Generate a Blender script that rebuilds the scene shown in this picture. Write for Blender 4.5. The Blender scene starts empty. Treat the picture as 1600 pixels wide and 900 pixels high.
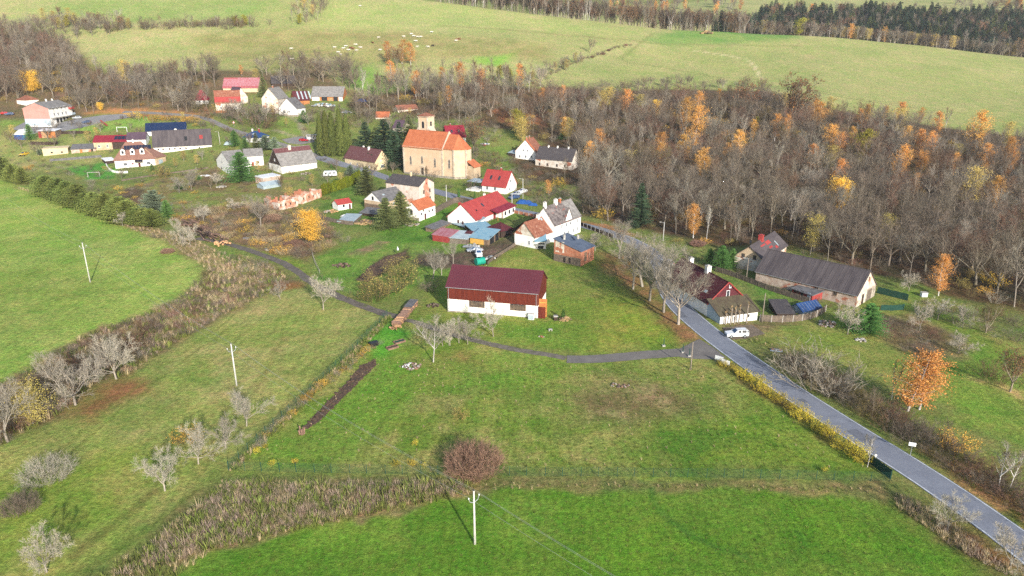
import bpy, math, random
import numpy as np
from mathutils import Vector, Matrix
random.seed(7)
R = np.random.default_rng(11)
sc = bpy.context.scene
col = sc.collection
# ------------------------------------------------------------------ camera, sky, sun, exposure
CAM_H = 60.0
PITCH = math.radians(19.1)
FPX = 1109.0                                    # focal length in pixels of a 1600 px wide frame
cam_d = bpy.data.cameras.new('camera')
cam_d.sensor_width = 36.0
cam_d.lens = FPX / 1600 * 36.0
cam_d.clip_start = 0.5
cam_d.clip_end = 9000
cam = bpy.data.objects.new('camera', cam_d)
col.objects.link(cam)
cam.location = (0, 0, CAM_H)
cam.rotation_euler = (math.pi / 2 - PITCH, 0, 0)
sc.camera = cam
SUN_EL = math.radians(22)
SUN_DIR = Vector((0.40 * math.cos(SUN_EL), -0.9165 * math.cos(SUN_EL), math.sin(SUN_EL)))   # towards the sun
w = bpy.data.worlds.new('World')
sc.world = w
w.use_nodes = True
nt = w.node_tree
bg = nt.nodes['Background']
sky = nt.nodes.new('ShaderNodeTexSky')
sky.sky_type = 'NISHITA'
sky.sun_disc = False
sky.sun_elevation = SUN_EL
sky.sun_rotation = math.atan2(SUN_DIR.x, SUN_DIR.y)
sky.dust_density = 1.5
nt.links.new(sky.outputs[0], bg.inputs[0])
bg.inputs[1].default_value = 0.15
sun_d = bpy.data.lights.new('sun', 'SUN')
sun_d.energy = 4.6
sun_d.angle = math.radians(0.6)
sun_d.color = (1.0, 0.955, 0.89)
sun = bpy.data.objects.new('sun', sun_d)
col.objects.link(sun)
sun.rotation_euler = (-SUN_DIR).to_track_quat('-Z', 'Y').to_euler()
sc.view_settings.view_transform = 'Standard'
sc.view_settings.look = 'None'
sc.view_settings.gamma = 1
sc.view_settings.exposure = 0.56
sc.render.engine = 'CYCLES'
sc.cycles.max_bounces = 4
sc.cycles.diffuse_bounces = 2
sc.cycles.glossy_bounces = 2
sc.cycles.transparent_max_bounces = 8
sc.cycles.volume_bounces = 0
sc.cycles.use_denoising = False
# ------------------------------------------------------------------ helpers
def lin(c):
 c = np.asarray(c, float) / 255.0
 return np.where(c <= 0.04045, c / 12.92, ((c + 0.055) / 1.055) ** 2.4)
def tag(o, label=None, cat=None, group=None, kind=None):
 if label: o['label'] = label
 if cat: o['category'] = cat
 if group: o['group'] = group
 if kind: o['kind'] = kind
 return o
def empty(name, loc, rz=0.0, label=None, cat=None, group=None):
 o = bpy.data.objects.new(name, None)
 o.empty_display_size = 0.5
 col.objects.link(o)
 o.location = loc
 o.rotation_euler = (0, 0, rz)
 return tag(o, label, cat, group)
class MB:
 """collects vertices and faces, then links them as one mesh object"""
 def __init__(s):
  s.v = []; s.f = []; s.m = []
 def poly(s, pts, mi=0):
  n = len(s.v)
  s.v += [tuple(p) for p in pts]
  s.f.append(tuple(range(n, n + len(pts)))); s.m.append(mi)
 def faces(s, pts, fs, mi=0):
  n = len(s.v)
  s.v += [tuple(p) for p in pts]
  for f in fs:
   s.f.append(tuple(n + i for i in f)); s.m.append(mi)
 def box(s, x0, y0, z0, x1, y1, z1, mi=0):
  s.faces([(x0, y0, z0), (x1, y0, z0), (x1, y1, z0), (x0, y1, z0), (x0, y0, z1), (x1, y0, z1), (x1, y1, z1), (x0, y1, z1)],
    [(0, 3, 2, 1), (4, 5, 6, 7), (0, 1, 5, 4), (1, 2, 6, 5), (2, 3, 7, 6), (3, 0, 4, 7)], mi)
 def slab(s, pts, t, mi=0):
  """a sheet of corner points given a thickness t downwards"""
  n = len(pts)
  up = [tuple(p) for p in pts]
  dn = [(p[0], p[1], p[2] - t) for p in pts]
  fs = [tuple(range(n)), tuple(range(2 * n - 1, n - 1, -1))]
  for i in range(n):
   j = (i + 1) % n
   fs.append((i, n + i, n + j, j))
  s.faces(up + dn, fs, mi)
 def tube(s, p0, p1, r0, r1=None, n=6, mi=0, cap=True):
  p0 = np.array(p0, float); p1 = np.array(p1, float)
  r1 = r0 if r1 is None else r1
  d = p1 - p0; d /= (np.linalg.norm(d) + 1e-9)
  a = np.cross(d, (0, 0, 1.0) if abs(d[2]) < 0.9 else (1.0, 0, 0)); a /= np.linalg.norm(a)
  b = np.cross(d, a)
  P = []
  for (c, r) in ((p0, r0), (p1, r1)):
   for k in range(n):
    t = 2 * math.pi * k / n
    P.append(c + r * (math.cos(t) * a + math.sin(t) * b))
  fs = [(k, (k + 1) % n, n + (k + 1) % n, n + k) for k in range(n)]
  if cap:
   fs += [tuple(range(n - 1, -1, -1)), tuple(range(n, 2 * n))]
  s.faces(P, fs, mi)
 def lathe(s, prof, n=12, c=(0, 0, 0), mi=0):
  P = []
  for (r, z) in prof:
   for k in range(n):
    t = 2 * math.pi * k / n
    P.append((c[0] + r * math.cos(t), c[1] + r * math.sin(t), c[2] + z))
  fs = []
  for i in range(len(prof) - 1):
   for k in range(n):
    fs.append((i * n + k, i * n + (k + 1) % n, (i + 1) * n + (k + 1) % n, (i + 1) * n + k))
  fs.append(tuple(range(n - 1, -1, -1)))
  fs.append(tuple(range((len(prof) - 1) * n, len(prof) * n)))
  s.faces(P, fs, mi)
 def mesh(s, name, mats, smooth=False):
  me = bpy.data.meshes.new(name)
  me.from_pydata(s.v, [], s.f)
  for m in (mats if isinstance(mats, (list, tuple)) else [mats]):
   me.materials.append(m)
  if any(s.m):
   me.polygons.foreach_set('material_index', s.m)
  if smooth:
   me.polygons.foreach_set('use_smooth', [True] * len(me.polygons))
  me.update()
  return me
 def build(s, name, mats, parent=None, loc=None, smooth=False, rz=None):
  return put(name, s.mesh(name, mats, smooth), parent, loc, rz)
def put(name, me, parent=None, loc=None, rz=None, scale=None):
 o = bpy.data.objects.new(name, me)
 col.objects.link(o)
 if parent: o.parent = parent
 if loc is not None: o.location = loc
 if rz is not None: o.rotation_euler = (0, 0, rz)
 if scale is not None: o.scale = scale
 return o
def copy_tree(o, parent=None):
 c = o.copy()
 col.objects.link(c)
 c.parent = parent
 for ch in o.children:
  copy_tree(ch, c)
 return c
# ------------------------------------------------------------------ the lie of the land
def vnoise(x, y, seed=0):
 """smooth value noise in 0..1 on numpy arrays"""
 xi = np.floor(x).astype(np.int64); yi = np.floor(y).astype(np.int64)
 fx = x - xi; fy = y - yi
 fx = fx * fx * (3 - 2 * fx); fy = fy * fy * (3 - 2 * fy)
 def h(a, b):
  n = (a * 374761393 + b * 668265263 + seed * 974634777) & 0x7fffffff
  n = ((n ^ (n >> 13)) * 1274126177) & 0x7fffffff
  return ((n ^ (n >> 16)) & 0xffff) / 65535.0
 return (h(xi, yi) * (1 - fx) + h(xi + 1, yi) * fx) * (1 - fy) + (h(xi, yi + 1) * (1 - fx) + h(xi + 1, yi + 1) * fx) * fy
def fbm(x, y, seed=0, oct=4):
 s = 0; a = 0.5; t = 0
 for i in range(oct):
  s = s + a * vnoise(x, y, seed + i * 17); t += a
  x = x * 2.03 + 5.1; y = y * 2.03 + 9.7; a *= 0.55
 return s / t
def sstep(a, b, x):
 t = np.clip((x - a) / (b - a), 0, 1)
 return t * t * (3 - 2 * t)
def table(ctrl, lo, hi, step, sig):
 xs = np.arange(lo, hi, step)
 v = np.interp(xs, [c[0] for c in ctrl], [c[1] for c in ctrl])
 k = np.exp(-0.5 * (np.arange(-4 * sig, 4 * sig + step, step) / sig) ** 2); k /= k.sum()
 pad = len(k) // 2
 vv = np.concatenate([np.full(pad, v[0]), v, np.full(pad, v[-1])])
 return xs, np.convolve(vv, k, 'same')[pad:-pad]
BX, BZ = table([(-300, 0), (150, 0), (250, 1.0), (330, 4.0), (380, 8), (2500, 8)], -300, 3000, 2, 16)
# share of the climb from the valley (y about 350) to the crest of the far fields (y about 680)
SX, SZ = table([(0, 0), (340, 0), (420, 0.13), (520, 0.40), (600, 0.68), (690, 1.02), (3000, 1.02)], 0, 3000, 2, 12)
def _ridge(px, py, Y=680.0):
 dx = (px - 800) / FPX; dy = (450 - py) / FPX
 d = np.array([dx, math.cos(PITCH) + dy * math.sin(PITCH), -math.sin(PITCH) + dy * math.cos(PITCH)])
 t = Y / d[1]
 return d[0] * t, CAM_H + d[2] * t
_rp = [_ridge(*p) for p in ((660, -2), (760, 12), (880, 27), (1000, 41), (1040, 46), (1300, 58), (1450, 73), (1600, 91))]
RX, RZ = table([(-900, 150), (-500, 128), (-250, 112)] + _rp + [(_rp[-1][0] + 200, _rp[-1][1] - 14), (1500, 20)], -900, 1500, 4, 12)
RZ = RZ + 1.5
FX, FZ = table([(600, 10), (745, 20), (800, 46), (900, 84), (1000, 104), (1300, 160), (2000, 270), (3200, 400)], 600, 3200, 4, 30)
def ground_z(x, y):
 x = np.asarray(x, float); y = np.asarray(y, float)
 b = np.interp(y, BX, BZ)
 s = np.interp(y, SX, SZ)
 r = np.interp(x * 680.0 / np.maximum(y, 400.0), RX, RZ)
 near = b + s * (r - 8.0)
 past = np.maximum(y - 680, 0)
 slope = -0.30 + 0.42 * sstep(-60, -190, x * 680.0 / np.maximum(y, 400.0))
 near = near + past * slope
 far = np.where(y > 690, np.interp(y, FX, FZ), -100.0)
 k = 6.0
 z = np.where(y > 690, k * np.logaddexp(near / k, far / k), near)
 z = z + (fbm(x / 45, y / 45, 3, 3) - 0.5) * 1.2 * sstep(60, 140, y)
 z = z + (fbm(x / 160, y / 160, 5, 2) - 0.5) * (9 * sstep(330, 480, y) * sstep(660, 560, y) + 14 * sstep(800, 1000, y))
 return z
CF = np.array([0, math.cos(PITCH), -math.sin(PITCH)])
CU = np.array([0, math.sin(PITCH), math.cos(PITCH)])
def P(px, py, lift=0.0):
 """the point of the ground that the photograph's pixel (of 1600 x 900) shows"""
 d = np.array([1.0, 0, 0]) * ((px - 800) / FPX) + CU * ((450 - py) / FPX) + CF
 t = np.concatenate([np.arange(30, 400, 4.0), np.arange(400, 3200, 8.0)])
 q = d[None] * t[:, None]
 g = CAM_H + q[:, 2] - ground_z(q[:, 0], q[:, 1])
 i = np.where(g < 0)[0]
 if len(i) == 0:
  i = [len(t) - 1]
 a, b = t[max(i[0] - 1, 0)], t[i[0]]
 for _ in range(24):
  m = (a + b) / 2
  z = CAM_H + d[2] * m - float(ground_z(d[0] * m, d[1] * m))
  if z < 0: b = m
  else: a = m
 x, y = float(d[0] * b), float(d[1] * b)
 return np.array([x, y, float(ground_z(x, y)) + lift])
def to_px(p):
 p = np.asarray(p, float)
 q = p - np.array([0, 0, CAM_H])
 zc = q @ CF
 return 800 + FPX * q[..., 0] / zc, 450 - FPX * (q @ CU) / zc
def height_to(base, py):
 """height above the point base at which a vertical reaches the pixel row py"""
 lo, hi = 0.0, 60.0
 for _ in range(40):
  m = (lo + hi) / 2
  if to_px(np.array([base[0], base[1], base[2] + m]))[1] > py: lo = m
  else: hi = m
 return lo
def gz(x, y):
 return float(ground_z(x, y))
def inside(poly, x, y):
 x = np.asarray(x, float); y = np.asarray(y, float)
 r = np.zeros(x.shape, bool)
 n = len(poly)
 for i in range(n):
  x0, y0 = poly[i][0], poly[i][1]; x1, y1 = poly[(i + 1) % n][0], poly[(i + 1) % n][1]
  c = ((y0 > y) != (y1 > y))
  if y1 != y0:
   r ^= c & (x < (x1 - x0) * (y - y0) / (y1 - y0) + x0)
 return r
def world_poly(pts):
 return [tuple(P(*p)[:2]) for p in pts]
def line_world(pts, step=1.5):
 """pixel polyline -> evenly spaced ground points, corners rounded"""
 W = np.array([P(*p)[:2] for p in pts])
 for _ in range(2):                                   # corner cutting
  Q = [W[0]]
  for a, b in zip(W[:-1], W[1:]):
   Q += [a * .75 + b * .25, a * .25 + b * .75]
  Q.append(W[-1]); W = np.array(Q)
 L = np.concatenate([[0], np.cumsum(np.linalg.norm(np.diff(W, axis=0), axis=1))])
 s = np.arange(0, L[-1], step)
 return np.stack([np.interp(s, L, W[:, 0]), np.interp(s, L, W[:, 1])], 1)
def dist_line(W, x, y):
 """distance from points to a polyline (numpy)"""
 d = np.full(x.shape, 1e9)
 for a, b in zip(W[:-1], W[1:]):
  e = b - a; l2 = max((e ** 2).sum(), 1e-9)
  t = np.clip(((x - a[0]) * e[0] + (y - a[1]) * e[1]) / l2, 0, 1)
  d = np.minimum(d, np.hypot(x - a[0] - t * e[0], y - a[1] - t * e[1]))
 return d
# ------------------------------------------------------------------ materials
def node_mat(name):
 m = bpy.data.materials.new(name)
 m.use_nodes = True
 t = m.node_tree
 return m, t, t.nodes['Principled BSDF'], t.nodes.new, t.links.new
def mat(name, c, c2=None, scale=1.0, rough=0.85, bump=0.0, lo=0.4, hi=0.6, k=0.6, spec=0.25, metal=0.0, stretch=(1, 1, 1), fine=0.12, raw=False, c3=None, lo3=0.6, hi3=0.7):
 """rough mottled surface: base colour c (as a photograph shows it), patches of c2, fine variation everywhere"""
 m, t, b, N, L = node_mat(name)
 f = (lambda q: tuple(np.asarray(q, float)) if raw else tuple(lin(q) * k))
 tc = N('ShaderNodeTexCoord'); mp = N('ShaderNodeMapping'); mp.inputs['Scale'].default_value = stretch
 L(tc.outputs['Object'], mp.inputs[0])
 n1 = N('ShaderNodeTexNoise'); n1.inputs['Scale'].default_value = scale; n1.inputs['Detail'].default_value = 6; n1.inputs['Roughness'].default_value = 0.65
 L(mp.outputs[0], n1.inputs['Vector'])
 mix = N('ShaderNodeMix'); mix.data_type = 'RGBA'
 mix.inputs[6].default_value = (*f(c), 1); mix.inputs[7].default_value = (*f(c2 if c2 is not None else c), 1)
 r = N('ShaderNodeMapRange'); r.inputs[1].default_value = lo; r.inputs[2].default_value = hi
 L(n1.outputs[0], r.inputs[0]); L(r.outputs[0], mix.inputs[0])
 out = mix.outputs[2]
 if c3 is not None:
  n3 = N('ShaderNodeTexNoise'); n3.inputs['Scale'].default_value = scale * 0.7; n3.inputs['Detail'].default_value = 7
  a3 = N('ShaderNodeVectorMath'); a3.inputs[1].default_value = (13.1, 7.7, 3.3)
  L(mp.outputs[0], a3.inputs[0]); L(a3.outputs[0], n3.inputs['Vector'])
  r3 = N('ShaderNodeMapRange'); r3.inputs[1].default_value = lo3; r3.inputs[2].default_value = hi3
  L(n3.outputs[0], r3.inputs[0])
  m3 = N('ShaderNodeMix'); m3.data_type = 'RGBA'; m3.inputs[7].default_value = (*f(c3), 1)
  L(r3.outputs[0], m3.inputs[0]); L(out, m3.inputs[6]); out = m3.outputs[2]
 n2 = N('ShaderNodeTexNoise'); n2.inputs['Scale'].default_value = max(scale * 5, 4); n2.inputs['Detail'].default_value = 4
 L(mp.outputs[0], n2.inputs['Vector'])
 r2 = N('ShaderNodeMapRange'); r2.inputs[1].default_value = 0.3; r2.inputs[2].default_value = 0.7
 r2.inputs[3].default_value = 1 - fine; r2.inputs[4].default_value = 1 + fine
 L(n2.outputs[0], r2.inputs[0])
 mul = N('ShaderNodeMix'); mul.data_type = 'RGBA'; mul.blend_type = 'MULTIPLY'; mul.inputs[0].default_value = 1
 L(out, mul.inputs[6]); L(r2.outputs[0], mul.inputs[7]); L(mul.outputs[2], b.inputs['Base Color'])
 b.inputs['Roughness'].default_value = rough
 b.inputs['Specular IOR Level'].default_value = spec
 b.inputs['Metallic'].default_value = metal
 if bump:
  bp = N('ShaderNodeBump'); bp.inputs['Strength'].default_value = 0.6; bp.inputs['Distance'].default_value = bump
  L(n2.outputs[0], bp.inputs['Height']); L(bp.outputs[0], b.inputs['Normal'])
 return m
def leaf_mat(name, c, c2, k=0.7, trans=0.25):
 """leaves: colour varies from leaf to leaf and from tree to tree"""
 m, t, b, N, L = node_mat(name)
 g = N('ShaderNodeNewGeometry'); oi = N('ShaderNodeObjectInfo')
 mix = N('ShaderNodeMix'); mix.data_type = 'RGBA'
 mix.inputs[6].default_value = (*lin(c) * k, 1); mix.inputs[7].default_value = (*lin(c2) * k, 1)
 L(g.outputs['Random Per Island'], mix.inputs[0])
 hs = N('ShaderNodeHueSaturation')
 r1 = N('ShaderNodeMapRange'); r1.inputs[3].default_value = 0.7; r1.inputs[4].default_value = 1.3
 L(oi.outputs['Random'], r1.inputs[0]); L(r1.outputs[0], hs.inputs['Value'])
 r2 = N('ShaderNodeMapRange'); r2.inputs[3].default_value = 0.488; r2.inputs[4].default_value = 0.512
 mu = N('ShaderNodeMath'); mu.operation = 'MULTIPLY'; mu.inputs[1].default_value = 7.31
 fr = N('ShaderNodeMath'); fr.operation = 'FRACT'
 L(oi.outputs['Random'], mu.inputs[0]); L(mu.outputs[0], fr.inputs[0]); L(fr.outputs[0], r2.inputs[0]); L(r2.outputs[0], hs.inputs['Hue'])
 L(mix.outputs[2], hs.inputs['Color'])
 b.inputs['Roughness'].default_value = 0.8; b.inputs['Specular IOR Level'].default_value = 0.1
 L(hs.outputs[0], b.inputs['Base Color'])
 if trans:
  tr = N('ShaderNodeBsdfTranslucent'); L(hs.outputs[0], tr.inputs[0])
  ms = N('ShaderNodeMixShader'); ms.inputs[0].default_value = trans
  L(b.outputs[0], ms.inputs[1]); L(tr.outputs[0], ms.inputs[2]); L(ms.outputs[0], t.nodes['Material Output'].inputs[0])
 return m
def glass_mat(name, c=(0.03, 0.035, 0.045), rough=0.08):
 m, t, b, N, L = node_mat(name)
 b.inputs['Base Color'].default_value = (*c, 1); b.inputs['Roughness'].default_value = rough; b.inputs['Specular IOR Level'].default_value = 0.6
 return m
M = {}
M['pane'] = glass_mat('window_glass')
M['white_plaster'] = mat('white_plaster', (238, 236, 230), (214, 208, 198), 0.6, k=0.92, lo=0.5, hi=0.75, fine=0.05)
M['old_plaster'] = mat('old_plaster', (226, 218, 204), (186, 160, 134), 0.5, k=0.8, lo=0.45, hi=0.7, fine=0.1, c3=(176, 108, 82), lo3=0.62, hi3=0.66)
M['peeling'] = mat('peeling_plaster', (228, 216, 204), (206, 190, 174), 0.45, k=0.8, fine=0.12, c3=(196, 138, 114), lo3=0.57, hi3=0.64)
M['ochre_plaster'] = mat('ochre_church_plaster', (244, 214, 182), (234, 200, 166), 0.25, k=0.66, fine=0.06, bump=0.01)
M['pale_plaster'] = mat('pale_church_trim', (232, 216, 196), (206, 188, 166), 0.8, k=0.66)
M['plinth'] = mat('damp_plinth', (196, 186, 170), (146, 136, 122), 1.2, k=0.7, fine=0.15)
M['cream'] = mat('cream_plaster', (232, 212, 172), (218, 196, 158), 0.5, k=0.75)
M['beige'] = mat('beige_plaster', (222, 198, 166), (196, 170, 140), 0.4, k=0.72, fine=0.08)
M['pink'] = mat('salmon_render', (226, 160, 150), (218, 150, 140), 0.3, k=0.68, fine=0.04)
M['pale_blue'] = mat('pale_blue_render_and_shade', (196, 212, 224), (180, 196, 208), 0.6, k=0.75)
M['ruin'] = mat('ruined_brick_plaster', (222, 176, 150), (196, 130, 102), 0.7, k=0.68, fine=0.15, c3=(236, 220, 204), lo3=0.52, hi3=0.6)
M['brick'] = mat('red_brick', (212, 146, 116), (192, 120, 92), 1.4, k=0.62, fine=0.2, bump=0.02, c3=(206, 160, 136), lo3=0.58, hi3=0.68)
M['stone'] = mat('rubble_stone', (146, 130, 114), (110, 98, 88), 2.2, k=0.62, fine=0.25, bump=0.05)
M['brick_stone'] = mat('old_brick_and_stone', (222, 204, 188), (190, 164, 146), 0.8, k=0.66, fine=0.2, bump=0.04, c3=(190, 124, 98), lo3=0.58, hi3=0.64)
M['orange_tile'] = mat('orange_roof_tile', (230, 138, 94), (212, 122, 82), 0.6, k=0.54, fine=0.12, rough=0.75)
M['red_tile'] = mat('bright_red_roof', (214, 88, 82), (198, 78, 74), 0.5, k=0.5, fine=0.08, rough=0.6, spec=0.35)
M['crimson'] = mat('crimson_sheet_roof', (184, 56, 74), (168, 48, 66), 0.4, k=0.48, fine=0.07, rough=0.55)
M['terracotta'] = mat('old_terracotta_tile', (190, 128, 102), (160, 98, 78), 1.2, k=0.52, fine=0.2, c3=(206, 160, 136), lo3=0.6, hi3=0.68)
M['maroon'] = mat('maroon_standing_seam', (122, 60, 72), (116, 56, 68), 0.12, k=0.5, fine=0.03, rough=0.5, spec=0.4)
M['dark_maroon'] = mat('dark_maroon_tile', (122, 58, 66), (98, 46, 54), 1.5, k=0.5, fine=0.2)
M['speckled_maroon'] = mat('speckled_maroon_tile', (128, 82, 84), (170, 140, 140), 1.8, k=0.5, fine=0.25, lo=0.55, hi=0.68)
M['grey_slate'] = mat('grey_slate', (150, 148, 148), (120, 118, 120), 0.9, k=0.52, fine=0.12)
M['light_slate'] = mat('light_grey_shingle', (176, 172, 168), (146, 142, 138), 0.9, k=0.55, fine=0.16)
M['patchy_slate'] = mat('patchy_old_slate', (166, 156, 152), (112, 102, 102), 1.0, k=0.52, fine=0.2, c3=(176, 126, 118), lo3=0.6, hi3=0.64)
M['dark_slate'] = mat('dark_slate', (98, 92, 94), (128, 120, 116), 0.9, k=0.5, fine=0.2, lo=0.5, hi=0.75)
M['brown_fibre'] = mat('brown_grey_fibre_sheet', (120, 111, 112), (100, 92, 95), 0.5, k=0.5, fine=0.12, stretch=(1.6, 0.3, 0.3))
M['brown_tile'] = mat('brown_roof_tile', (174, 132, 116), (158, 116, 102), 0.7, k=0.54, fine=0.08)
M['purple_roof'] = mat('purple_grey_sheet', (122, 98, 112), (108, 86, 102), 0.6, k=0.5)
M['navy'] = mat('navy_sheet_roof', (40, 62, 104), (36, 56, 96), 0.3, k=0.5, fine=0.04, rough=0.5)
M['blue_black'] = mat('blue_black_felt_roof', (122, 136, 158), (104, 118, 140), 0.6, k=0.5, fine=0.08)
M['blue_sheet'] = mat('faded_blue_sheet', (140, 190, 214), (168, 204, 218), 0.5, k=0.58, fine=0.06, stretch=(1, 3, 1))
M['pale_sheet'] = mat('pale_corrugated_sheet', (196, 212, 218), (176, 194, 202), 0.5, k=0.62, fine=0.06)
M['blue_roof'] = mat('blue_tile_roof', (58, 96, 156), (48, 84, 142), 0.5, k=0.5)
M['pink_sheet'] = mat('rusty_pink_sheet', (206, 150, 160), (190, 110, 116), 0.7, k=0.58, stretch=(3, 0.6, 1))
M['red_paint'] = mat('red_painted_board', (196, 84, 80), (176, 70, 66), 0.7, k=0.55, fine=0.1)
M['barn_board'] = mat('rust_red_barn_board', (132, 56, 40), (110, 44, 32), 0.6, k=0.55, fine=0.12, stretch=(3, 1, 0.4))
M['weathered_wood'] = mat('weathered_timber', (164, 140, 116), (120, 100, 84), 1.5, k=0.58, fine=0.2)
M['dark_wood'] = mat('dark_brown_timber', (92, 74, 64), (70, 56, 48), 1.5, k=0.55, fine=0.15)
M['grey_wood'] = mat('grey_fence_board', (150, 134, 118), (116, 104, 94), 1.5, k=0.58, fine=0.2)
M['yellow_wood'] = mat('fresh_yellow_timber', (238, 190, 96), (226, 174, 84), 1.0, k=0.65)
M['orange_wood'] = mat('orange_stained_timber', (226, 150, 90), (206, 128, 72), 1.0, k=0.6)
M['straw'] = mat('straw_and_reed', (206, 176, 128), (176, 146, 102), 2.0, k=0.6, fine=0.2)
M['log_bark'] = mat('split_log', (178, 142, 122), (140, 110, 96), 2.0, k=0.58, fine=0.25)
M['log_end'] = mat('fresh_log_end', (232, 188, 140), (214, 160, 116), 2.0, k=0.66)
M['concrete'] = mat('pale_concrete', (206, 202, 194), (180, 176, 168), 0.8, k=0.68, fine=0.08)
M['pole_concrete'] = mat('whitish_concrete_pole', (226, 224, 218), (204, 202, 196), 0.8, k=0.72, fine=0.06)
M['pole_wood'] = mat('grey_wood_pole', (176, 164, 150), (146, 134, 120), 0.8, k=0.62)
M['metal'] = mat('galvanised_steel', (186, 190, 192), (160, 164, 168), 1.0, k=0.6, rough=0.5)
M['white_paint'] = mat('white_paint', (236, 238, 240), (226, 228, 230), 0.5, k=0.85, rough=0.4, fine=0.02)
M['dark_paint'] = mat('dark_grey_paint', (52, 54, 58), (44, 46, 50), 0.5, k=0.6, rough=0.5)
M['green_paint'] = mat('dark_green_coating', (44, 92, 78), (38, 80, 68), 0.5, k=0.6)
M['turquoise'] = mat('turquoise_plastic', (44, 186, 160), (36, 170, 148), 0.5, k=0.6, rough=0.45, fine=0.03)
M['blue_tarp'] = mat('blue_tarpaulin', (52, 110, 190), (44, 96, 172), 1.0, k=0.6, fine=0.1)
M['tyre'] = mat('tyre_rubber', (38, 38, 40), (30, 30, 32), 1.0, k=0.6)
M['red_gloss'] = mat('red_car_paint', (196, 34, 44), (190, 30, 40), 0.3, k=0.6, rough=0.3, spec=0.5, fine=0.02)
M['blue_gloss'] = mat('blue_car_paint', (70, 98, 140), (64, 90, 132), 0.3, k=0.6, rough=0.3, spec=0.5, fine=0.02)
M['silver_gloss'] = mat('silver_car_paint', (190, 196, 202), (184, 190, 196), 0.3, k=0.65, rough=0.3, spec=0.5, fine=0.02)
M['car_glass'] = glass_mat('car_window_glass', (0.02, 0.05, 0.12), 0.1)
M['solar'] = glass_mat('solar_cell', (0.012, 0.016, 0.035), 0.25)
M['red_sign'] = mat('red_sign_paint', (206, 50, 60), (200, 46, 56), 0.5, k=0.6)
M['yellow_paint'] = mat('yellow_plastic', (226, 190, 60), (220, 180, 50), 0.5, k=0.65)
M['wire'] = mat('aluminium_wire', (196, 200, 196), None, 1, k=0.7, rough=0.5)
M['soil'] = mat('dark_soil', (122, 98, 80), (96, 78, 66), 1.2, k=0.6, fine=0.3, bump=0.06)
M['rubble'] = mat('broken_stone', (206, 196, 186), (160, 146, 136), 2.5, k=0.62, fine=0.2)
M['cow_white'] = mat('cream_cow_hide', (236, 230, 220), (222, 212, 198), 0.8, k=0.75)
M['cow_brown'] = mat('red_brown_cow_hide', (150, 92, 66), (120, 74, 54), 0.8, k=0.6)
M['cow_dark'] = mat('dark_cow_hide', (70, 58, 52), (52, 44, 40), 0.8, k=0.6)
M['cloth_blue'] = mat('blue_cloth', (70, 100, 160), (60, 90, 150), 1.0, k=0.6)
# ------------------------------------------------------------------ ground sheet with its plant cover, soil and litter
def ground_material():
 m, t, b, N, L = node_mat('meadow_ground')
 at = N('ShaderNodeAttribute'); at.attribute_name = 'cover'
 ge = N('ShaderNodeNewGeometry')
 def noise(scale, det, vec=None, ro=0.6):
  n = N('ShaderNodeTexNoise'); n.inputs['Scale'].default_value = scale; n.inputs['Detail'].default_value = det; n.inputs['Roughness'].default_value = ro
  L(vec if vec is not None else ge.outputs['Position'], n.inputs['Vector']); return n.outputs[0]
 def rng(s, a, c, lo=0.3, hi=0.7):
  r = N('ShaderNodeMapRange'); r.inputs[1].default_value = lo; r.inputs[2].default_value = hi; r.inputs[3].default_value = a; r.inputs[4].default_value = c
  L(s, r.inputs[0]); return r.outputs[0]
 def mul(a, c):
  q = N('ShaderNodeMix'); q.data_type = 'RGBA'; q.blend_type = 'MULTIPLY'; q.inputs[0].default_value = 1; L(a, q.inputs[6]); L(c, q.inputs[7]); return q.outputs[2]
 mp = N('ShaderNodeMapping'); mp.inputs['Scale'].default_value = (1.4, 0.12, 1); mp.inputs['Rotation'].default_value = (0, 0, 0.12)
 L(ge.outputs['Position'], mp.inputs[0])
 clump = noise(1.3, 8, None, 0.75)
 fine = noise(4.5, 5, None, 0.7)
 streak = noise(0.9, 5, mp.outputs[0], 0.65)
 broad = noise(0.11, 4)
 c = mul(at.outputs['Color'], rng(clump, 0.5, 1.5))
 c = mul(c, rng(fine, 0.7, 1.3))
 c = mul(c, rng(streak, 0.84, 1.16))
 # dry and lush patches within the sward
 ramp = N('ShaderNodeMix'); ramp.data_type = 'RGBA'; ramp.inputs[6].default_value = (0.9, 1.0, 0.86, 1); ramp.inputs[7].default_value = (1.1, 1.0, 1.12, 1)
 L(rng(broad, 0, 1, 0.35, 0.65), ramp.inputs[0])
 c = mul(c, ramp.outputs[2])
 ramp2 = N('ShaderNodeMix'); ramp2.data_type = 'RGBA'; ramp2.inputs[6].default_value = (0.85, 1.0, 0.85, 1); ramp2.inputs[7].default_value = (1.18, 1.02, 1.1, 1)
 L(rng(noise(0.55, 6, None, 0.7), 0, 1, 0.38, 0.62), ramp2.inputs[0])
 c = mul(c, ramp2.outputs[2])
 L(c, b.inputs['Base Color'])
 b.inputs['Roughness'].default_value = 0.95; b.inputs['Specular IOR Level'].default_value = 0.05
 ad = N('ShaderNodeMath'); ad.operation = 'MULTIPLY_ADD'; ad.inputs[1].default_value = 0.45
 L(fine, ad.inputs[0]); L(clump, ad.inputs[2])
 bp = N('ShaderNodeBump'); bp.inputs['Strength'].default_value = 0.85; bp.inputs['Distance'].default_value = 0.36
 L(ad.outputs[0], bp.inputs['Height']); L(bp.outputs[0], b.inputs['Normal'])
 return m
GK = 0.84
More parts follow.
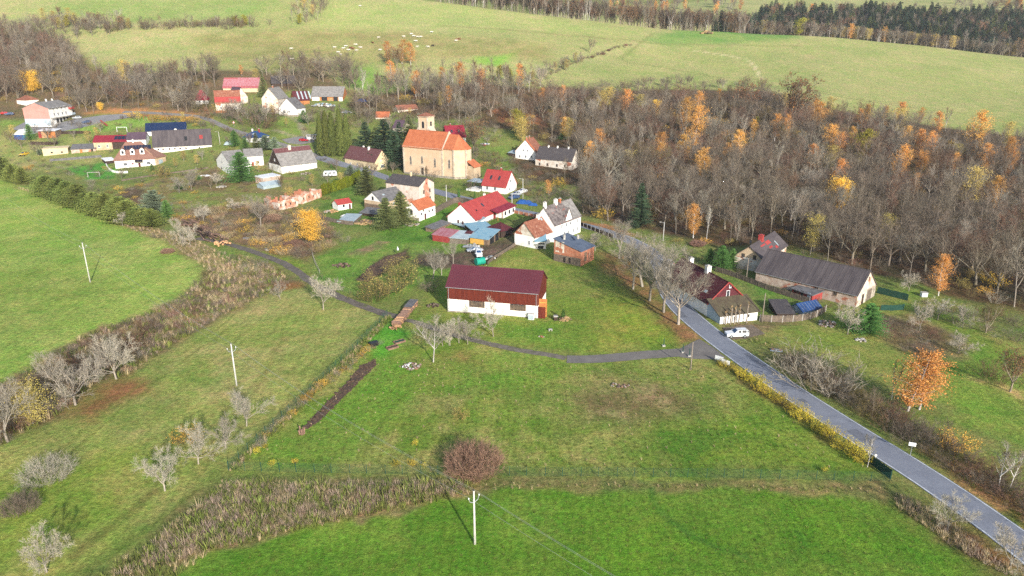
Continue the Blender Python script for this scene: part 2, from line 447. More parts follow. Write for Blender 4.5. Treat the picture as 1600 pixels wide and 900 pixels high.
ROAD_PX = [(1760, 985), (1670, 912), (1598, 851), (1440, 740), (1293, 650), (1200, 587), (1112, 525), (1056, 476), (1040, 440), (1036, 416), (1016, 393), (985, 375), (945, 361), (905, 351),
           (841, 336), (801, 328), (760, 318), (713, 308), (679, 299), (640, 288), (604, 278), (569, 265), (520, 253), (480, 238), (440, 226), (400, 214), (362, 203), (342, 194), (325, 186), (300, 180), (230, 176), (190, 175)]
DRIVE_PX = [(1118, 546), (1095, 549), (1060, 551), (1000, 555), (950, 560), (905, 562), (880, 561)]
PATH_PX = [(884, 560), (850, 553), (815, 548), (780, 541), (745, 533), (700, 521), (668, 510), (645, 502), (630, 500)]
TRACK_PX = [(622, 495), (600, 490), (570, 480), (540, 468), (505, 452), (485, 440), (470, 428), (445, 412), (420, 402), (395, 393), (360, 382), (330, 376), (305, 372)]
FENCE_PX = [(605, 493), (560, 540), (500, 597), (430, 665), (357, 735)]
FENCE2_PX = [(357, 735), (500, 739), (700, 742), (900, 744), (1100, 746), (1250, 749), (1370, 752), (1392, 752)]
# every entry: outline in the photograph, colour, second colour, patch size (m), edge softness (m)
COVER = [
 # far pastures and the ground beyond the crest
 ([(-400, 60), (300, 110), (560, 150), (880, 135), (1100, 138), (1300, 170), (1500, 200), (1800, 240), (1800, -50), (-400, -50)], (148, 154, 104), (158, 160, 114), 40, 12),
 ([(860, 128), (980, 80), (1100, 55), (1300, 64), (1600, 96), (1700, 110), (1700, 225), (1500, 200), (1300, 165), (1200, 135), (1050, 132), (930, 140)], (146, 155, 100), (154, 158, 108), 40, 8),
 ([(1000, 62), (1040, 52), (1180, 50), (1250, 60), (1150, 68), (1040, 70)], (108, 146, 76), (124, 150, 84), 15, 10),
 ([(520, 0), (660, 0), (900, 35), (1000, 52), (860, 50), (680, 48), (480, 45)], (150, 162, 104), (158, 163, 112), 40, 12),
 ([(100, 0), (440, 0), (400, 30), (200, 36), (60, 14)], (140, 158, 98), (132, 150, 90), 30, 10),
 ([(300, 55), (470, 45), (860, 70), (860, 95), (740, 90), (560, 100), (420, 110), (330, 100)], (152, 150, 102), (140, 138, 92), 14, 10),
 ([(530, 104), (580, 104), (610, 140), (590, 152), (560, 140), (540, 120)], (112, 158, 64), (126, 160, 74), 10, 5),
 ([(740, 90), (800, 85), (790, 105), (745, 100)], (120, 164, 66), (130, 168, 72), 10, 6),
 # meadow beyond the rough strip, top to bottom
 ([(-60, 255), (30, 290), (110, 320), (210, 355), (260, 375), (322, 420), (318, 438), (270, 470), (190, 505), (140, 520), (60, 570), (0, 600), (-160, 680)], (140, 168, 72), (156, 174, 88), 16, 3),
 ([(-60, 430), (80, 410), (180, 450), (160, 500), (60, 520), (-60, 560)], (140, 160, 76), (126, 152, 64), 12, 10),
 # second meadow
 ([(480, 450), (560, 478), (600, 495), (350, 735), (100, 890), (-200, 1100), (-240, 760), (0, 700), (90, 655), (200, 590), (280, 535), (380, 480), (440, 455)], (144, 154, 82), (158, 158, 98), 12, 3),
 ([(240, 560), (400, 510), (520, 520), (420, 610), (300, 700), (150, 780), (100, 720)], (156, 158, 96), (140, 152, 78), 9, 10),
 ([(-100, 760), (200, 700), (300, 720), (120, 880), (-150, 1000)], (126, 150, 54), (140, 152, 72), 8, 6),
 # bottom meadow
 ([(180, 930), (330, 860), (520, 815), (700, 775), (800, 765), (1000, 762), (1200, 765), (1400, 780), (1560, 890), (1900, 1150), (-100, 1200)], (92, 136, 28), (110, 146, 44), 10, 1.5),
 ([(900, 800), (1400, 800), (1480, 870), (1300, 930), (1000, 900)], (98, 142, 26), (88, 130, 28), 10, 8),
 # big garden
 ([(357, 735), (605, 495), (640, 500), (760, 540), (900, 566), (1060, 556), (1115, 562), (1230, 640), (1370, 735), (1375, 750), (1100, 746), (700, 742)], (116, 142, 50), (146, 150, 82), 7, 1.2),
 ([(880, 580), (960, 570), (1120, 580), (1160, 640), (1120, 680), (1000, 670), (900, 660), (860, 610)], (140, 140, 84), (116, 138, 58), 5, 6),
 ([(900, 620), (1000, 590), (1080, 620), (1110, 660), (1000, 668), (920, 655)], (150, 138, 100), (120, 112, 76), 3, 3),
 ([(1000, 660), (1180, 640), (1280, 700), (1330, 740), (1040, 738)], (112, 142, 40), (84, 126, 34), 5, 6),
 ([(420, 690), (600, 560), (690, 560), (620, 650), (520, 735), (400, 728)], (108, 150, 42), (120, 150, 54), 6, 4),
 ([(560, 545), (610, 500), (640, 520), (600, 560)], (88, 166, 36), (104, 168, 46), 5, 2),
 ([(780, 555), (860, 560), (880, 600), (780, 610), (690, 600)], (106, 148, 44), (124, 146, 60), 6, 6),
 ([(650, 560), (720, 545), (760, 560), (700, 575), (650, 575)], (140, 128, 72), (120, 136, 60), 4, 3),
 # land round the barn
 ([(640, 498), (700, 412), (780, 388), (860, 388), (950, 410), (1000, 450), (1060, 530), (1050, 545), (900, 552), (760, 530)], (118, 142, 52), (138, 148, 70), 8, 2),
 ([(930, 470), (985, 460), (1050, 530), (940, 545)], (130, 152, 46), (144, 150, 60), 7, 5),
 ([(760, 505), (860, 505), (900, 540), (780, 532)], (100, 144, 40), (112, 146, 48), 6, 4),
 ([(855, 390), (880, 425), (840, 470), (950, 440), (930, 400)], (126, 138, 66), (112, 136, 54), 6, 4),
 # gardens behind the barn
 ([(490, 440), (500, 400), (580, 365), (680, 330), (700, 345), (760, 400), (700, 430), (660, 445), (590, 472)], (98, 142, 48), (116, 146, 62), 7, 2),
 ([(615, 345), (690, 325), (740, 310), (700, 345), (680, 380), (600, 380)], (100, 144, 48), (88, 130, 44), 7, 3),
 ([(556, 438), (600, 400), (640, 395), (625, 412), (575, 440)], (92, 78, 66), (78, 66, 56), 3, 1),
 ([(620, 395), (640, 388), (638, 397), (622, 402)], (88, 76, 64), None, 3, 1),
 ([(540, 398), (590, 375), (610, 378), (570, 398)], (156, 130, 108), (120, 130, 80), 3, 1.5),
 ([(710, 395), (800, 368), (806, 382), (760, 412), (720, 425), (640, 410), (650, 398)], (96, 84, 76), (112, 98, 88), 5, 2),
 # village ground
 ([(180, 290), (380, 250), (430, 255), (500, 290), (480, 330), (380, 330), (270, 335), (230, 310)], (128, 140, 72), (132, 122, 84), 6, 3),
 ([(250, 275), (330, 268), (370, 285), (345, 300), (270, 300)], (124, 102, 82), (132, 130, 80), 5, 3),
 ([(185, 300), (215, 290), (230, 310), (200, 325)], (104, 88, 74), None, 5, 2),
 ([(100, 262), (160, 250), (185, 266), (180, 280), (138, 280)], (76, 150, 50), (84, 154, 54), 6, 1.5),
 ([(0, 205), (130, 215), (180, 250), (60, 270), (-40, 250)], (128, 140, 80), (142, 146, 92), 6, 4),
 ([(90, 205), (160, 190), (230, 184), (240, 196), (140, 208)], (112, 152, 62), (124, 156, 72), 8, 3),
 ([(0, 180), (35, 178), (38, 192), (0, 196)], (120, 150, 66), None, 8, 3),
 ([(340, 180), (420, 165), (470, 200), (500, 222), (440, 215), (390, 205)], (120, 142, 66), (100, 112, 58), 7, 3),
 ([(500, 290), (570, 268), (600, 285), (580, 330), (500, 340)], (112, 142, 62), (90, 120, 50), 6, 3),
 ([(505, 340), (580, 320), (640, 350), (590, 355), (520, 350)], (92, 124, 52), None, 6, 3),
 ([(680, 290), (760, 280), (760, 300), (690, 298)], (118, 138, 64), (108, 124, 60), 5, 2),
 ([(600, 170), (680, 165), (700, 195), (640, 200)], (120, 150, 70), (132, 150, 84), 6, 3),
 ([(735, 225), (860, 232), (860, 262), (760, 268), (735, 250)], (110, 134, 62), (100, 112, 60), 5, 3),
 ([(744, 335), (800, 322), (830, 330), (800, 345), (760, 362)], (96, 124, 52), None, 5, 2),
 # woods: brown litter
 ([(760, 160), (860, 134), (940, 142), (1100, 140), (1200, 142), (1300, 170), (1480, 200), (1800, 240), (1800, 520), (1560, 480), (1480, 465), (1430, 440), (1370, 432), (1240, 385), (1120, 385), (1040, 368), (960, 348), (905, 335), (905, 290), (820, 280), (800, 250), (850, 225), (800, 205), (740, 195)], (100, 78, 62), (84, 72, 62), 7, 3),
 ([(550, 155), (640, 140), (760, 130), (850, 140), (760, 180), (690, 190), (620, 175), (560, 185)], (112, 90, 72), (96, 84, 70), 8, 4),
 ([(-200, 50), (60, 50), (110, 66), (150, 112), (300, 112), (335, 108), (420, 112), (500, 110), (560, 150), (490, 140), (340, 150), (320, 180), (160, 176), (120, 186), (-200, 190)], (116, 98, 80), (102, 90, 74), 9, 5),
 ([(130, 178), (170, 170), (260, 172), (330, 182), (330, 186), (230, 180)], (176, 126, 84), None, 6, 3),
 ([(760, 175), (790, 165), (840, 178), (850, 195), (800, 195)], (148, 92, 64), (110, 80, 62), 5, 4),
 # rough strip between the meadows
 ([(322, 420), (380, 395), (450, 425), (470, 445), (430, 455), (380, 478), (280, 533), (200, 588), (150, 600), (90, 655), (0, 698), (-80, 730), (-80, 640), (0, 600), (60, 570), (140, 520), (200, 500), (270, 470), (316, 438)], (150, 130, 96), (118, 104, 84), 4, 2),
 ([(20, 292), (60, 300), (160, 340), (240, 355), (300, 370), (330, 385), (440, 430), (400, 440), (330, 425), (260, 378), (120, 325)], (160, 140, 102), (132, 122, 78), 4, 2),
 ([(270, 340), (400, 315), (500, 330), (520, 370), (480, 410), (430, 400), (330, 372), (290, 365)], (150, 130, 92), (118, 104, 80), 4, 3),
 ([(330, 384), (380, 392), (400, 405), (370, 410), (335, 396)], (108, 138, 56), None, 4, 2),
 ([(400, 392), (440, 398), (480, 410), (488, 440), (470, 425)], (126, 148, 56), (140, 130, 80), 4, 2),
 ([(94, 652), (140, 608), (190, 588), (240, 600), (190, 630), (130, 655)], (150, 108, 76), (138, 116, 74), 3, 3),
 ([(420, 445), (460, 442), (470, 450), (430, 458)], (156, 104, 72), None, 3, 2),
 # reed bank under the garden fence
 ([(355, 745), (700, 748), (1000, 750), (1390, 757), (1450, 800), (1560, 888), (1480, 860), (1400, 785), (1200, 768), (800, 767), (700, 778), (520, 818), (330, 862), (180, 932), (120, 940), (200, 870), (300, 770)], (138, 130, 84), (120, 122, 76), 3, 1),
 ([(340, 770), (500, 755), (730, 755), (720, 770), (520, 812), (330, 855), (230, 890), (260, 840)], (146, 126, 100), (116, 118, 74), 3, 1.5),
 # road verges, leaf litter under the road trees
 ([(1110, 500), (1060, 455), (1050, 430), (1060, 420), (1090, 470), (1160, 515), (1210, 560), (1330, 640), (1620, 820), (1700, 870), (1700, 800), (1560, 720), (1400, 640), (1240, 545)], (140, 132, 78), (120, 128, 66), 4, 1.5),
 ([(1420, 690), (1500, 720), (1620, 790), (1640, 840), (1560, 790)], (196, 152, 98), (170, 134, 88), 3, 2),
 ([(930, 392), (985, 400), (1000, 440), (1060, 500), (1095, 528), (1060, 535), (1030, 500), (990, 465), (940, 415)], (150, 108, 80), (128, 112, 70), 4, 3),
 ([(905, 345), (960, 352), (1000, 372), (960, 366)], (166, 116, 84), None, 4, 2),
 ([(1100, 560), (1130, 560), (1240, 640), (1370, 735), (1340, 720), (1220, 640)], (112, 96, 62), (124, 124, 60), 3, 1.2),
 ([(1400, 790), (1500, 780), (1640, 900), (1600, 960)], (126, 106, 72), (116, 118, 64), 3, 3),
 ([(1500, 830), (1540, 850), (1560, 880), (1520, 870)], (150, 96, 66), None, 3, 2),
 ([(1126, 506), (1190, 500), (1240, 505), (1200, 525), (1160, 530), (1130, 520)], (136, 116, 96), (120, 110, 84), 3, 2),
 # meadow beyond the road
 ([(1180, 520), (1290, 495), (1380, 465), (1480, 490), (1600, 540), (1640, 640), (1600, 690), (1500, 640), (1400, 600), (1290, 575), (1220, 555)], (122, 142, 58), (136, 144, 74), 7, 3),
 ([(1450, 560), (1540, 540), (1600, 620), (1640, 700), (1500, 660)], (104, 146, 46), (120, 148, 56), 7, 4),
 ([(1375, 500), (1420, 490), (1500, 530), (1510, 555), (1440, 565), (1380, 530)], (124, 104, 88), (146, 128, 96), 4, 3),
 ([(1370, 455), (1440, 450), (1480, 475), (1440, 490), (1370, 480)], (112, 138, 62), (128, 132, 72), 6, 3),
 ([(1520, 590), (1560, 600), (1640, 640), (1600, 625)], (188, 160, 112), None, 3, 1.5),
 ([(1165, 440), (1230, 455), (1270, 480), (1240, 490), (1190, 470)], (92, 132, 54), (110, 136, 64), 5, 2),
]
def build_ground():
 ys = [44.0]
 while ys[-1] < 1700:
  ys.append(ys[-1] * 1.0058 + 0.02)
 ys = np.array(ys)
 ts = np.arange(-0.98, 0.981, 0.0044)
 X = ts[None, :] * (ys[:, None] + 25)
 Y = np.repeat(ys[:, None], len(ts), 1)
 Z = ground_z(X, Y)
 nr, nc = X.shape
 V = np.stack([X, Y, Z], -1).reshape(-1, 3)
 x, y = V[:, 0], V[:, 1]
 # warped copies of the plan so that borders wander
 wx = x + (fbm(x / 5, y / 5, 21, 3) - 0.5) * 4.5
 wy = y + (fbm(x / 5, y / 5, 22, 3) - 0.5) * 4.5
 C = np.repeat(lin((120, 132, 72))[None], len(x), 0)
 for outline, c1, c2, size, soft in COVER:
  W = np.array(world_poly(outline))
  lo = W.min(0) - 3 * soft - 4; hi = W.max(0) + 3 * soft + 4
  k = np.where((x > lo[0]) & (x < hi[0]) & (y > lo[1]) & (y < hi[1]))[0]
  if len(k) == 0: continue
  q, r = wx[k], wy[k]
  d = dist_line(np.concatenate([W, W[:1]]), q, r)
  sd = np.where(inside(W, q, r), d, -d)
  a = sstep(-soft, soft, sd)[:, None]
  cc = lin(c1)[None]
  if c2 is not None:
   f = sstep(0.38, 0.62, fbm(q / size, r / size, int(size * 7) + 31, 5))[:, None]
   cc = cc * (1 - f) + lin(c2)[None] * f
  C[k] = C[k] * (1 - a) + cc * a
 # broad unevenness of the sward
 f = (fbm(x / 22, y / 22, 77, 4) - 0.5)[:, None]
 C = C * (1 + f * np.array([0.36, 0.16, 0.3])[None])
 f = (fbm(x / 4, y / 4, 78, 4) - 0.5)[:, None]
 C = C * (1 + f * np.array([0.6, 0.35, 0.5])[None] * (1 - .7 * sstep(300, 500, y))[:, None])
 # trodden lines and ruts
 for px, wd, c, am in (([(1020, 52), (1008, 62), (985, 80), (962, 95), (1040, 105), (1130, 122)], 1.6, (104, 116, 66), 0.5), ([(690, 40), (900, 56), (1120, 70), (1250, 72)], 1.8, (120, 118, 78), 0.5),
                          ([(1083, 79), (1120, 84), (1170, 92), (1180, 105), (1190, 125)], 1.1, (206, 196, 170), 0.7),
                          ([(1022, 764), (1025, 790), (1050, 815), (1085, 840), (1130, 860), (1170, 870)], 0.55, (60, 110, 40), 0.6),
                          ([(1240, 830), (1265, 850), (1225, 880), (1200, 890)], 0.5, (70, 118, 36), 0.5), ([(590, 680), (550, 730), (610, 640), (650, 590)], 0.5, (96, 126, 40), 0.6),
                          ([(1380, 480), (1480, 500), (1560, 520)], 1.2, (140, 136, 80), 0.5), ([(1540, 560), (1545, 600), (1580, 650), (1640, 690)], 1.0, (96, 126, 46), 0.5),
                          ([(360, 500), (300, 540), (230, 590), (120, 680), (0, 780)], 0.3, (112, 122, 56), 0.7), ([(372, 504), (312, 545), (242, 596), (134, 688), (14, 790)], 0.3, (112, 122, 56), 0.7), ([(455, 470), (440, 540), (380, 640), (300, 760)], 0.3, (116, 124, 60), 0.6), ([(240, 770), (180, 820), (110, 870)], 0.8, (110, 112, 60), 0.7), ([(350, 730), (280, 790), (200, 850), (120, 905)], 0.5, (100, 118, 52), 0.5),
                          ([(440, 175), (462, 185), (472, 200), (478, 213)], 1.2, (150, 144, 136), 0.9), ([(430, 203), (455, 212), (478, 217)], 1.2, (156, 148, 136), 0.8)):
  W = line_world(px, 1.5)
  lo = W.min(0) - 6; hi = W.max(0) + 6
  k = np.where((x > lo[0]) & (x < hi[0]) & (y > lo[1]) & (y < hi[1]))[0]
  if len(k) == 0: continue
  a = (am * sstep(wd * 1.5, wd * 0.4, dist_line(W, wx[k] * .3 + x[k] * .7, wy[k] * .3 + y[k] * .7)) * (0.55 + 0.6 * fbm(x[k] / 1.5, y[k] / 1.5, 5, 3)))[:, None]
  C[k] = C[k] * (1 - a) + lin(c)[None] * a
 lum = C @ np.array([0.25, 0.65, 0.1])
 C = lum[:, None] + (C - lum[:, None]) * 0.88
 C = np.clip(C * GK * np.array([1.07, 1.04, 0.8]), 0.004, 0.9)
 me = bpy.data.meshes.new('ground')
 i = np.arange(nr * nc).reshape(nr, nc)
 F = np.stack([i[:-1, :-1], i[:-1, 1:], i[1:, 1:], i[1:, :-1]], -1).reshape(-1, 4)
 me.vertices.add(len(V)); me.vertices.foreach_set('co', V.astype(np.float32).ravel())
 me.loops.add(F.size); me.loops.foreach_set('vertex_index', F.astype(np.int32).ravel())
 me.polygons.add(len(F)); me.polygons.foreach_set('loop_start', np.arange(0, F.size, 4, dtype=np.int32)); me.polygons.foreach_set('loop_total', np.full(len(F), 4, np.int32))
 me.polygons.foreach_set('use_smooth', np.ones(len(F), bool))
 me.update(calc_edges=True)
 at = me.attributes.new('cover', 'FLOAT_COLOR', 'POINT')
 at.data.foreach_set('color', np.concatenate([C, np.ones((len(C), 1))], 1).astype(np.float32).ravel())
 me.materials.append(ground_material())
 tag(put('ground', me), kind='structure')
build_ground()
# ------------------------------------------------------------------ road, drive and tracks: sheets that lie on the ground
def asphalt(name, c, c2, edge=0.0):
 return mat(name, c, c2, 0.35, k=0.72, fine=0.12, bump=0.01, lo=0.35, hi=0.7, c3=np.array(c) * 0.91, lo3=0.55, hi3=0.72)
def strip(name, W, width, lift, m, offs=0.0, ragged=0.0, kind='structure', seed=3):
 W = np.asarray(W)
 T = np.gradient(W, axis=0); T /= np.linalg.norm(T, axis=1)[:, None]
 Nn = np.stack([-T[:, 1], T[:, 0]], 1)
 rows = []
 s = np.linspace(-0.5, 0.5, 5) if width > 1 else np.array([-0.5, 0.5])
 s_al = np.concatenate([[0], np.cumsum(np.linalg.norm(np.diff(W, axis=0), axis=1))])
 for t in s:
  w_ = width * np.ones(len(W))
  if ragged and abs(t) == 0.5:
   w_ = width + ragged * (fbm(s_al / 1.7, s_al * 0 + t * 9, seed, 4) - 0.5) * 2
  p = W + Nn * (offs + t * w_)[:, None]
  rows.append(np.concatenate([p, (ground_z(p[:, 0], p[:, 1]) + lift)[:, None]], 1))
 mb = MB(); n = len(W)
 V = np.concatenate(rows)
 mb.faces(V, [(i + j * n, i + 1 + j * n, i + 1 + (j + 1) * n, i + (j + 1) * n) for j in range(len(s) - 1) for i in range(n - 1)])
 return tag(mb.build(name, m, smooth=True), kind=kind)
ROAD_W = 5.6
road_line = line_world(ROAD_PX, 1.0)
main_m = asphalt('blue_grey_asphalt', (146, 150, 160), (130, 134, 146))
lane = int(np.argmin(np.hypot(*(road_line - P(500, 245)[:2]).T)))
strip('road', road_line[:lane + 2], ROAD_W, 0.06, main_m, ragged=0.12)
lane_m = asphalt('worn_lane_asphalt', (150, 146, 142), (128, 124, 120))
strip('village_lane', road_line[lane:], 3.7, 0.055, lane_m, ragged=0.35)
edge_m = mat('worn_white_road_paint', (226, 230, 232), (190, 196, 202), 1.0, k=0.8, fine=0.1)
for sgn in (-1, 1):
 strip('road_edge_marking', road_line[:170], 0.17, 0.075, edge_m, offs=sgn * (ROAD_W / 2 - 0.22))
drive_m = asphalt('cracked_grey_asphalt', (138, 132, 126), (116, 110, 106))
strip('driveway', line_world(DRIVE_PX, 0.8), 3.6, 0.045, drive_m, ragged=0.5)
strip('footpath', line_world(PATH_PX, 0.8), 1.9, 0.04, mat('gravel_path', (140, 130, 120), (116, 112, 92), 0.8, k=0.66, fine=0.25), ragged=0.7, seed=8)
strip('farm_track', line_world(TRACK_PX, 0.8), 2.6, 0.04, mat('grey_brown_track', (136, 124, 116), (112, 104, 92), 0.8, k=0.64, fine=0.25, c3=(112, 116, 76), lo3=0.6, hi3=0.7), ragged=0.8, seed=9)
def patch(name, px, lift, m, ragged=0.6, step=1.2):
 """a flat surfacing laid over the ground inside an outline"""
 W = np.array(world_poly(px))
 Q = []
 for a, b in zip(W, np.roll(W, -1, 0)):
  n = max(int(np.linalg.norm(b - a) / step), 1)
  for k in range(n): Q.append(a + (b - a) * k / n)
 Q = np.array(Q)
 Q = Q + (np.stack([fbm(Q[:, 0] / 2, Q[:, 1] / 2, 4, 3), fbm(Q[:, 0] / 2, Q[:, 1] / 2, 5, 3)], 1) - 0.5) * 2 * ragged
 c = Q.mean(0)
 mb = MB()
 rings = [Q * f + c * (1 - f) for f in (1.0, 0.75, 0.5, 0.25)]
 V = [(p[0], p[1], gz(p[0], p[1]) + lift) for r in rings for p in r] + [(c[0], c[1], gz(*c) + lift)]
 n = len(Q); fs = []
 for j in range(3):
  for i in range(n):
   k = (i + 1) % n
   fs.append((j * n + i, j * n + k, (j + 1) * n + k, (j + 1) * n + i))
 for i in range(n): fs.append((3 * n + i, 3 * n + (i + 1) % n, 4 * n))
 mb.faces(V, fs)
 return tag(mb.build(name, m, smooth=True), kind='structure')
crk = mat('dark_asphalt_repair', (128, 131, 140), (116, 119, 128), 0.8, k=0.7, fine=0.15)
for i, (px, w_) in enumerate((([(1166, 552), (1196, 574)], 1.5), ([(1330, 672), (1362, 694)], 1.9), ([(1478, 776), (1502, 792)], 1.4), ([(1060, 487), (1070, 497)], 1.6), ([(1250, 624), (1262, 632)], 1.2))):
 strip('asphalt_repair', line_world(px, .5), w_, 0.07, crk, ragged=.25, seed=20 + i)
patch('driveway_apron', [(1062, 545), (1092, 530), (1112, 542), (1134, 560), (1112, 562), (1085, 561), (1062, 558)], 0.05, drive_m, 0.2)
patch('village_yard_paving', [(18, 202), (40, 190), (60, 202), (100, 190), (120, 186), (160, 180), (210, 178), (215, 182), (165, 190), (130, 199), (90, 207), (60, 208)], 0.06, asphalt('pale_yard_asphalt', (150, 149, 150), (132, 131, 132)), 0.3)
patch('village_square_paving', [(440, 218), (470, 213), (490, 217), (492, 222), (470, 226), (450, 224)], 0.065, lane_m, 0.3)
patch('parking_apron', [(1128, 512), (1175, 508), (1195, 522), (1165, 530), (1145, 531)], 0.05, mat('earth_and_gravel', (146, 128, 112), (124, 112, 94), 0.8, k=0.66, fine=0.25), 0.4)
# ------------------------------------------------------------------ houses
FOOT = []                                   # footprints, so that no tree grows inside a house
class House:
 """a gabled, hipped or lean-to building standing on the ground; local x runs along the front AB, y goes away from the camera"""
 def __init__(s, name, label, cat, A, B, d, eave, ridge, axis='x', wall='white_plaster', roof='grey_slate', over=0.45, verge=0.3, hip=(0, 0), t=0.16,
                 gable=None, group=None, plinth=None, drop=1.6, ridge_cap=True, base=None, off=0.0):
  a, b = P(*A), P(*B)
  s.W = float(np.hypot(*(b - a)[:2])); s.d = d; s.axis = axis
  s.rz = math.atan2(b[1] - a[1], b[0] - a[0])
  u = (b - a)[:2] / s.W; n = np.array([-u[1], u[0]])
  if off: a = a + np.append(n * off, 0); b = b + np.append(n * off, 0)
  s.o = np.array([a[0], a[1], min(a[2], b[2]) if base is None else base]); s.u, s.n = u, n
  s.E = height_to(s.o, eave) if eave > 25 else eave
  q = s.world(0, d / 2, 0) if axis == 'x' else s.world(s.W / 2, 0, 0)
  if axis == 'mono': q = s.world(0, d, 0)
  if axis == 'monox': q = s.world(s.W, 0, 0)
  s.H = height_to(q, ridge) if ridge > 25 else s.E + ridge
  FOOT.append([s.world(x, y, 0)[:2] for x, y in ((0, 0), (s.W, 0), (s.W, d), (0, d))])
  s.root = empty(name, tuple(s.o), s.rz, label, cat, group)
  W, E, H = s.W, s.E, s.H
  s.hip = hip; s.over = over
  # --- walls
  mb = MB()
  z0 = -drop
  def ring(top):
   mb.faces([(0, 0, z0), (W, 0, z0), (W, d, z0), (0, d, z0)] + top, [(0, 1, 5, 4), (1, 2, 6, 5), (2, 3, 7, 6), (3, 0, 4, 7)])
  gm = 1 if gable else 0
  if axis == 'mono':
   ring([(0, 0, E), (W, 0, E), (W, d, H), (0, d, H)])
  elif axis == 'monox':
   ring([(0, 0, E), (W, 0, H), (W, d, H), (0, d, E)])
  else:
   ring([(0, 0, E), (W, 0, E), (W, d, E), (0, d, E)])
   if axis == 'x':
    if not hip[0]: mb.poly([(0, d, E), (0, 0, E), (0, d / 2, H)], gm)
    if not hip[1]: mb.poly([(W, 0, E), (W, d, E), (W, d / 2, H)], gm)
   else:
    if not hip[0]: mb.poly([(0, 0, E), (W, 0, E), (W / 2, 0, H)], gm)
    if not hip[1]: mb.poly([(W, d, E), (0, d, E), (W / 2, d, H)], gm)
  s.walls = mb.build('wall', [M[wall], M[gable or wall]], s.root)
  if plinth:
   pb = MB(); e = 0.05
   h = 0.7 if plinth is True else plinth
   for bx in ((-e, -e, W + e, 0.0), (-e, d, W + e, d + e), (-e, 0.003, -0.003, d - 0.003), (W + 0.003, 0.003, W + e, d - 0.003)):
    pb.box(bx[0], bx[1], z0, bx[2], bx[3], h)
   pb.build('plinth', M['plinth'], s.root)
  # --- roof
  rb = MB(); g = t * 0.9
  if axis == 'mono':
   sl = (H - E) / d
   rb.slab([(-verge, -over, E - over * sl + g), (W + verge, -over, E - over * sl + g), (W + verge, d + over, H + over * sl + g), (-verge, d + over, H + over * sl + g)], t)
  elif axis == 'monox':
   sl = (H - E) / W
   rb.slab([(-over, -verge, E - over * sl + g), (W + over, -verge, H + over * sl + g), (W + over, d + verge, H + over * sl + g), (-over, d + verge, E - over * sl + g)], t)
  else:
   def loc(x, y, z):                               # x along the ridge, y across
    return (x, y, z) if axis == 'x' else (W - y, x, z)
   L, D = (W, d) if axis == 'x' else (d, W)
   sl = (H - E) / (D / 2)
   h0, h1 = hip
   x0 = -verge if not h0 else -over; x1 = L + verge if not h1 else L + over
   r0 = -verge if not h0 else h0; r1 = L + verge if not h1 else L - h1
   ze = E - over * sl + g; zr = H + g
   rb.slab([loc(x0, -over, ze), loc(x1, -over, ze), loc(r1, D / 2, zr), loc(r0, D / 2, zr)], t)
   rb.slab([loc(x1, D + over, ze), loc(x0, D + over, ze), loc(r0, D / 2, zr), loc(r1, D / 2, zr)], t)
   if h0: rb.slab([loc(x0, D + over, ze), loc(x0, -over, ze), loc(r0, D / 2, zr)], t)
   if h1: rb.slab([loc(x1, -over, ze), loc(x1, D + over, ze), loc(r1, D / 2, zr)], t)
   s.sl = sl; s.D = D; s.L = L; s.loc = loc; s.g = g
  s.roof = rb.build('roof', M[roof], s.root)
  if ridge_cap and axis not in ('mono', 'monox'):
   cb = MB(); cb.tube(loc(r0, D / 2, zr + 0.0), loc(r1, D / 2, zr + 0.0), 0.13, n=6)
   cb.build('ridge_cap', M[roof], s.roof)
 def world(s, x, y, z):
  q = s.o[:2] + s.u * x + s.n * y
  return np.array([q[0], q[1], s.o[2] + z])
 def fp(s, face, u, v, off):
  if face == 'f': return (u, -off, v)
  if face == 'b': return (s.W - u, s.d + off, v)
  if face == 'l': return (-off, s.d - u, v)
  return (s.W + off, u, v)
 def fw(s, face):
  return s.W if face in 'fb' else s.d
 def window(s, face, u, v, w=0.9, h=1.2, frame='white_paint', bars=1, arch=False, name='window', pane='pane', fr=0.1, root=None):
  """u: share of the face's width, v: height of the centre; a frame with a recessed pane behind it"""
  U = u * s.fw(face)
  def bx(mb, u0, v0, u1, v1, o0, o1):
   p = [s.fp(face, a, b_, o) for o in (o0, o1) for (a, b_) in ((u0, v0), (u1, v0), (u1, v1), (u0, v1))]
   mb.faces(p, [(3, 2, 1, 0), (4, 5, 6, 7), (0, 1, 5, 4), (1, 2, 6, 5), (2, 3, 7, 6), (3, 0, 4, 7)])
  fb = MB()
  a, b_, c, e = U - w / 2, U + w / 2, v - h / 2, v + h / 2
  bx(fb, a, c, a + fr, e, 0.0, 0.07); bx(fb, b_ - fr, c, b_, e, 0.0, 0.07)
  bx(fb, a + fr, c, b_ - fr, c + fr, 0.0, 0.068); bx(fb, a + fr, e - fr, b_ - fr, e, 0.0, 0.068)
  for k in range(bars):
   q = a + (k + 1) * w / (bars + 1)
   bx(fb, q - 0.035, c + fr, q + 0.035, e - fr, 0.0, 0.06)
  bx(fb, a - 0.08, c - 0.08, b_ + 0.08, c - 0.003, 0.0, 0.14)
  o = fb.build(name, M[frame], root or s.root)
  pb = MB()
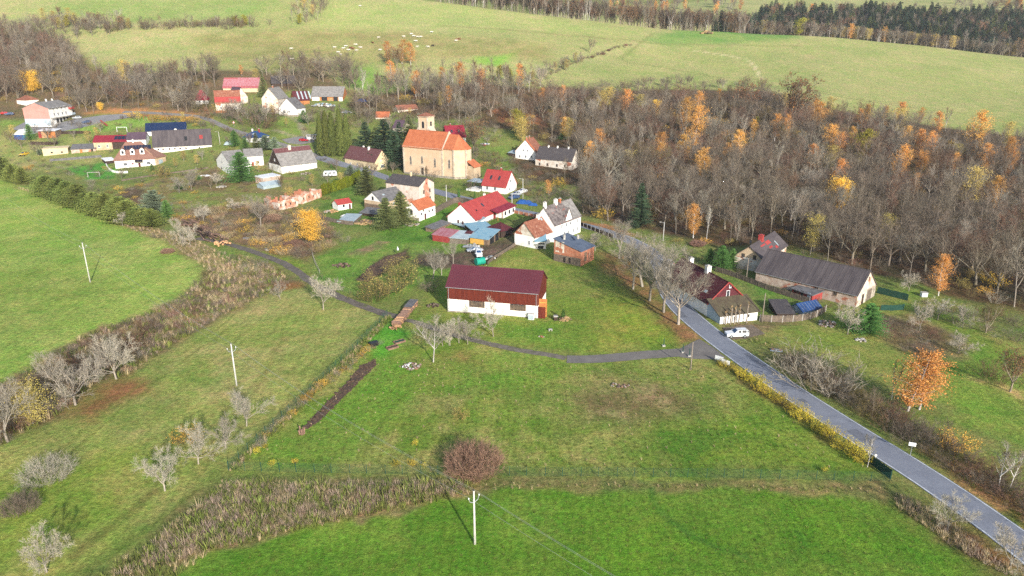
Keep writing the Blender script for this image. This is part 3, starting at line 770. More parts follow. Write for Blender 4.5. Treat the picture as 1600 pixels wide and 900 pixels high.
  if arch:
   n = 8
   pts = [(a + fr, c + fr), (b_ - fr, c + fr)] + [(U + (w / 2 - fr) * math.cos(math.pi * k / n), e - fr + (w / 2 - fr) * math.sin(math.pi * k / n)) for k in range(n + 1)]
   pb.poly([s.fp(face, x, y, 0.03) for x, y in pts])
   ab = MB()
   for k in range(n):
    t0, t1 = math.pi * k / n, math.pi * (k + 1) / n
    q = [(U + (w / 2 - r_) * math.cos(t), e - fr + (w / 2 - r_) * math.sin(t)) for t, r_ in ((t0, -0.06), (t1, -0.06), (t1, fr), (t0, fr))]
    pp = [s.fp(face, x, y, 0.066) for x, y in q] + [s.fp(face, x, y, 0.0) for x, y in q]
    ab.faces(pp, [(0, 1, 2, 3), (0, 4, 5, 1), (2, 6, 7, 3), (1, 5, 6, 2), (3, 7, 4, 0)])
   ab.build('arch_frame', M[frame], o)
  else:
   pb.poly([s.fp(face, x, y, 0.025) for x, y in ((a + fr, c + fr), (b_ - fr, c + fr), (b_ - fr, e - fr), (a + fr, e - fr))])
  pb.build('pane', M[pane], o)
  return s
 def wins(s, face, us, v, w=0.9, h=1.2, **k):
  for u in us: s.window(face, u, v, w, h, **k)
  return s
 def door(s, face, u, w=1.0, h=2.1, m='dark_wood', z=0.0, name='door'):
  U = u * s.fw(face); db = MB()
  p = [s.fp(face, a, b_, o) for o in (0.0, 0.06) for (a, b_) in ((U - w / 2, z), (U + w / 2, z), (U + w / 2, z + h), (U - w / 2, z + h))]
  db.faces(p, [(3, 2, 1, 0), (4, 5, 6, 7), (0, 1, 5, 4), (1, 2, 6, 5), (2, 3, 7, 6), (3, 0, 4, 7)])
  o = db.build(name, M[m], s.root)
  hb = MB(); q = s.fp(face, U + w * 0.38, z + h * 0.48, 0.09)
  hb.box(q[0] - .05, q[1] - .05, q[2] - .03, q[0] + .05, q[1] + .05, q[2] + .03)
  hb.build('handle', M['metal'], o)
  return s
 def panel(s, face, u0, v0, u1, v1, m, name='cladding', off=0.03):
  """a sheet or cladding on a wall, u in metres"""
  pb = MB()
  p = [s.fp(face, a, b_, o) for o in (0.0, off) for (a, b_) in ((u0, v0), (u1, v0), (u1, v1), (u0, v1))]
  pb.faces(p, [(3, 2, 1, 0), (4, 5, 6, 7), (0, 1, 5, 4), (1, 2, 6, 5), (2, 3, 7, 6), (3, 0, 4, 7)])
  pb.build(name, M[m], s.root)
  return s
 def chimney(s, u, h=1.3, across=0.5, w=0.6, m='white_plaster', cap='concrete'):
  """u: share of the ridge's length; across 0 front eave .. 1 back eave"""
  x = u * s.L; y = across * s.D
  z = s.H - abs(across - 0.5) * 2 * (s.H - s.E)
  q = s.loc(x, y, z)
  cb = MB(); cb.box(q[0] - w / 2, q[1] - w / 2, z - 0.6, q[0] + w / 2, q[1] + w / 2, z + h)
  o = cb.build('chimney', M[m], s.roof)
  kb = MB(); kb.box(q[0] - w / 2 - .08, q[1] - w / 2 - .08, z + h, q[0] + w / 2 + .08, q[1] + w / 2 + .08, z + h + .12)
  kb.box(q[0] - w / 4, q[1] - w / 4, z + h + .12, q[0] + w / 4, q[1] + w / 4, z + h + .3)
  put('chimney_cap', kb.mesh('chimney_cap', M[cap]), s.roof)
  return s
 def on_slope(s, x, k, up=0.0, side=0):
  """point of the roof: x metres along the ridge, k 0 at the eave .. 1 at the ridge; side 0 is the front (or the right slope when the ridge runs away)"""
  y = k * s.D / 2 if side == 0 else s.D - k * s.D / 2
  z = s.E + k * (s.H - s.E) + s.g
  n = np.array([0, -s.sl, 1.0]) / math.hypot(s.sl, 1)
  if side: n[1] = -n[1]
  p = np.array([x, y, z]) + n * up
  if s.axis == 'x': return tuple(p)
  return (s.W - p[1], p[0], p[2])
 def roof_panel(s, x0, x1, k0, k1, m, name, up=0.08, side=0, parent=None):
  pb = MB()
  lo = [s.on_slope(a, b, 0.005, side) for a, b in ((x0, k0), (x1, k0), (x1, k1), (x0, k1))]
  hi = [s.on_slope(a, b, up, side) for a, b in ((x0, k0), (x1, k0), (x1, k1), (x0, k1))]
  pb.faces(lo + hi, [(3, 2, 1, 0), (4, 5, 6, 7), (0, 1, 5, 4), (1, 2, 6, 5), (2, 3, 7, 6), (3, 0, 4, 7)])
  return pb.build(name, M[m], parent or s.roof)
 def seams(s, step=0.6, m=None, side=0, h=0.05, w=0.04, name='roof_seam'):
  """standing seams or corrugations, joined as one piece of the roof"""
  sb = MB(); x = step / 2
  while x < s.L:
   lo = [s.on_slope(a, b, 0.002, side) for a, b in ((x - w, -0.05), (x + w, -0.05), (x + w, 1.0), (x - w, 1.0))]
   hi = [s.on_slope(a, b, h, side) for a, b in ((x - w / 2, -0.05), (x + w / 2, -0.05), (x + w / 2, 1.0), (x - w / 2, 1.0))]
   sb.faces(lo + hi, [(4, 5, 6, 7), (0, 1, 5, 4), (1, 2, 6, 5), (2, 3, 7, 6), (3, 0, 4, 7)])
   x += step
  tag(sb.build(name, M[m] if m else s.roof.data.materials[0], s.roof), kind='stuff')
  return s
 def gutter(s, m='metal', side=0):
  y = -s.over - 0.06
  z = s.E - s.over * s.sl + s.g - 0.12
  gb = MB()
  for sd in ((0,) if side == 0 else (0, 1)):
   yy = y if sd == 0 else s.D - y
   gb.tube(s.loc(-0.2, yy, z), s.loc(s.L + 0.2, yy, z), 0.07, n=5)
  gb.build('gutter', M[m], s.roof)
  return s
# the big barn
h = House('barn', 'long barn with maroon metal roof, rust red boards above a white wall', 'barn', (700, 487), (840, 497.5), 10.4, 446, 414.5, wall='white_plaster', roof='maroon', over=0.5, verge=0.35, plinth=0.35)
h.seams(0.55).gutter()
bz = height_to(h.o, 466.5)
# vertical boards above the white wall, each proud of the next
for i in range(int(h.W / 0.48)):
 bb = MB(); x = i * h.W / int(h.W / 0.48); o_ = 0.09 + 0.02 * (i % 2)
 bb.box(x + 0.006, -o_, bz, x + h.W / int(h.W / 0.48) - 0.006, -0.002, h.E - 0.08)
 bb.build('board', M['barn_board'], h.root)
bb = MB()
for i in range(20):
 y = i * h.d / 20; hh = h.E + (h.H - h.E) * (1 - abs((i + .5) / 20 * 2 - 1))
 bb.box(h.W + 0.003, y + 0.01, bz, h.W + 0.08 + 0.02 * (i % 2), y + h.d / 20 - 0.01, hh - 0.1)
tag(bb.build('gable_boarding', M['barn_board'], h.root), kind='stuff')
for u0, u1 in ((0.245, 0.418), (0.70, 0.872)):
 fb = MB(); x0, x1 = u0 * h.W, u1 * h.W; zz = bz - 0.02
 fb.box(x0, -0.1, zz - 1.55, x1, -0.004, zz - 1.42); fb.box(x0, -0.1, zz - 1.42, x0 + .12, -0.004, zz - 0.03); fb.box(x1 - .12, -0.1, zz - 1.42, x1, -0.004, zz - 0.03)
 o = fb.build('window', M['weathered_wood'], h.root, )
 pb = MB(); pb.poly([(x0 + .1, -0.02, zz - 1.44), (x1 - .1, -0.02, zz - 1.44), (x1 - .1, -0.02, zz - .02), (x0 + .1, -0.02, zz - .02)]); pb.build('pane', M['pane'], o)
 sb = MB(); k = 0; x = x0 + .2
 while x < x1 - .2:
  sb.box(x, -0.08, zz - 1.41, x + 0.1 + 0.1 * random.random(), -0.03, zz - 0.05 - 0.2 * random.random()); x += 0.26
 tag(sb.build('lath_screen', M['weathered_wood'], o), kind='stuff')
for x in (0.28, h.W - 0.35):
 db = MB(); db.tube((x, -0.12, -0.2), (x, -0.12, h.E - 0.1), 0.055, n=6); db.build('downpipe', M['metal'], h.root)
db = MB(); db.box(h.W + 0.05, 1.2, 0.1, h.W + 1.9, 1.32, 4.6); o = db.build('barn_door', M['orange_wood'], h.root)
o['label'] = 'open orange timber barn door with braces'
for k in range(4):
 q = MB(); q.box(h.W + 0.15, 1.14, 0.5 + k * 1.05, h.W + 1.8, 1.197, 0.68 + k * 1.05); q.build('door_brace', M['yellow_wood'], o)
db = MB(); db.box(h.W + 0.05, 0.2, 0.05, h.W + 1.75, 0.32, 3.0); db.build('barn_door', M['barn_board'], h.root)
BARN = h
q = h.world(h.W - 1.3, -0.95, 0)
e = empty('meter_cabinet', (q[0], q[1], gz(q[0], q[1])), h.rz, 'white cabinet standing against the white barn wall', 'cabinet')
c = MB(); c.box(-.65, -.3, -0.1, .65, .3, 1.35); o = c.build('cabinet_body', M['white_paint'], e); c = MB(); c.box(-.72, -.36, 1.35, .72, .36, 1.45); c.build('cabinet_top', M['concrete'], e)
c = MB(); c.box(-.55, -.34, .1, .55, -.302, 1.2); c.build('cabinet_door', M['pale_sheet'], e)
# the church
h = House('church', 'ochre village church with orange tiled roof, apse and short stone tower', 'church', (631.5, 270.6), (693, 278.4), 10.6, 227, 202.5, wall='ochre_plaster', roof='orange_tile', over=0.45, verge=0.1, plinth=1.0, drop=2)
CH = h
W, d, E, H = h.W, h.d, h.E, h.H
for u in (0.19, 0.48, 0.80):
 h.window('f', u, 6.2 if u != 0.48 else 6.9, 1.25, 3.6 if u != 0.48 else 3.0, frame='pale_plaster', bars=2, arch=True, fr=0.16)
h.door('f', 0.48, 1.4, 2.9, z=0.7)
tb = MB(); U = 0.48 * W
tb.box(U - 1.15, -0.16, 0.5, U - 0.75, -0.004, 4.0); tb.box(U + 0.75, -0.16, 0.5, U + 1.15, -0.004, 4.0); tb.box(U - 1.3, -0.24, 4.0, U + 1.3, -0.004, 4.35)
tb.build('door_surround', M['pale_plaster'], h.root)
tb = MB()
for x in (-0.06, W - 0.75): tb = MB(); tb.box(x, -0.13, 0.9, x + 0.8, -0.004, E - 0.1); tb.build('corner_pilaster', M['pale_plaster'], h.root)
tb = MB(); tb.box(-0.2, -0.3, E - 0.55, W + 0.05, -0.135, E - 0.1); tb.build('cornice', M['pale_plaster'], h.root)
xb = MB(); xx = 0.62 * W; xb.box(xx - .09, -1.1, -0.3, xx + .09, -0.92, 4.6); xb.box(xx - .85, -1.09, 3.2, xx + .85, -0.93, 3.38)
p_ = h.world(xx, -1.0, 0)
e = empty('wayside_cross', (p_[0], p_[1], p_[2]), h.rz, 'tall dark wooden cross standing against the church wall', 'cross')
xb = MB(); xb.box(-.11, -.1, -0.5, .11, .1, 4.9); xb.build('post', M['dark_wood'], e); xb = MB(); xb.box(-.95, -.102, 3.3, .95, .098, 3.52); xb.build('crossbar', M['dark_wood'], e)
# apse: five sides of an octagon
ap = [(W, 0.35), (W + 5.6, 0.35), (W + 9.8, 3.6), (W + 9.8, d - 3.6), (W + 5.6, d - 0.35), (W, d - 0.35)]
mb = MB(); n = len(ap)
for i in range(n - 1):
 a, b = ap[i], ap[i + 1]
 mb.poly([(a[0], a[1], -2), (b[0], b[1], -2), (b[0], b[1], E - 0.02), (a[0], a[1], E - 0.02)])
mb.build('apse_wall', M['ochre_plaster'], h.root)
mb = MB()
c_ = (W + 4.9, d / 2)
def outw(p, k): v = np.array(p) - np.array(c_); v = v / np.linalg.norm(v); return (p[0] + v[0] * k, p[1] + v[1] * k)
apo = [(W + .1, -0.1)] + [outw(p, .45) for p in ap[1:-1]] + [(W + .1, d + .1)]
for i in range(n - 1):
 a, b = apo[i], apo[i + 1]
 if i in (0, n - 2):
  far = (W + .1, d / 2, H - 0.55)
  mb.slab([(a[0], a[1], E), (b[0], b[1], E), (c_[0], c_[1], H - 0.6), far] if i == 0 else [(a[0], a[1], E), (b[0], b[1], E), far, (c_[0], c_[1], H - 0.6)], 0.15)
 else:
  mb.slab([(a[0], a[1], E), (b[0], b[1], E), (c_[0], c_[1], H - 0.6)], 0.15)
ar = mb.build('apse_roof', M['orange_tile'], h.root)
hb_ = MB()
for p in apo[1:-1]: hb_.tube((p[0], p[1], E + .04), (c_[0], c_[1], H - 0.54), 0.12, n=5)
hb_.build('hip_tiles', M['orange_tile'], ar)
# white parapet between nave and apse
mb = MB()
mb.faces([(W - .25, -.35, E - .2), (W - .25, d / 2, H + .55), (W - .25, d + .35, E - .2), (W + .25, -.35, E - .2), (W + .25, d / 2, H + .55), (W + .25, d + .35, E - .2)], [(0, 2, 1), (3, 4, 5), (0, 1, 4, 3), (1, 2, 5, 4), (2, 0, 3, 5)])
mb.build('gable_parapet', M['pale_plaster'], h.root)
pb = MB()
for p in (ap[1], ap[2], ap[3]): pb = MB(); pb.box(p[0] - .38, p[1] - .38, 0.9, p[0] + .3, p[1] + .3, E - .12); pb.build('apse_pilaster', M['pale_plaster'], h.root)
pb = MB()
for a, b in zip(ap[:-1], ap[1:]):
 v = np.array(b) - np.array(a); nn = np.array([v[1], -v[0]]) / np.linalg.norm(v) * .06
 pb.faces([(a[0] + nn[0], a[1] + nn[1], -2), (b[0] + nn[0], b[1] + nn[1], -2), (b[0] + nn[0], b[1] + nn[1], 1.0), (a[0] + nn[0], a[1] + nn[1], 1.0), (a[0], a[1], 1.0), (b[0], b[1], 1.0)], [(0, 1, 2, 3), (3, 2, 5, 4)])
pb.build('apse_plinth', M['plinth'], h.root)
W_old = h.W; h.fp_old = h.fp
h.fp = lambda face, u, v, off: (W_old + u, 0.35 - off, v)
h.window('f', 3.1 / h.W, 6.2, 1.25, 3.6, frame='pale_plaster', bars=2, arch=True, fr=0.16)
h.fp = h.fp_old
# sacristy against the apse
sb = MB(); sb.box(W + 9.6, 4.2, -2, W + 13.4, 9.4, 5.6); sb.build('sacristy_wall', M['beige'], h.root)
sb = MB(); sb.slab([(W + 13.9, 3.8, 5.3), (W + 13.9, 9.8, 5.3), (W + 9.6, 9.8, 8.0), (W + 9.6, 3.8, 8.0)], .15); sb.build('sacristy_roof', M['orange_tile'], h.root)
# tower beyond the nave
tz0 = P(668, 215)
tx, ty = None, None
q = h.world(W * 0.72, d + 2.6, 0)
def tower():
 x0, y0, s_ = W * 0.30, d + 0.02, 5.0
 c = h.world(x0, y0, 0)
 # find the place along the nave's back whose image lies at 668
 best = min(np.linspace(0, W, 60), key=lambda xx: abs(to_px(h.world(xx, y0 + 2.5, 14))[0] - 667))
 x0 = best - s_ / 2; x1 = x0 + s_; y1 = y0 + s_
 zt = height_to(h.world(best, y0 + 2.5, 0), 182)
 t = MB(); t.box(x0, y0, -2, x1, y1, zt); tw = t.build('tower', M['ochre_plaster'], h.root)
 t = MB()
 for a in (x0 - .12, x1 - .5):
  for b in (y0 - .12, y1 - .5): t.box(a, b, zt - 7.5, a + .62, b + .62, zt - .02)
 t.build('corner_strip', M['pale_plaster'], tw)
 t = MB(); t.box(x0 - .4, y0 - .4, zt - .05, x1 + .4, y1 + .4, zt + .35); t.build('tower_cornice', M['pale_plaster'], tw)
 t = MB(); cx_, cy_ = best, y0 + s_ / 2
 k = [(x0 - .6, y0 - .6, zt + .36), (x1 + .6, y0 - .6, zt + .36), (x1 + .6, y1 + .6, zt + .36), (x0 - .6, y1 + .6, zt + .36), (cx_, cy_, zt + 1.9)]
 t.faces(k, [(0, 1, 4), (1, 2, 4), (2, 3, 4), (3, 0, 4), (3, 2, 1, 0)]); t.build('tower_roof', M['terracotta'], tw)
 t = MB(); t.tube((cx_, cy_, zt + 1.8), (cx_, cy_, zt + 3.0), .07, n=5); t.build('finial', M['dark_paint'], tw)
 for side in range(2):
  t = MB(); f = MB(); n = 8; w_ = .62
  for (mb_, ww, oo, hh) in ((f, .9, .05, .25), (t, w_, .08, 0)):
   pts = [(-ww, zt - 5.0 - hh), (ww, zt - 5.0 - hh)] + [(ww * math.cos(math.pi * j / n), zt - 2.6 + ww * math.sin(math.pi * j / n)) for j in range(n + 1)]
   if side == 0: mb_.poly([(cx_ + a, y0 - oo, b) for a, b in pts])
   else: mb_.poly([(x1 + oo, cy_ + a, b) for a, b in pts])
  o = f.build('belfry_window', M['pale_plaster'], tw); t.build('louvre', M['dark_paint'], o)
 t = MB()
 for a, b in ((x0 - 2.6, x0 - .02), (x1 + .02, x1 + 2.6)):
  t.faces([(a, y0, -1), (b, y0, -1), (b, y1 - 1, -1), (a, y1 - 1, -1), (a, y0, zt - 7.5 if a < x0 else zt - 4), (b, y0, zt - 4 if a < x0 else zt - 7.5), (b, y1 - 1, zt - 4 if a < x0 else zt - 7.5), (a, y1 - 1, zt - 7.5 if a < x0 else zt - 4)],
    [(0, 1, 5, 4), (1, 2, 6, 5), (2, 3, 7, 6), (3, 0, 4, 7), (4, 5, 6, 7)])
 t.build('tower_shoulder', M['pale_plaster'], h.root)
tower()
# houses round the church
h = House('village_house', 'low cream house with speckled maroon roof beside the church', 'house', (539, 253.7), (587, 267.2), 8.4, 245, 228, wall='cream', roof='speckled_maroon', plinth=0.4)
h.chimney(0.40, 1.2, 0.55).chimney(0.62, 1.3, 0.45, 0.8).wins('f', (0.2, 0.42, 0.80), 1.6, 0.9, 1.1).door('f', 0.60, 0.9, 2.0, 'weathered_wood').wins('r', (0.5,), 1.8, 2.2, 1.3, bars=2).window('r', 0.4, 4.6, 0.6, 0.8)
h = House('village_house', 'white cottage with crimson metal roof behind the church apse', 'house', (699.0, 229.0), (728, 226), 9.5, 214, 197, wall='white_plaster', roof='crimson', gable='dark_wood', over=0.6)
h.wins('f', (0.3, 0.72), 1.8, 1.1, 1.3).wins('r', (0.3, 0.7), 1.8, 0.9, 1.2); h.roof_panel(2.5, 3.5, 0.35, 0.6, 'pane', 'skylight'); h.roof_panel(6.2, 7.2, 0.35, 0.6, 'pane', 'skylight'); h.chimney(0.3, 1.0, m='crimson')
h = House('village_house', 'white house with plain red roof and two skylights facing the church', 'house', (753.4, 298.8), (790.5, 303.5), 9.0, 288, 264.8, wall='white_plaster', roof='red_tile', over=0.4)
h.roof_panel(2.6, 3.5, 0.36, 0.62, 'pane', 'skylight'); h.roof_panel(6.4, 7.3, 0.36, 0.62, 'pane', 'skylight'); h.chimney(0.58, 1.1, m='red_tile')
h.wins('f', (0.22, 0.55), 1.7, 1.1, 1.4).wins('r', (0.3, 0.65), 1.7, 0.9, 1.2).window('r', 0.45, 4.8, 1.3, 1.2)
q = h.world(-4.2, 0.5, 0)
e = empty('pergola', (q[0], q[1], gz(q[0], q[1])), h.rz, 'pale open pergola on a white terrace beside the skylight house', 'pergola')
c = MB(); c.box(-2.5, -2.2, -1.5, 3.4, 5, 0.6); c.build('terrace', M['white_plaster'], e)
for x in (-2.2, 3.0):
 for y in (-0.8, 4.6): c = MB(); c.tube((x, y, 0.6), (x, y, 3.5), 0.09, n=6); c.build('post', M['dark_wood'], e)
c = MB(); c.slab([(-2.8, -1.2, 3.6), (3.6, -1.2, 3.6), (3.6, 5, 3.9), (-2.8, 5, 3.9)], 0.12); c.build('canopy', M['pale_sheet'], e)
h = House('village_house', 'white gabled house with brown and orange tiles on the grassy bank', 'house', (805.4, 247), (836.5, 251), 10.5, 235.5, 218.5, axis='y', wall='white_plaster', roof='terracotta', over=0.4)
h.wins('f', (0.22, 0.52, 0.80), 1.7, 0.9, 1.3).wins('f', (0.4, 0.62), 4.6, 0.8, 1.1).window('f', 0.52, 7.0, 0.6, 0.8); h.chimney(0.15, 1.2, m='brick').chimney(0.5, 1.2, m='brick'); h.roof_panel(-0.3, 1.6, 0.0, 0.98, 'orange_tile', 'tile_patch', 0.03)
h = House('abandoned_house', 'derelict grey roofed house with stained cream walls beside the wood', 'house', (836.5, 258), (893, 266), 9.0, 247, 229, wall='old_plaster', roof='dark_slate', over=0.3)
h.wins('f', (0.12, 0.34, 0.6, 0.82), 1.7, 0.9, 1.2, frame='weathered_wood'); h.chimney(0.25, 0.8).chimney(0.5, 0.8).chimney(0.8, 0.8)
h = House('garden_shed', 'small lean-to shed on the grassy bank beside the white gabled house', 'shed', (794, 243), (805, 246.5), 4, 238.5, 0.8, axis='mono', wall='dark_wood', roof='pale_sheet', over=0.2)
# the L-shaped farm
h = House('farm_building', 'long grey roofed farm range with white gable behind the two spruces', 'barn', (597.5, 331), (655, 313), 9.0, 316, 300.5, wall='beige', roof='grey_slate', gable='white_plaster', over=0.35)
h.window('l', 0.5, 4.6, 0.9, 1.3, frame='dark_paint'); h.chimney(0.86, 0.8, 0.3, m='cream').wins('f', (0.3, 0.55, 0.8), 2.0, 0.8, 1.0)
h.roof_panel(3.2, 4.2, 0.5, 0.62, 'pale_sheet', 'skylight', 0.05)
h.panel('l', 0.1, -0.4, 8.9, 2.3, 'weathered_wood', 'timber_cladding')
h = House('farmhouse', 'tall farmhouse with peeling white plaster gable and dark roof', 'house', (656, 323), (679, 314.5), 16, 291, 278, axis='y', wall='peeling', roof='dark_slate', over=0.3)
h.wins('f', (0.3, 0.7), 2.2, 0.9, 1.3, frame='weathered_wood').wins('f', (0.3, 0.7), 5.2, 0.9, 1.3, frame='weathered_wood').window('f', 0.5, 8.2, 0.5, 0.6, frame='red_paint'); h.chimney(0.45, 1.6, m='cream')
h = House('outbuilding', 'white outbuilding with orange tiled roof standing by the spruces', 'outbuilding', (655.5, 346), (680.5, 336), 6.0, 328.3, 315.5, wall='white_plaster', roof='orange_tile', over=0.25)
h.door('f', 0.36, 0.9, 2.1, 'dark_maroon').wins('f', (0.14, 0.6, 0.82), 2.5, 0.6, 0.7, frame='dark_paint').window('f', 0.25, 3.6, 0.7, 0.9, frame='dark_wood').window('l', 0.45, 2.9, 1.1, 1.7, frame='dark_wood')
h.panel('l', 0.02, -0.5, 5.98, 1.2, 'plinth', 'damp_render')
h = House('lean_to_shed', 'open timber lean-to with grey sheet roof by the white gable', 'shed', (563, 336), (592, 340), 4.5, 332, 0.9, axis='mono', wall='dark_wood', roof='grey_slate', over=0.3)
# the red roofed house and its yard
h = House('village_house', 'long house with bright red roof and red porch by the road', 'house', (743, 355), (797.5, 330), 11.0, 343, 319.5, wall='white_plaster', roof='red_tile', gable='white_plaster', over=0.45, plinth=0.5)
RH = h
h.seams(1.1, h=0.03).gutter('red_tile')
h.roof_panel(9.6, 10.6, 0.45, 0.66, 'pane', 'skylight'); h.roof_panel(4.2, 4.8, 0.35, 0.45, 'dark_paint', 'roof_vent'); h.chimney(0.64, 1.0, 0.52).chimney(0.05, 1.2, 0.62, 0.8, m='red_tile', cap='red_tile')
h.wins('f', (0.10, 0.17), 1.6, 0.5, 0.7, frame='grey_slate')
pb = MB(); pb.slab([(h.W * .42, -2.9, 2.9), (h.W * .98, -2.9, 2.9), (h.W * .98, 0.1, 3.9), (h.W * .42, 0.1, 3.9)], .14); po = pb.build('porch_roof', M['crimson'], h.root)
pb = MB(); pb.box(h.W * .60, -2.5, -1, h.W * .96, -0.01, 2.75); pw = pb.build('porch_wall', M['white_plaster'], h.root)
for k in range(3):
 x = h.W * (.66 + .12 * k); pb = MB(); pb.box(x - .55, -2.56, 0.9, x + .55, -2.503, 2.3); o = pb.build('porch_window', M['dark_wood'], h.root); pb = MB(); pb.box(x - .45, -2.58, 1.0, x + .45, -2.562, 2.2); pb.build('pane', M['pane'], o)
pb = MB(); pb.box(h.W * .49, -0.08, 0, h.W * .555, -0.01, 2.2); pb.build('door', M['red_paint'], h.root)
pb = MB(); pb.tube((h.W * .435, -2.6, -.5), (h.W * .435, -2.6, 2.9), .1); pb.tube((h.W * .58, -2.6, -.5), (h.W * .58, -2.6, 2.9), .1); pb.build('porch_post', M['orange_wood'], h.root)
l = House('garage_annex', 'white annex with pale blue sheet roof and four dark doorways', 'annex', (706.5, 349.5), (734, 357.5), 6.0, 346.2, 1.7, axis='mono', wall='white_plaster', roof='pale_sheet', over=1.1)
for u in (0.1, 0.36, 0.62, 0.88): l.door('f', u, 0.9, 2.0, 'dark_maroon')
FOOT.pop()
h = House('yard_shed', 'grey roofed open timber shed at the end of the yard', 'shed', (678, 363), (703, 352), 3.2, 358.5, 0.5, axis='mono', wall='weathered_wood', roof='grey_slate', over=0.3)
h = House('yard_shed', 'pink sheet shed with red planked walls and pinkish roof', 'shed', (676, 376), (702, 380), 5.5, 366.5, 0.9, axis='mono', wall='red_paint', roof='pink_sheet', over=0.15)
h = House('yard_shed', 'low grey shed with patched pale and red sheet roof', 'shed', (703, 380), (730, 382), 5.5, 371.5, 1.0, axis='mono', wall='grey_wood', roof='pale_sheet', over=0.2)
rp = MB(); rp.slab([(h.W * .62, 3.4, 3.0 + h.E - 2.2), (h.W * 1.03, 3.4, 3.0 + h.E - 2.2), (h.W * 1.03, 5.6, h.H + .2), (h.W * .62, 5.6, h.H + .2)], .05); rp.build('red_sheet', M['dark_maroon'], h.roof)
h = House('yard_barn', 'timber yard barn with faded blue sheet roof and black doors', 'barn', (734.5, 380), (763, 383.5), 7.5, 370.5, 1.3, axis='mono', wall='weathered_wood', roof='blue_sheet', over=0.3)
h.panel('f', 0.05, -0.2, h.W - 1.6, h.E - 0.3, 'yellow_wood', 'plank_front').door('r', 0.32, 2.6, 2.6, 'dark_paint').door('r', 0.78, 2.2, 2.6, 'dark_paint')
YB = h
h = House('yard_barn', 'upper yard barn with wide sky blue roof behind the timber front', 'barn', (748, 376), (781, 371), 8.0, 362.0, 0.7, axis='mono', wall='dark_wood', roof='blue_sheet', over=0.35, off=4.2)
h = House('summer_house', 'brown hip roofed pavilion beside the blue roofed barns', 'pavilion', (783, 372), (801, 367.5), 6.5, 360.5, 349.5, wall='dark_wood', roof='dark_maroon', over=0.4, hip=(2.6, 2.6))
h.door('f', 0.5, 1.1, 2.0, 'dark_paint')
h = House('garden_shed', 'small shed with stained grey roof behind the blue barns', 'shed', (740, 366), (754, 363), 4.0, 358.5, 0.5, axis='mono', wall='weathered_wood', roof='blue_sheet', over=0.2)
# white house with the patched roof, and its low wing
h = House('village_house', 'white house wing with old terracotta roof and exposed brick gable', 'house', (804, 381.5), (835.5, 388.5), 9.5, 364.5, 348, axis='y', wall='white_plaster', roof='terracotta', gable='old_plaster', over=0.3)
h.window('f', 0.73, 1.5, 0.8, 1.4).chimney(0.72, 1.3, w=0.8); h.roof_panel(7.6, 8.3, 0.80, 0.96, 'pale_sheet', 'skylight')
WH = h
q0 = to_px(h.world(h.W, h.d, 0))
p0 = h.world(h.W - 1.0, h.d + .02, 0)
a_ = to_px(h.world(-0.0, h.d + .05, 0)); b_ = to_px(h.world(h.W + 0.8, h.d + .05, 0))
h2 = House('village_house', 'tall white house with mottled patched slate roof and side gable', 'house', tuple(a_), tuple(b_), 15.5, 5.6, 5.0, axis='y', wall='white_plaster', roof='patchy_slate', over=0.3)
h2.wins('r', (0.35, 0.5, 0.72, 0.88), 1.7, 0.9, 1.4).wins('r', (0.25, 0.42, 0.58, 0.85), 4.4, 0.9, 1.2).chimney(0.02, 1.6, w=0.8).chimney(0.42, 1.5, w=0.9, m='white_plaster').chimney(0.58, 1.3, m='orange_tile')
# gable that breaks the eave on the road side
gx0, gx1, hx = 6.0, 9.6, h2.W
mb = MB(); mb.faces([(hx + .06, gx0, 5), (hx + .06, gx1, 5), (hx + .06, gx1, 6.4), (hx + .06, (gx0 + gx1) / 2, 9.6), (hx + .06, gx0, 6.4), (hx - 4.0, (gx0 + gx1) / 2, 9.6), (hx - 2.0, gx0, 6.4), (hx - 2, gx1, 6.4)], [(0, 1, 2, 3, 4), (4, 3, 5, 6), (3, 2, 7, 5)])
go = mb.build('side_gable', M['white_plaster'], h2.root)
mb = MB(); mm = (gx0 + gx1) / 2
mb.slab([(hx + .3, gx0 - .3, 6.25), (hx + .3, mm, 9.8), (hx - 4.2, mm, 9.8), (hx - 2.3, gx0 - .3, 6.25)], .12); mb.slab([(hx + .3, mm, 9.8), (hx + .3, gx1 + .3, 6.25), (hx - 2.3, gx1 + .3, 6.25), (hx - 4.2, mm, 9.8)], .12); mb.build('gable_roof', M['patchy_slate'], go)
h2.roof_panel(10.0, 15.7, 0.0, 1.0, 'light_slate', 'newer_slates', 0.04)
l = House('carport', 'white carport with bright blue sheet roof beside the terracotta wing', 'carport', (836.5, 388.8), (853, 388.5), 7.0, 376.5, 1.6, axis='mono', wall='white_plaster', roof='blue_sheet', over=0.5)
l.panel('f', 0.8, 1.35, l.W - 0.4, 1.75, 'dark_paint', 'slot_window').door('f', 0.5, 1.7, 0.9, 'pane', z=0.05, name='window')
FOOT.pop()
# brick shed
h = House('brick_shed', 'two storey brick and rubble shed with dark blue sloping roof', 'shed', (865.3, 407), (907, 416.5), 7.5, 373.5, 393.0, axis='monox', wall='brick', roof='blue_black', over=0.35, verge=0.25)
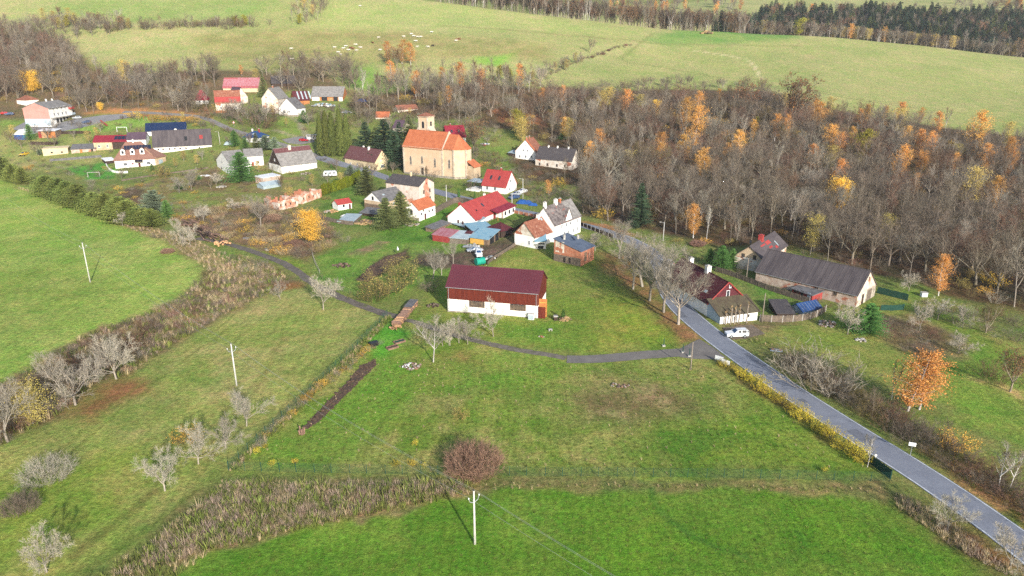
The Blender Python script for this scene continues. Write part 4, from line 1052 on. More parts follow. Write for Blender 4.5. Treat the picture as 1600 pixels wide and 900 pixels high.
# the roof falls to one side: raise the far eave with a wedge of brick
h.panel('f', 0.02, -0.6, h.W - 0.02, 2.3, 'stone', 'stone_footing', 0.06)
h.door('f', 0.40, 0.75, 1.5, 'dark_paint', z=0.35).door('f', 0.60, 0.75, 1.5, 'dark_paint', z=0.35).panel('f', 0.5, 3.0, 3.4, 6.2, 'old_plaster', 'render_patch', 0.03)
h.door('r', 0.35, 1.2, 2.6, 'weathered_wood', z=1.0); sb = MB(); sb.tube((2.0, 2.2, h.E - .3), (2.0, 2.2, h.E + 1.2), .35, n=8); sb.build('roof_vent', M['concrete'], h.roof); sb = MB(); sb.tube((h.W * .6, 4.2, h.E), (h.W * .6, 4.2, h.E + 1.15), .4, n=8); sb.build('roof_vent', M['concrete'], h.roof)
# roadside house and the long barn
h = House('roadside_house', 'roadside house with dark maroon roof, boarded gable and mossy lean-to', 'house', (1124.3, 506.5), (1182.6, 500), 20.0, 473, 441.5, axis='y', wall='white_plaster', roof='dark_maroon', gable='dark_maroon', over=0.35, off=5.2)
RS = h
h.window('f', 0.52, 5.0, 0.9, 1.9, bars=0, frame='white_paint').window('f', 0.56, 7.0, 0.5, 0.9, bars=0, frame='white_paint')
mb = MB(); vv = 0.16
for sgn in (0, 1):
 x0 = -0.45 if sgn == 0 else h.W + .45
 p0 = np.array([x0, -0.36, h.E - .45 * h.sl + .05]); p1 = np.array([h.W / 2, -0.36, h.H + .12])
 mb.tube(tuple(p0), tuple(p1), .15, n=4)
mb.build('verge_board', M['red_tile'], h.root)
h.chimney(0.42, 1.5, 0.5, 1.1).chimney(0.86, 1.6, 0.42, 1.0).roof_panel(3.0, 3.9, 0.25, 0.36, 'pale_sheet', 'skylight', side=1)
sb = MB()
for y in (18.2, 19.0, 19.8): sb.box(-0.2, y - .35, h.E - 1, .5, y + .35, h.E + 2.6)
sb.build('stepped_gable', M['white_plaster'], h.root)
lean = MB()
lean.faces([(0, -5.2, -1), (h.W, -5.2, -1), (h.W, 0, -1), (0, 0, -1), (0, -5.2, 2.3), (h.W, -5.2, 2.3), (h.W, -0.003, 4.3), (0, -0.003, 4.3)], [(0, 1, 5, 4), (1, 2, 6, 5), (3, 0, 4, 7)])
lo = lean.build('lean_to_wall', M['pale_blue'], h.root)  # pale blue here puts the shade on the side walls into their colour
fr = MB(); fr.box(0.02, -5.24, -0.6, h.W - .02, -5.203, 2.25); fr.build('front_cladding', M['white_plaster'], lo)
wb = MB(); wb.box(h.W * .72, -5.3, 1.0, h.W * .78, -5.242, 1.7); wb.build('window', M['dark_paint'], lo); wb = MB(); wb.box(h.W * .36, -5.3, .9, h.W * .41, -5.242, 1.6); wb.build('window', M['dark_paint'], lo)
M['mossy_roof'] = mat('mossy_felt_roof', (104, 92, 76), (122, 114, 88), 0.7, k=0.5, fine=0.2)
lean = MB(); lean.slab([(-.5, -5.7, 2.25), (h.W + .4, -5.7, 2.25), (h.W + .4, -0.005, 4.55), (-.5, -0.005, 4.55)], .14); lr = lean.build('lean_to_roof', M['mossy_roof'], h.root)
FOOT.append([h.world(x, y, 0)[:2] for x, y in ((-1, -6), (h.W + 1, -6), (h.W + 1, 0), (-1, 0))])
h = House('long_barn', 'very long brick barn with brown grey roof along the wood edge', 'barn', (1180, 439), (1337, 480.5), 11.0, 423.0, 390, wall='brick_stone', roof='brown_fibre', gable='peeling', over=0.35, verge=0.25)
LB = h
h.seams(1.15, h=0.05, w=0.05).gutter()
h.door('r', 0.32, 1.3, 2.6, 'dark_wood').door('r', 0.68, 2.6, 2.8, 'grey_wood').window('r', 0.52, 6.0, 0.5, 0.9, frame='weathered_wood').panel('r', 0.05, -.5, 5.4, 3.2, 'old_plaster', 'old_render').panel('r', 5.41, -.5, 11.4, 3.0, 'plinth', 'damp_render')
h.wins('f', (0.62, 0.8), 2.2, 0.9, 0.9, frame='weathered_wood')
h = House('barn_house', 'tall stone house with brown roof patched in red tiles at the barn end', 'house', (1146, 418), (1190, 426.5), 20.0, 399, 385, axis='y', wall='old_plaster', roof='brown_fibre', gable='beige', over=0.4, verge=0.3)
h.window('f', 0.5, 8.2, 0.6, 0.9, frame='dark_paint').wins('f', (0.3, 0.7), 4.0, 0.9, 1.2, frame='weathered_wood')
for x0, x1, k0, k1 in ((5.0, 8.2, 0.62, 0.72), (9.0, 12.2, 0.55, 0.78), (8.8, 11.2, 0.30, 0.42), (12.4, 14.0, 0.12, 0.28), (7.5, 9.6, 0.82, 0.98)): h.roof_panel(x0, x1, k0, k1, 'red_tile', 'red_tile_patch', 0.05)
h.roof_panel(14.6, 15.0, 0.20, 0.55, 'pale_sheet', 'roof_light', 0.06); h.chimney(0.42, 1.4, 0.5, 1.2, m='red_tile', cap='red_tile')
h = House('red_shed', 'red boarded shed with grey corrugated roof in front of the long barn', 'shed', (1237, 459.5), (1268, 471.5), 3.6, 450.5, 0.5, axis='mono', wall='red_paint', roof='grey_slate', over=0.4)
h.door('f', 0.5, 0.9, 1.9, 'dark_paint').door('f', 0.84, 0.9, 2.0, 'pale_blue').wins('f', (0.15, 0.3), 1.4, 0.7, 0.8, frame='dark_wood')
h = House('black_roof_shed', 'low shed with black felt roof behind the wooden fence', 'shed', (1214, 495), (1240, 495.5), 6.5, 489.5, 0.9, axis='mono', wall='dark_wood', roof='dark_slate', over=0.3)
h = House('greenhouse', 'small greenhouse with steep blue roof behind the wooden fence', 'greenhouse', (1254, 492.5), (1283, 486.5), 4.0, 487.5, 475.5, wall='pale_sheet', roof='blue_roof', over=0.15)
h.door('l', 0.5, 0.9, 1.8, 'pale_blue'); h.seams(0.9, 'metal', h=0.04, w=0.03, name='glazing_rib')
# the western part of the village
h = House('apartment_block', 'three storey flats with salmon gable and white balcony front', 'apartment block', (41.5, 199.5), (81.3, 199.8), 20.5, 169.5, 161, axis='y', wall='white_plaster', roof='light_slate', over=0.5, verge=0.2, base=float(P(113, 190)[2]) - .2)
h.panel('f', 0.02, 2.6, h.W - .02, h.E - .02, 'pink', 'salmon_render', 0.05)
gb = MB(); gb.faces([(0.02, -.05, h.E - .02), (h.W - .02, -.05, h.E - .02), (h.W / 2, -.05, h.H - .1), (.02, -.002, h.E - .02), (h.W - .02, -.002, h.E - .02), (h.W / 2, -.002, h.H - .1)], [(0, 1, 2), (0, 2, 5, 3), (1, 4, 5, 2)]); gb.build('gable_render', M['pink'], h.root)
h.panel('f', 0.02, -.8, h.W - .02, 2.59, 'pale_blue', 'base_render', 0.05)
for u in (0.3, 0.44, 0.58, 0.72, 0.86): h.door('r', u, 2.1, 2.3, 'dark_paint', name='garage_door')
for z in (4.6, 7.6):
 h.wins('r', (0.2, 0.36, 0.54, 0.7), z, 1.3, 1.4)
 bb = MB(); bb.box(h.W + .01, 17.2, z - 1.4, h.W + 1.5, 20.4, z - 1.25); bb.box(h.W + 1.4, 17.2, z - 1.25, h.W + 1.5, 20.4, z - .35); bb.box(h.W + .01, 17.2, z - 1.25, h.W + 1.4, 17.3, z - .35); bb.build('balcony', M['pale_blue' if z < 6 else 'red_paint'], h.root)
bb = MB(); bb.box(h.W + .01, 0.4, 2.75, h.W + 1.3, 20.3, 2.95); bb.build('canopy', M['concrete'], h.root)
h.chimney(0.5, 1.2).chimney(0.75, 1.0)
h = House('village_house', 'small white house with red roof behind the flats', 'house', (27, 162), (41, 165), 8, 156, 149.5, axis='x', wall='white_plaster', roof='terracotta', over=0.3, hip=(2, 2))
h = House('garden_shed', 'garden cabin with white roof and bright blue wall below the flats', 'shed', (23, 218), (42, 218.5), 6, 210.5, 203.5, axis='y', wall='blue_tarp', roof='white_paint', gable='white_plaster', over=0.4)
h = House('wood_store', 'open firewood store with white mono-pitch roof and stacked logs', 'shed', (61, 215.5), (88.5, 215.5), 5.5, 204.5, 0.4, axis='mono', wall='weathered_wood', roof='white_paint', over=0.5)
h.panel('f', 1.7, 0.1, h.W * .5, h.E - .5, 'log_end', 'log_stack', 0.2).panel('f', h.W * .54, 0.1, h.W - .3, h.E - .5, 'orange_wood', 'log_stack', 0.2).panel('f', 0.1, 0, 1.6, h.E - .4, 'red_paint', 'red_door', 0.1)
h = House('flat_roof_garage', 'long cream garage with flat sheet roof in the western gardens', 'garage', (68, 244), (107, 239.5), 6, 233, 0.3, axis='mono', wall='cream', roof='cream', over=0.2)
h.wins('f', (0.35, 0.75), 1.6, 0.9, 0.6, frame='dark_paint')
h = House('outbuilding', 'low stone outbuilding with grey corrugated roof beside the cream garage', 'outbuilding', (112, 240), (150, 236), 6, 233.5, 1.6, axis='mono', wall='brick_stone', roof='grey_slate', over=0.3)
h.door('f', 0.4, 1.2, 1.8, 'orange_wood').door('f', 0.85, 1.0, 2.0, 'dark_wood')
h = House('village_house', 'house with crimson roof and rooftop solar panels in the western row', 'house', (148, 235), (200, 231.5), 9, 222, 212.5, wall='beige', roof='crimson', over=0.4)
h.wins('f', (0.15, 0.4), 2.0, 1.0, 1.2)
h.panel('f', h.W * .55, 0.2, h.W - .2, h.E - .3, 'dark_wood', 'timber_cladding', 0.06)
for k in range(4): h.roof_panel(h.W * .60 + k * 1.65, h.W * .60 + k * 1.65 + 1.5, 0.28, 0.86, 'solar', 'solar_panel')
HX = h
h = House('village_house', 'house with purple grey metal roof next to the crimson roof', 'house', (200, 231.5), (229, 229), 9, 218, 207.5, wall='white_plaster', roof='purple_roof', over=0.4)
h = House('farm_building', 'long white barn with broad brown grey roof and small square windows', 'barn', (241, 240.5), (331, 229), 13, 229, 205, wall='white_plaster', roof='brown_fibre', over=0.5)
h.wins('f', (0.08, 0.16, 0.27, 0.36, 0.45, 0.55, 0.78), 2.1, 0.8, 0.8, frame='weathered_wood'); h.chimney(0.4, 1.6, 0.58, 1.1).roof_panel(h.W * .54, h.W * .54 + 1.3, 0.28, 0.55, 'dark_paint', 'skylight'); h.roof_panel(h.W * .80, h.W * .80 + 1.6, 0.35, 0.6, 'red_paint', 'red_patch', 0.04)
h = House('farm_building', 'hall with dark navy sheet roof behind the long white barn', 'barn', (229, 213), (291, 207), 10, 205, 193, wall='white_plaster', roof='navy', over=0.4)
h = House('village_house', 'mansard style brown roofed house with three white dormers and solar strip', 'house', (181, 263.5), (243, 258), 12, 249, 223.5, wall='white_plaster', roof='brown_tile', over=0.6, hip=(5.0, 5.0))
h.wins('f', (0.25, 0.84), 1.8, 1.7, 1.4, bars=2).window('f', 0.44, 1.9, 0.7, 0.7, frame='red_paint').door('f', 0.6, 1.0, 2.1, 'dark_maroon')
n_ = 9
for k in range(n_): h.roof_panel(h.L * .26 + k * 1.28, h.L * .26 + k * 1.28 + 1.2, 0.52, 0.78, 'solar', 'solar_panel')
for k in range(3):
 x = h.W * (.23 + .24 * k); y = h.D / 2 * .3; z = h.E + .3 * (h.H - h.E) + .1
 db = MB(); db.box(x - .95, y - 1.0, z - .5, x + .95, y + 2.0, z + 1.7)
 db.faces([(x - .95, y - 1.0, z + 1.7), (x + .95, y - 1.0, z + 1.7), (x, y - 1.0, z + 2.5), (x - .95, y + 2, z + 1.7), (x + .95, y + 2, z + 1.7), (x, y + 2, z + 2.5)], [(0, 1, 2), (4, 3, 5)])
 o = db.build('dormer', M['white_plaster'], h.roof); rb = MB(); rb.slab([(x - 1.2, y - 1.3, z + 1.6), (x, y - 1.3, z + 2.65), (x, y + 2.4, z + 2.65), (x - 1.2, y + 2.4, z + 1.6)], .1); rb.slab([(x, y - 1.3, z + 2.65), (x + 1.2, y - 1.3, z + 1.6), (x + 1.2, y + 2.4, z + 1.6), (x, y + 2.4, z + 2.65)], .1)
 rb.build('dormer_roof', M['brown_tile'], h.roof)
 wb = MB(); wb.box(x - .5, y - 1.06, z + .1, x + .5, y - 1.003, z + 1.4); wb.build('dormer_window', M['pane'], h.roof)
cn = MB(); cn.slab([(h.W * .50, -2.0, 2.9), (h.W * .70, -2.0, 2.9), (h.W * .70, 0, 3.5), (h.W * .50, 0, 3.5)], .12); co = cn.build('door_canopy', M['dark_wood'], h.root)
for k in range(3):
 cn = MB(); x = h.W * .505 + k * h.W * .064; cn.slab([(x, -1.95, 3.0), (x + h.W * .058, -1.95, 3.0), (x + h.W * .058, -.1, 3.56), (x, -.1, 3.56)], .05); cn.build('solar_panel', M['solar'], co)
h.chimney(0.5, 1.2)
l = House('house_wing', 'brown hip roofed wing with garage door joined to the dormer house', 'house wing', (245, 258), (259.5, 251.5), 10, 245.5, 231, wall='beige', roof='brown_tile', over=0.5, hip=(0, 3.5))
l.door('f', 0.45, 2.6, 2.2, 'pale_sheet', name='garage_door')
h = House('carport', 'carport with white sheet roof beside the bright green lawn', 'carport', (166, 257), (180, 254), 6, 251.5, 0.6, axis='mono', wall='dark_wood', roof='white_paint', over=0.3)
h = House('village_house', 'white cottage with pale blue porch behind the big fir', 'house', (339.5, 260), (363, 275), 8, 249, 237, wall='white_plaster', roof='light_slate', over=0.2, axis='y')
h.wins('f', (0.3, 0.7), 1.8, 0.7, 0.9, frame='dark_paint').window('f', 0.4, 4.8, 0.5, 0.7, frame='dark_paint')
h = House('village_house', 'low white house with grey sheet roof and red door beside the fir', 'house', (384, 261), (412.5, 258), 9, 244.5, 233.5, wall='white_plaster', roof='light_slate', over=0.3)
h.door('f', 0.4, 1.0, 2.1, 'red_paint').wins('f', (0.7,), 2.0, 0.9, 0.9, frame='dark_paint')
h = House('gabled_barn', 'white barn with grey roof, brown ridge strip and boarded gable', 'barn', (441, 271.5), (495.5, 262), 12.5, 259.3, 233, wall='white_plaster', roof='light_slate', gable='dark_wood', over=0.35)
h.roof_panel(-0.3, h.L + .3, 0.72, 1.0, 'speckled_maroon', 'maroon_tile_strip', 0.05); h.chimney(0.42, 1.6, 0.46, 1.2, m='old_plaster').wins('f', (0.15, 0.45), 2.0, 0.6, 0.7).wins('l', (0.3, 0.7), 2.0, 0.7, 1.0).wins('l', (0.5,), 5.6, 0.8, 1.1)
h = House('flat_shed', 'flat roofed brick shed with white sheet roof in the gardens', 'shed', (412, 288), (438.5, 282.5), 5.5, 278.5, 0.3, axis='mono', wall='brick_stone', roof='white_paint', over=0.3)
h = House('tunnel_shed', 'low shed under pale arched sheeting next to the brick ruin', 'shed', (412, 296), (440, 291), 5, 291, 286, wall='pale_sheet', roof='pale_sheet', over=0.2)
h = House('village_house', 'house with bright blue roof behind the dark conifers', 'house', (381, 221), (404, 224), 9, 214, 205, wall='white_plaster', roof='blue_roof', over=0.4, hip=(2.5, 2.5))
h.chimney(0.3, 1.2).chimney(0.75, 1.4, m='red_paint').roof_panel(4, 4.8, 0.4, 0.65, 'pale_sheet', 'skylight')
# northern farmsteads
h = House('farm_building', 'large barn with weathered pink red roof at the upper village edge', 'barn', (349, 144), (404, 144), 12, 137, 122, wall='cream', roof='pink_sheet', over=0.4)
h.roof_panel(-.3, h.L + .3, 0.0, 0.08, 'red_tile', 'red_tile_strip', 0.05); h.roof_panel(-.3, 8, 0.92, 1.0, 'red_tile', 'red_tile_strip', 0.05)
h = House('village_house', 'house with bright red lower roof among bare trees below the pink barn', 'house', (338, 174), (377, 170), 10, 160.5, 142, wall='old_plaster', roof='terracotta', over=0.4)
h.roof_panel(-.3, h.L + .3, 0.0, 0.45, 'red_tile', 'red_tile_strip', 0.05); h.wins('f', (0.2, 0.5, 0.8), 1.8, 1.0, 1.2)
h = House('village_house', 'house with purple grey gable roof between the red roofs', 'house', (370, 165), (388, 160), 10, 152, 137, axis='y', wall='old_plaster', roof='purple_roof', over=0.3)
h = House('village_house', 'white cottage with dark crimson roof under bare trees', 'house', (305, 163.5), (326, 162), 8, 156, 141, axis='x', wall='white_plaster', roof='crimson', over=0.3, hip=(3, 3))
h.wins('f', (0.35, 0.7), 1.7, 1.0, 1.1)
h = House('village_house', 'plain grey roofed house with pale gable above the cottage lane', 'house', (411, 176), (436, 177.5), 14, 154, 138, axis='y', wall='old_plaster', roof='light_slate', over=0.35)
h.wins('f', (0.25, 0.75), 2.2, 0.9, 1.2).wins('f', (0.3, 0.7), 5.2, 0.8, 1.1); h.chimney(0.4, 1.0, m='brick')
h = House('village_house', 'white gabled cottage with slate grey roof and stone base on the lane', 'house', (436.5, 180), (465, 182.5), 9, 169, 154, axis='y', wall='white_plaster', roof='grey_slate', over=0.3, plinth=1.1)
h.wins('f', (0.28, 0.58), 2.6, 0.9, 1.1).wins('f', (0.36, 0.6), 6, 0.6, 0.8)
h = House('outbuilding', 'shed with rusty striped maroon roof behind the white gabled cottage', 'outbuilding', (462, 166), (484, 162), 9, 157, 143, wall='orange_wood', roof='dark_maroon', over=0.3)
for k in range(4): h.roof_panel(2.2 + k * 2.3, 3.0 + k * 2.3, 0.1, 0.95, 'pale_sheet', 'pale_sheet', 0.05)
h = House('hay_barn', 'open hay barn with mossy grey roof and orange brick gable', 'barn', (487, 157), (536, 158), 13, 150, 135.5, wall='orange_wood', roof='light_slate', over=0.6)
h.panel('f', 0.3, 0, h.W * .25, h.E - .6, 'white_plaster', 'white_wall', 0.1).panel('f', h.W * .32, 0, h.W * .5, h.E - .4, 'dark_paint', 'open_bay_shade', 0.05).panel('f', h.W * .54, 0, h.W * .68, h.E - 1, 'straw', 'straw_bales', 0.15).panel('f', h.W * .7, 0, h.W * .84, h.E - .4, 'dark_paint', 'open_bay_shade', 0.05).panel('f', h.W * .87, 0, h.W - .2, h.E - .6, 'white_plaster', 'white_wall', 0.1)  # dark panels paint the shade inside the barn's open bays
h = House('farm_building', 'low grey roofed barn half hidden by trees at the upper edge', 'barn', (425, 136), (462, 134), 10, 130, 119, wall='dark_wood', roof='dark_slate', over=0.4)
h = House('village_house', 'small house with dark purple roof between the conifers and church', 'house', (614, 206), (631, 208), 8, 199, 188, wall='old_plaster', roof='purple_roof', over=0.4)
h = House('village_house', 'low ruin with orange tiled roof behind the conifers', 'house', (587, 186), (607, 186), 8, 183, 175, wall='old_plaster', roof='orange_tile', over=0.3)
h = House('outbuilding', 'ruined outbuilding with long terracotta roof and white pillars', 'outbuilding', (622, 176), (653, 171), 7, 171.5, 165, wall='old_plaster', roof='terracotta', over=0.2)
h = House('garden_hut', 'small white hut with red sheet roof among stacked planks', 'shed', (529, 329), (550, 325.5), 4.5, 320, 313, wall='white_plaster', roof='red_tile', over=0.2)
h.window('f', 0.4, 1.5, 0.9, 0.8, frame='dark_paint').door('f', 0.85, 0.8, 1.8, 'dark_maroon')
h = House('pool_greenhouse', 'low greenhouse with pale translucent sheet roof beside a board fence', 'greenhouse', (528, 349.5), (551, 350.5), 9, 346, 0.6, axis='mono', wall='grey_wood', roof='pale_sheet', over=0.2)
# ruin: roofless walls with window gaps
def ruin(name, label, A, B, hgt, n, d):
 a, b = P(*A), P(*B); W = float(np.hypot(*(b - a)[:2])); rz = math.atan2(b[1] - a[1], b[0] - a[0])
 e = empty(name, (a[0], a[1], min(a[2], b[2])), rz, label, 'ruin')
 FOOT.append([a[:2], b[:2], b[:2] + (0, d), a[:2] + (0, d)])
 mb = MB(); st = W / n; t = .5
 for i in range(n):
  x0, x1 = i * st, (i + 1) * st; w0, w1 = x0 + st * .33, x0 + st * .67
  top = hgt * random.uniform(.95, 1.0)
  mb.box(x0, 0, -1, x1, t, hgt * .35); mb.box(x0, 0.002, hgt * .35, w0, t - .002, top); mb.box(w1, 0.002, hgt * .35, x1, t - .002, hgt * random.uniform(.9, 1.0)); mb.box(w0 + .002, 0.004, hgt * .62, w1 - .002, t - .004, hgt * random.uniform(.9, .98))
 mb.build('wall', M['ruin'], e)
 for x in (0.0, W - t):
  k = 4; mb = MB()
  for j in range(k): mb.box(x, t + j * d / k, -1, x + t, t + (j + 1) * d / k - .003, hgt * random.uniform(.5, .95))
  mb.build('side_wall', M['ruin'], e)
 mb = MB()
 for j in range(9): mb.box(j * W / 9, d, -1, (j + 1) * W / 9 - .003, d + t, hgt * random.uniform(.4, 1.1))
 mb.build('back_wall', M['brick'], e)
ruin('brick_ruin', 'roofless brick ruin with gaping windows, overgrown, beside the yellow tree', (436, 329), (466, 322), 3.6, 4, 9)
ruin('brick_ruin', 'pale roofless ruin wall with four window holes next to the thuja hedge', (472, 319), (503, 308), 3.8, 4, 10)
# ------------------------------------------------------------------ trees: skeletons grown branch by branch
M['bark'] = leaf_mat('grey_bark', (172, 160, 142), (140, 128, 112), 0.64, 0)
M['pale_bark'] = leaf_mat('pale_lichen_bark', (186, 178, 164), (160, 150, 136), 0.66, 0)
M['birch_bark'] = leaf_mat('white_birch_bark', (232, 228, 222), (196, 190, 184), 0.72, 0)
M['dark_bark'] = leaf_mat('dark_conifer_bark', (104, 88, 76), (84, 70, 60), 0.55, 0)
M['twig'] = leaf_mat('grey_brown_twig', (152, 139, 122), (112, 99, 86), 0.62, 0)
M['pale_twig'] = leaf_mat('pale_grey_twig', (184, 176, 158), (142, 134, 120), 0.62, 0)
M['lichen_twig'] = leaf_mat('lichen_grey_twig', (208, 200, 182), (166, 158, 142), 0.68, 0)
M['tan_twig'] = leaf_mat('tan_stem', (184, 150, 126), (136, 104, 90), 0.66, 0)
M['hedge_leaf'] = leaf_mat('bright_hedge_leaf', (244, 214, 76), (196, 184, 66), 0.95)
M['sand_twig'] = leaf_mat('sand_twig', (206, 186, 146), (170, 150, 116), 0.66, 0)
M['rust_twig'] = leaf_mat('rusty_twig', (150, 116, 94), (112, 86, 72), 0.6, 0)
M['olive_twig'] = leaf_mat('olive_twig', (150, 136, 92), (114, 102, 70), 0.6, 0)
M['gold_leaf'] = leaf_mat('golden_leaf', (248, 206, 96), (226, 174, 70), 0.95)
M['orange_leaf'] = leaf_mat('orange_leaf', (240, 186, 104), (210, 148, 80), 0.86)
M['brown_leaf'] = leaf_mat('brown_leaf', (182, 138, 96), (150, 108, 76), 0.64)
M['dull_gold_leaf'] = leaf_mat('dull_gold_leaf', (224, 202, 116), (184, 162, 92), 0.78)
M['lime_leaf'] = leaf_mat('yellow_green_leaf', (206, 198, 84), (164, 162, 66), 0.75)
M['spruce'] = leaf_mat('spruce_needle', (134, 142, 84), (94, 106, 66), 0.85, 0.12)
M['dark_spruce'] = leaf_mat('dark_spruce_needle', (86, 108, 76), (62, 82, 62), 0.75, 0.12)
M['green_fir'] = leaf_mat('green_fir_needle', (106, 146, 74), (78, 116, 58), 0.8, 0.12)
M['pine'] = leaf_mat('grey_green_pine_needle', (156, 170, 138), (124, 142, 114), 0.75, 0.12)
M['thuja'] = leaf_mat('thuja_spray', (116, 124, 62), (84, 96, 48), 0.7, 0.12)
M['thuja_hedge'] = leaf_mat('yellow_green_hedge_spray', (142, 150, 40), (110, 122, 34), 0.62, 0.12)
M['hedge_fir'] = leaf_mat('olive_green_fir_spray', (140, 150, 78), (106, 122, 62), 0.85, 0.12)
M['dry_grass'] = leaf_mat('dry_reed_blade', (224, 202, 162), (190, 168, 130), 0.74, 0.2)
M['mauve_grass'] = leaf_mat('mauve_dry_stem', (208, 186, 166), (172, 150, 132), 0.76, 0.2)
M['green_grass'] = leaf_mat('rank_green_blade', (150, 158, 84), (118, 132, 62), 0.7, 0.2)
M['bramble'] = leaf_mat('red_bramble', (150, 96, 92), (112, 70, 70), 0.6, 0)
class Wood:
 """collects branch segments and leaf faces of one tree"""
 def __init__(s, seed):
  s.r = np.random.default_rng(seed)
  s.seg = []                                  # thick limbs, as tapered tubes
  s.tw = []                                   # twigs, as thin two-sided ribbons
  s.lf = []                                   # leaves (centre, size)
 def unit(s):
  v = s.r.normal(size=3); return v / np.linalg.norm(v)
 def limb(s, p, d, L, r0, r1, n, wob, up):
  """a wandering limb; returns its points"""
  pts = [np.array(p, float)]; d = np.array(d, float); d /= np.linalg.norm(d)
  for i in range(n):
   d = d + s.unit() * wob + np.array([0, 0, up]); d /= np.linalg.norm(d)
   pts.append(pts[-1] + d * L / n)
  rad = np.linspace(r0, r1, n + 1)
  for i in range(n): s.seg.append((pts[i], pts[i + 1], rad[i], rad[i + 1]))
  return pts, d
 def twig(s, p, d, L, w):
  d = d / np.linalg.norm(d)
  m = p + d * L * 0.5 + s.unit() * L * 0.07
  e = m + (d + s.unit() * 0.25 + np.array([0, 0, .1])) * L * 0.5
  s.tw.append((p, m, e, w))
  return m, e
 def side(s, d, ang):
  a = np.cross(d, s.unit()); a /= (np.linalg.norm(a) + 1e-9)
  return d * math.cos(ang) + a * math.sin(ang)
 def tubes(s, mb, n=5):
  for a, b, r0, r1 in s.seg:
   mb.tube(a, b, r0, r1, n=n if r0 > .05 else 3, cap=False)
 def twigs_np(s):
  """each twig is two tapering ribbon pieces"""
  V, F = [], []
  if not s.tw: return np.zeros((0, 3)), []
  for p, m, e, w in s.tw:
   d = e - p; a = np.cross(d, s.unit()); a = a / (np.linalg.norm(a) + 1e-9) * w
   n = len(V)
   V += [p - a, p + a, m + a * .75, m - a * .75, e]
   F += [(n, n + 1, n + 2, n + 3), (n + 3, n + 2, n + 4)]
  return V, F
 def leaves_np(s, flat=0.0):
  V, F = [], []
  for c, z in s.lf:
   a = s.unit(); b = np.cross(a, s.unit()); b /= (np.linalg.norm(b) + 1e-9)
   if flat: a[2] *= 1 - flat; b[2] *= 1 - flat
   n = len(V)
   V += [c - a * z, c - b * z * .6, c + a * z, c + b * z * .6]
   F.append((n, n + 1, n + 2, n + 3))
  return V, F
def tree_meshes(name, w, mats, foliage=None):
 """trunk mesh, crown mesh, and both joined, from a Wood"""
 t = MB(); w.tubes(t)
 c = MB(); c.faces(*w.twigs_np())
 if w.lf: c.faces(*w.leaves_np(), 1)
 trunk = t.mesh(name + '_trunk', [M[mats[0]]], True)
 crown = c.mesh(name + '_crown', [M[mats[1]], M[mats[2]] if len(mats) > 2 else M[mats[1]]])
 j = MB(); w.tubes(j); n = len(j.v)
 j.faces(c.v, c.f)
 for i in range(len(c.m)): j.m[len(j.m) - len(c.m) + i] = c.m[i] + 1
 both = j.mesh(name + '_whole', [M[mats[0]], M[mats[1]], M[mats[2]] if len(mats) > 2 else M[mats[1]]])
 return trunk, crown, both
def bare_spread(seed, H=14.0, spread=1.0, dens=1.0, trunk=0.26, tw=0.017, mats=('bark', 'twig'), leaf=0, leafsize=.2, up=0.09, mess=0.2):
 """broad crowned leafless tree: trunk, limbs, branches, twigs"""
 w = Wood(seed); r = w.r
 th = H * trunk
 pts, d = w.limb((0, 0, -0.3), (r.normal() * .06, r.normal() * .06, 1), th, H * .021, H * .016, 4, 0.05, 0.02)
 nl = 7
 limbs = []
 for k in range(nl):
  az = 2 * math.pi * (k + r.random() * .6) / nl; el = math.radians(r.uniform(28, 75)) if k else 1.4
  dd = np.array([math.cos(az) * math.cos(el) * spread, math.sin(az) * math.cos(el) * spread, math.sin(el)])
  p0 = pts[-1] if r.random() < .6 else pts[-2] * .5 + pts[-1] * .5
  L = (H - th) * r.uniform(.75, 1.0) * (0.9 if el > 1.2 else 1.0)
  limbs.append((w.limb(p0, dd, L, H * .0085, H * .0018, 6, mess * .9, up), L))
 for (pp, dl), L in limbs:
  nb = int(11 * dens)
  for j in range(nb):
   f = 0.22 + 0.78 * (j + r.random()) / nb
   i = min(int(f * 6), 5); q = pp[i] + (pp[i + 1] - pp[i]) * (f * 6 - i if f < 1 else 1)
   d0 = pp[i + 1] - pp[i]; d0 /= np.linalg.norm(d0)
   bd = w.side(d0, math.radians(r.uniform(30, 65))) + np.array([0, 0, .22])
   bl = L * (0.42 - 0.22 * f) * r.uniform(.7, 1.2)
   bp, be = w.limb(q, bd, bl, H * .0032 * (1.2 - .5 * f), H * .0012, 3, mess, up)
   for m in range(int(14 * dens)):
    g = r.uniform(.15, 1.0); ii = min(int(g * 3), 2); q2 = bp[ii] + (bp[ii + 1] - bp[ii]) * (g * 3 - ii)
    d1 = bp[ii + 1] - bp[ii]; d1 /= np.linalg.norm(d1)
    td = w.side(d1, math.radians(r.uniform(20, 60))) + np.array([0, 0, .18])
    tl = H * r.uniform(.05, .10)
    a, b = w.twig(q2, td, tl, tw)
    for z in range(3):
     c_, e_ = w.twig(a if z % 2 else (a + b) / 2, w.side(td / np.linalg.norm(td), math.radians(r.uniform(25, 55))), tl * r.uniform(.4, .75), tw * .7)
     if leaf and r.random() < leaf: w.lf.append((e_ + w.unit() * .15, leafsize * r.uniform(.6, 1.3)))
     if leaf and r.random() < leaf: w.lf.append((c_ + w.unit() * .25, leafsize * r.uniform(.6, 1.3)))
 return w, mats
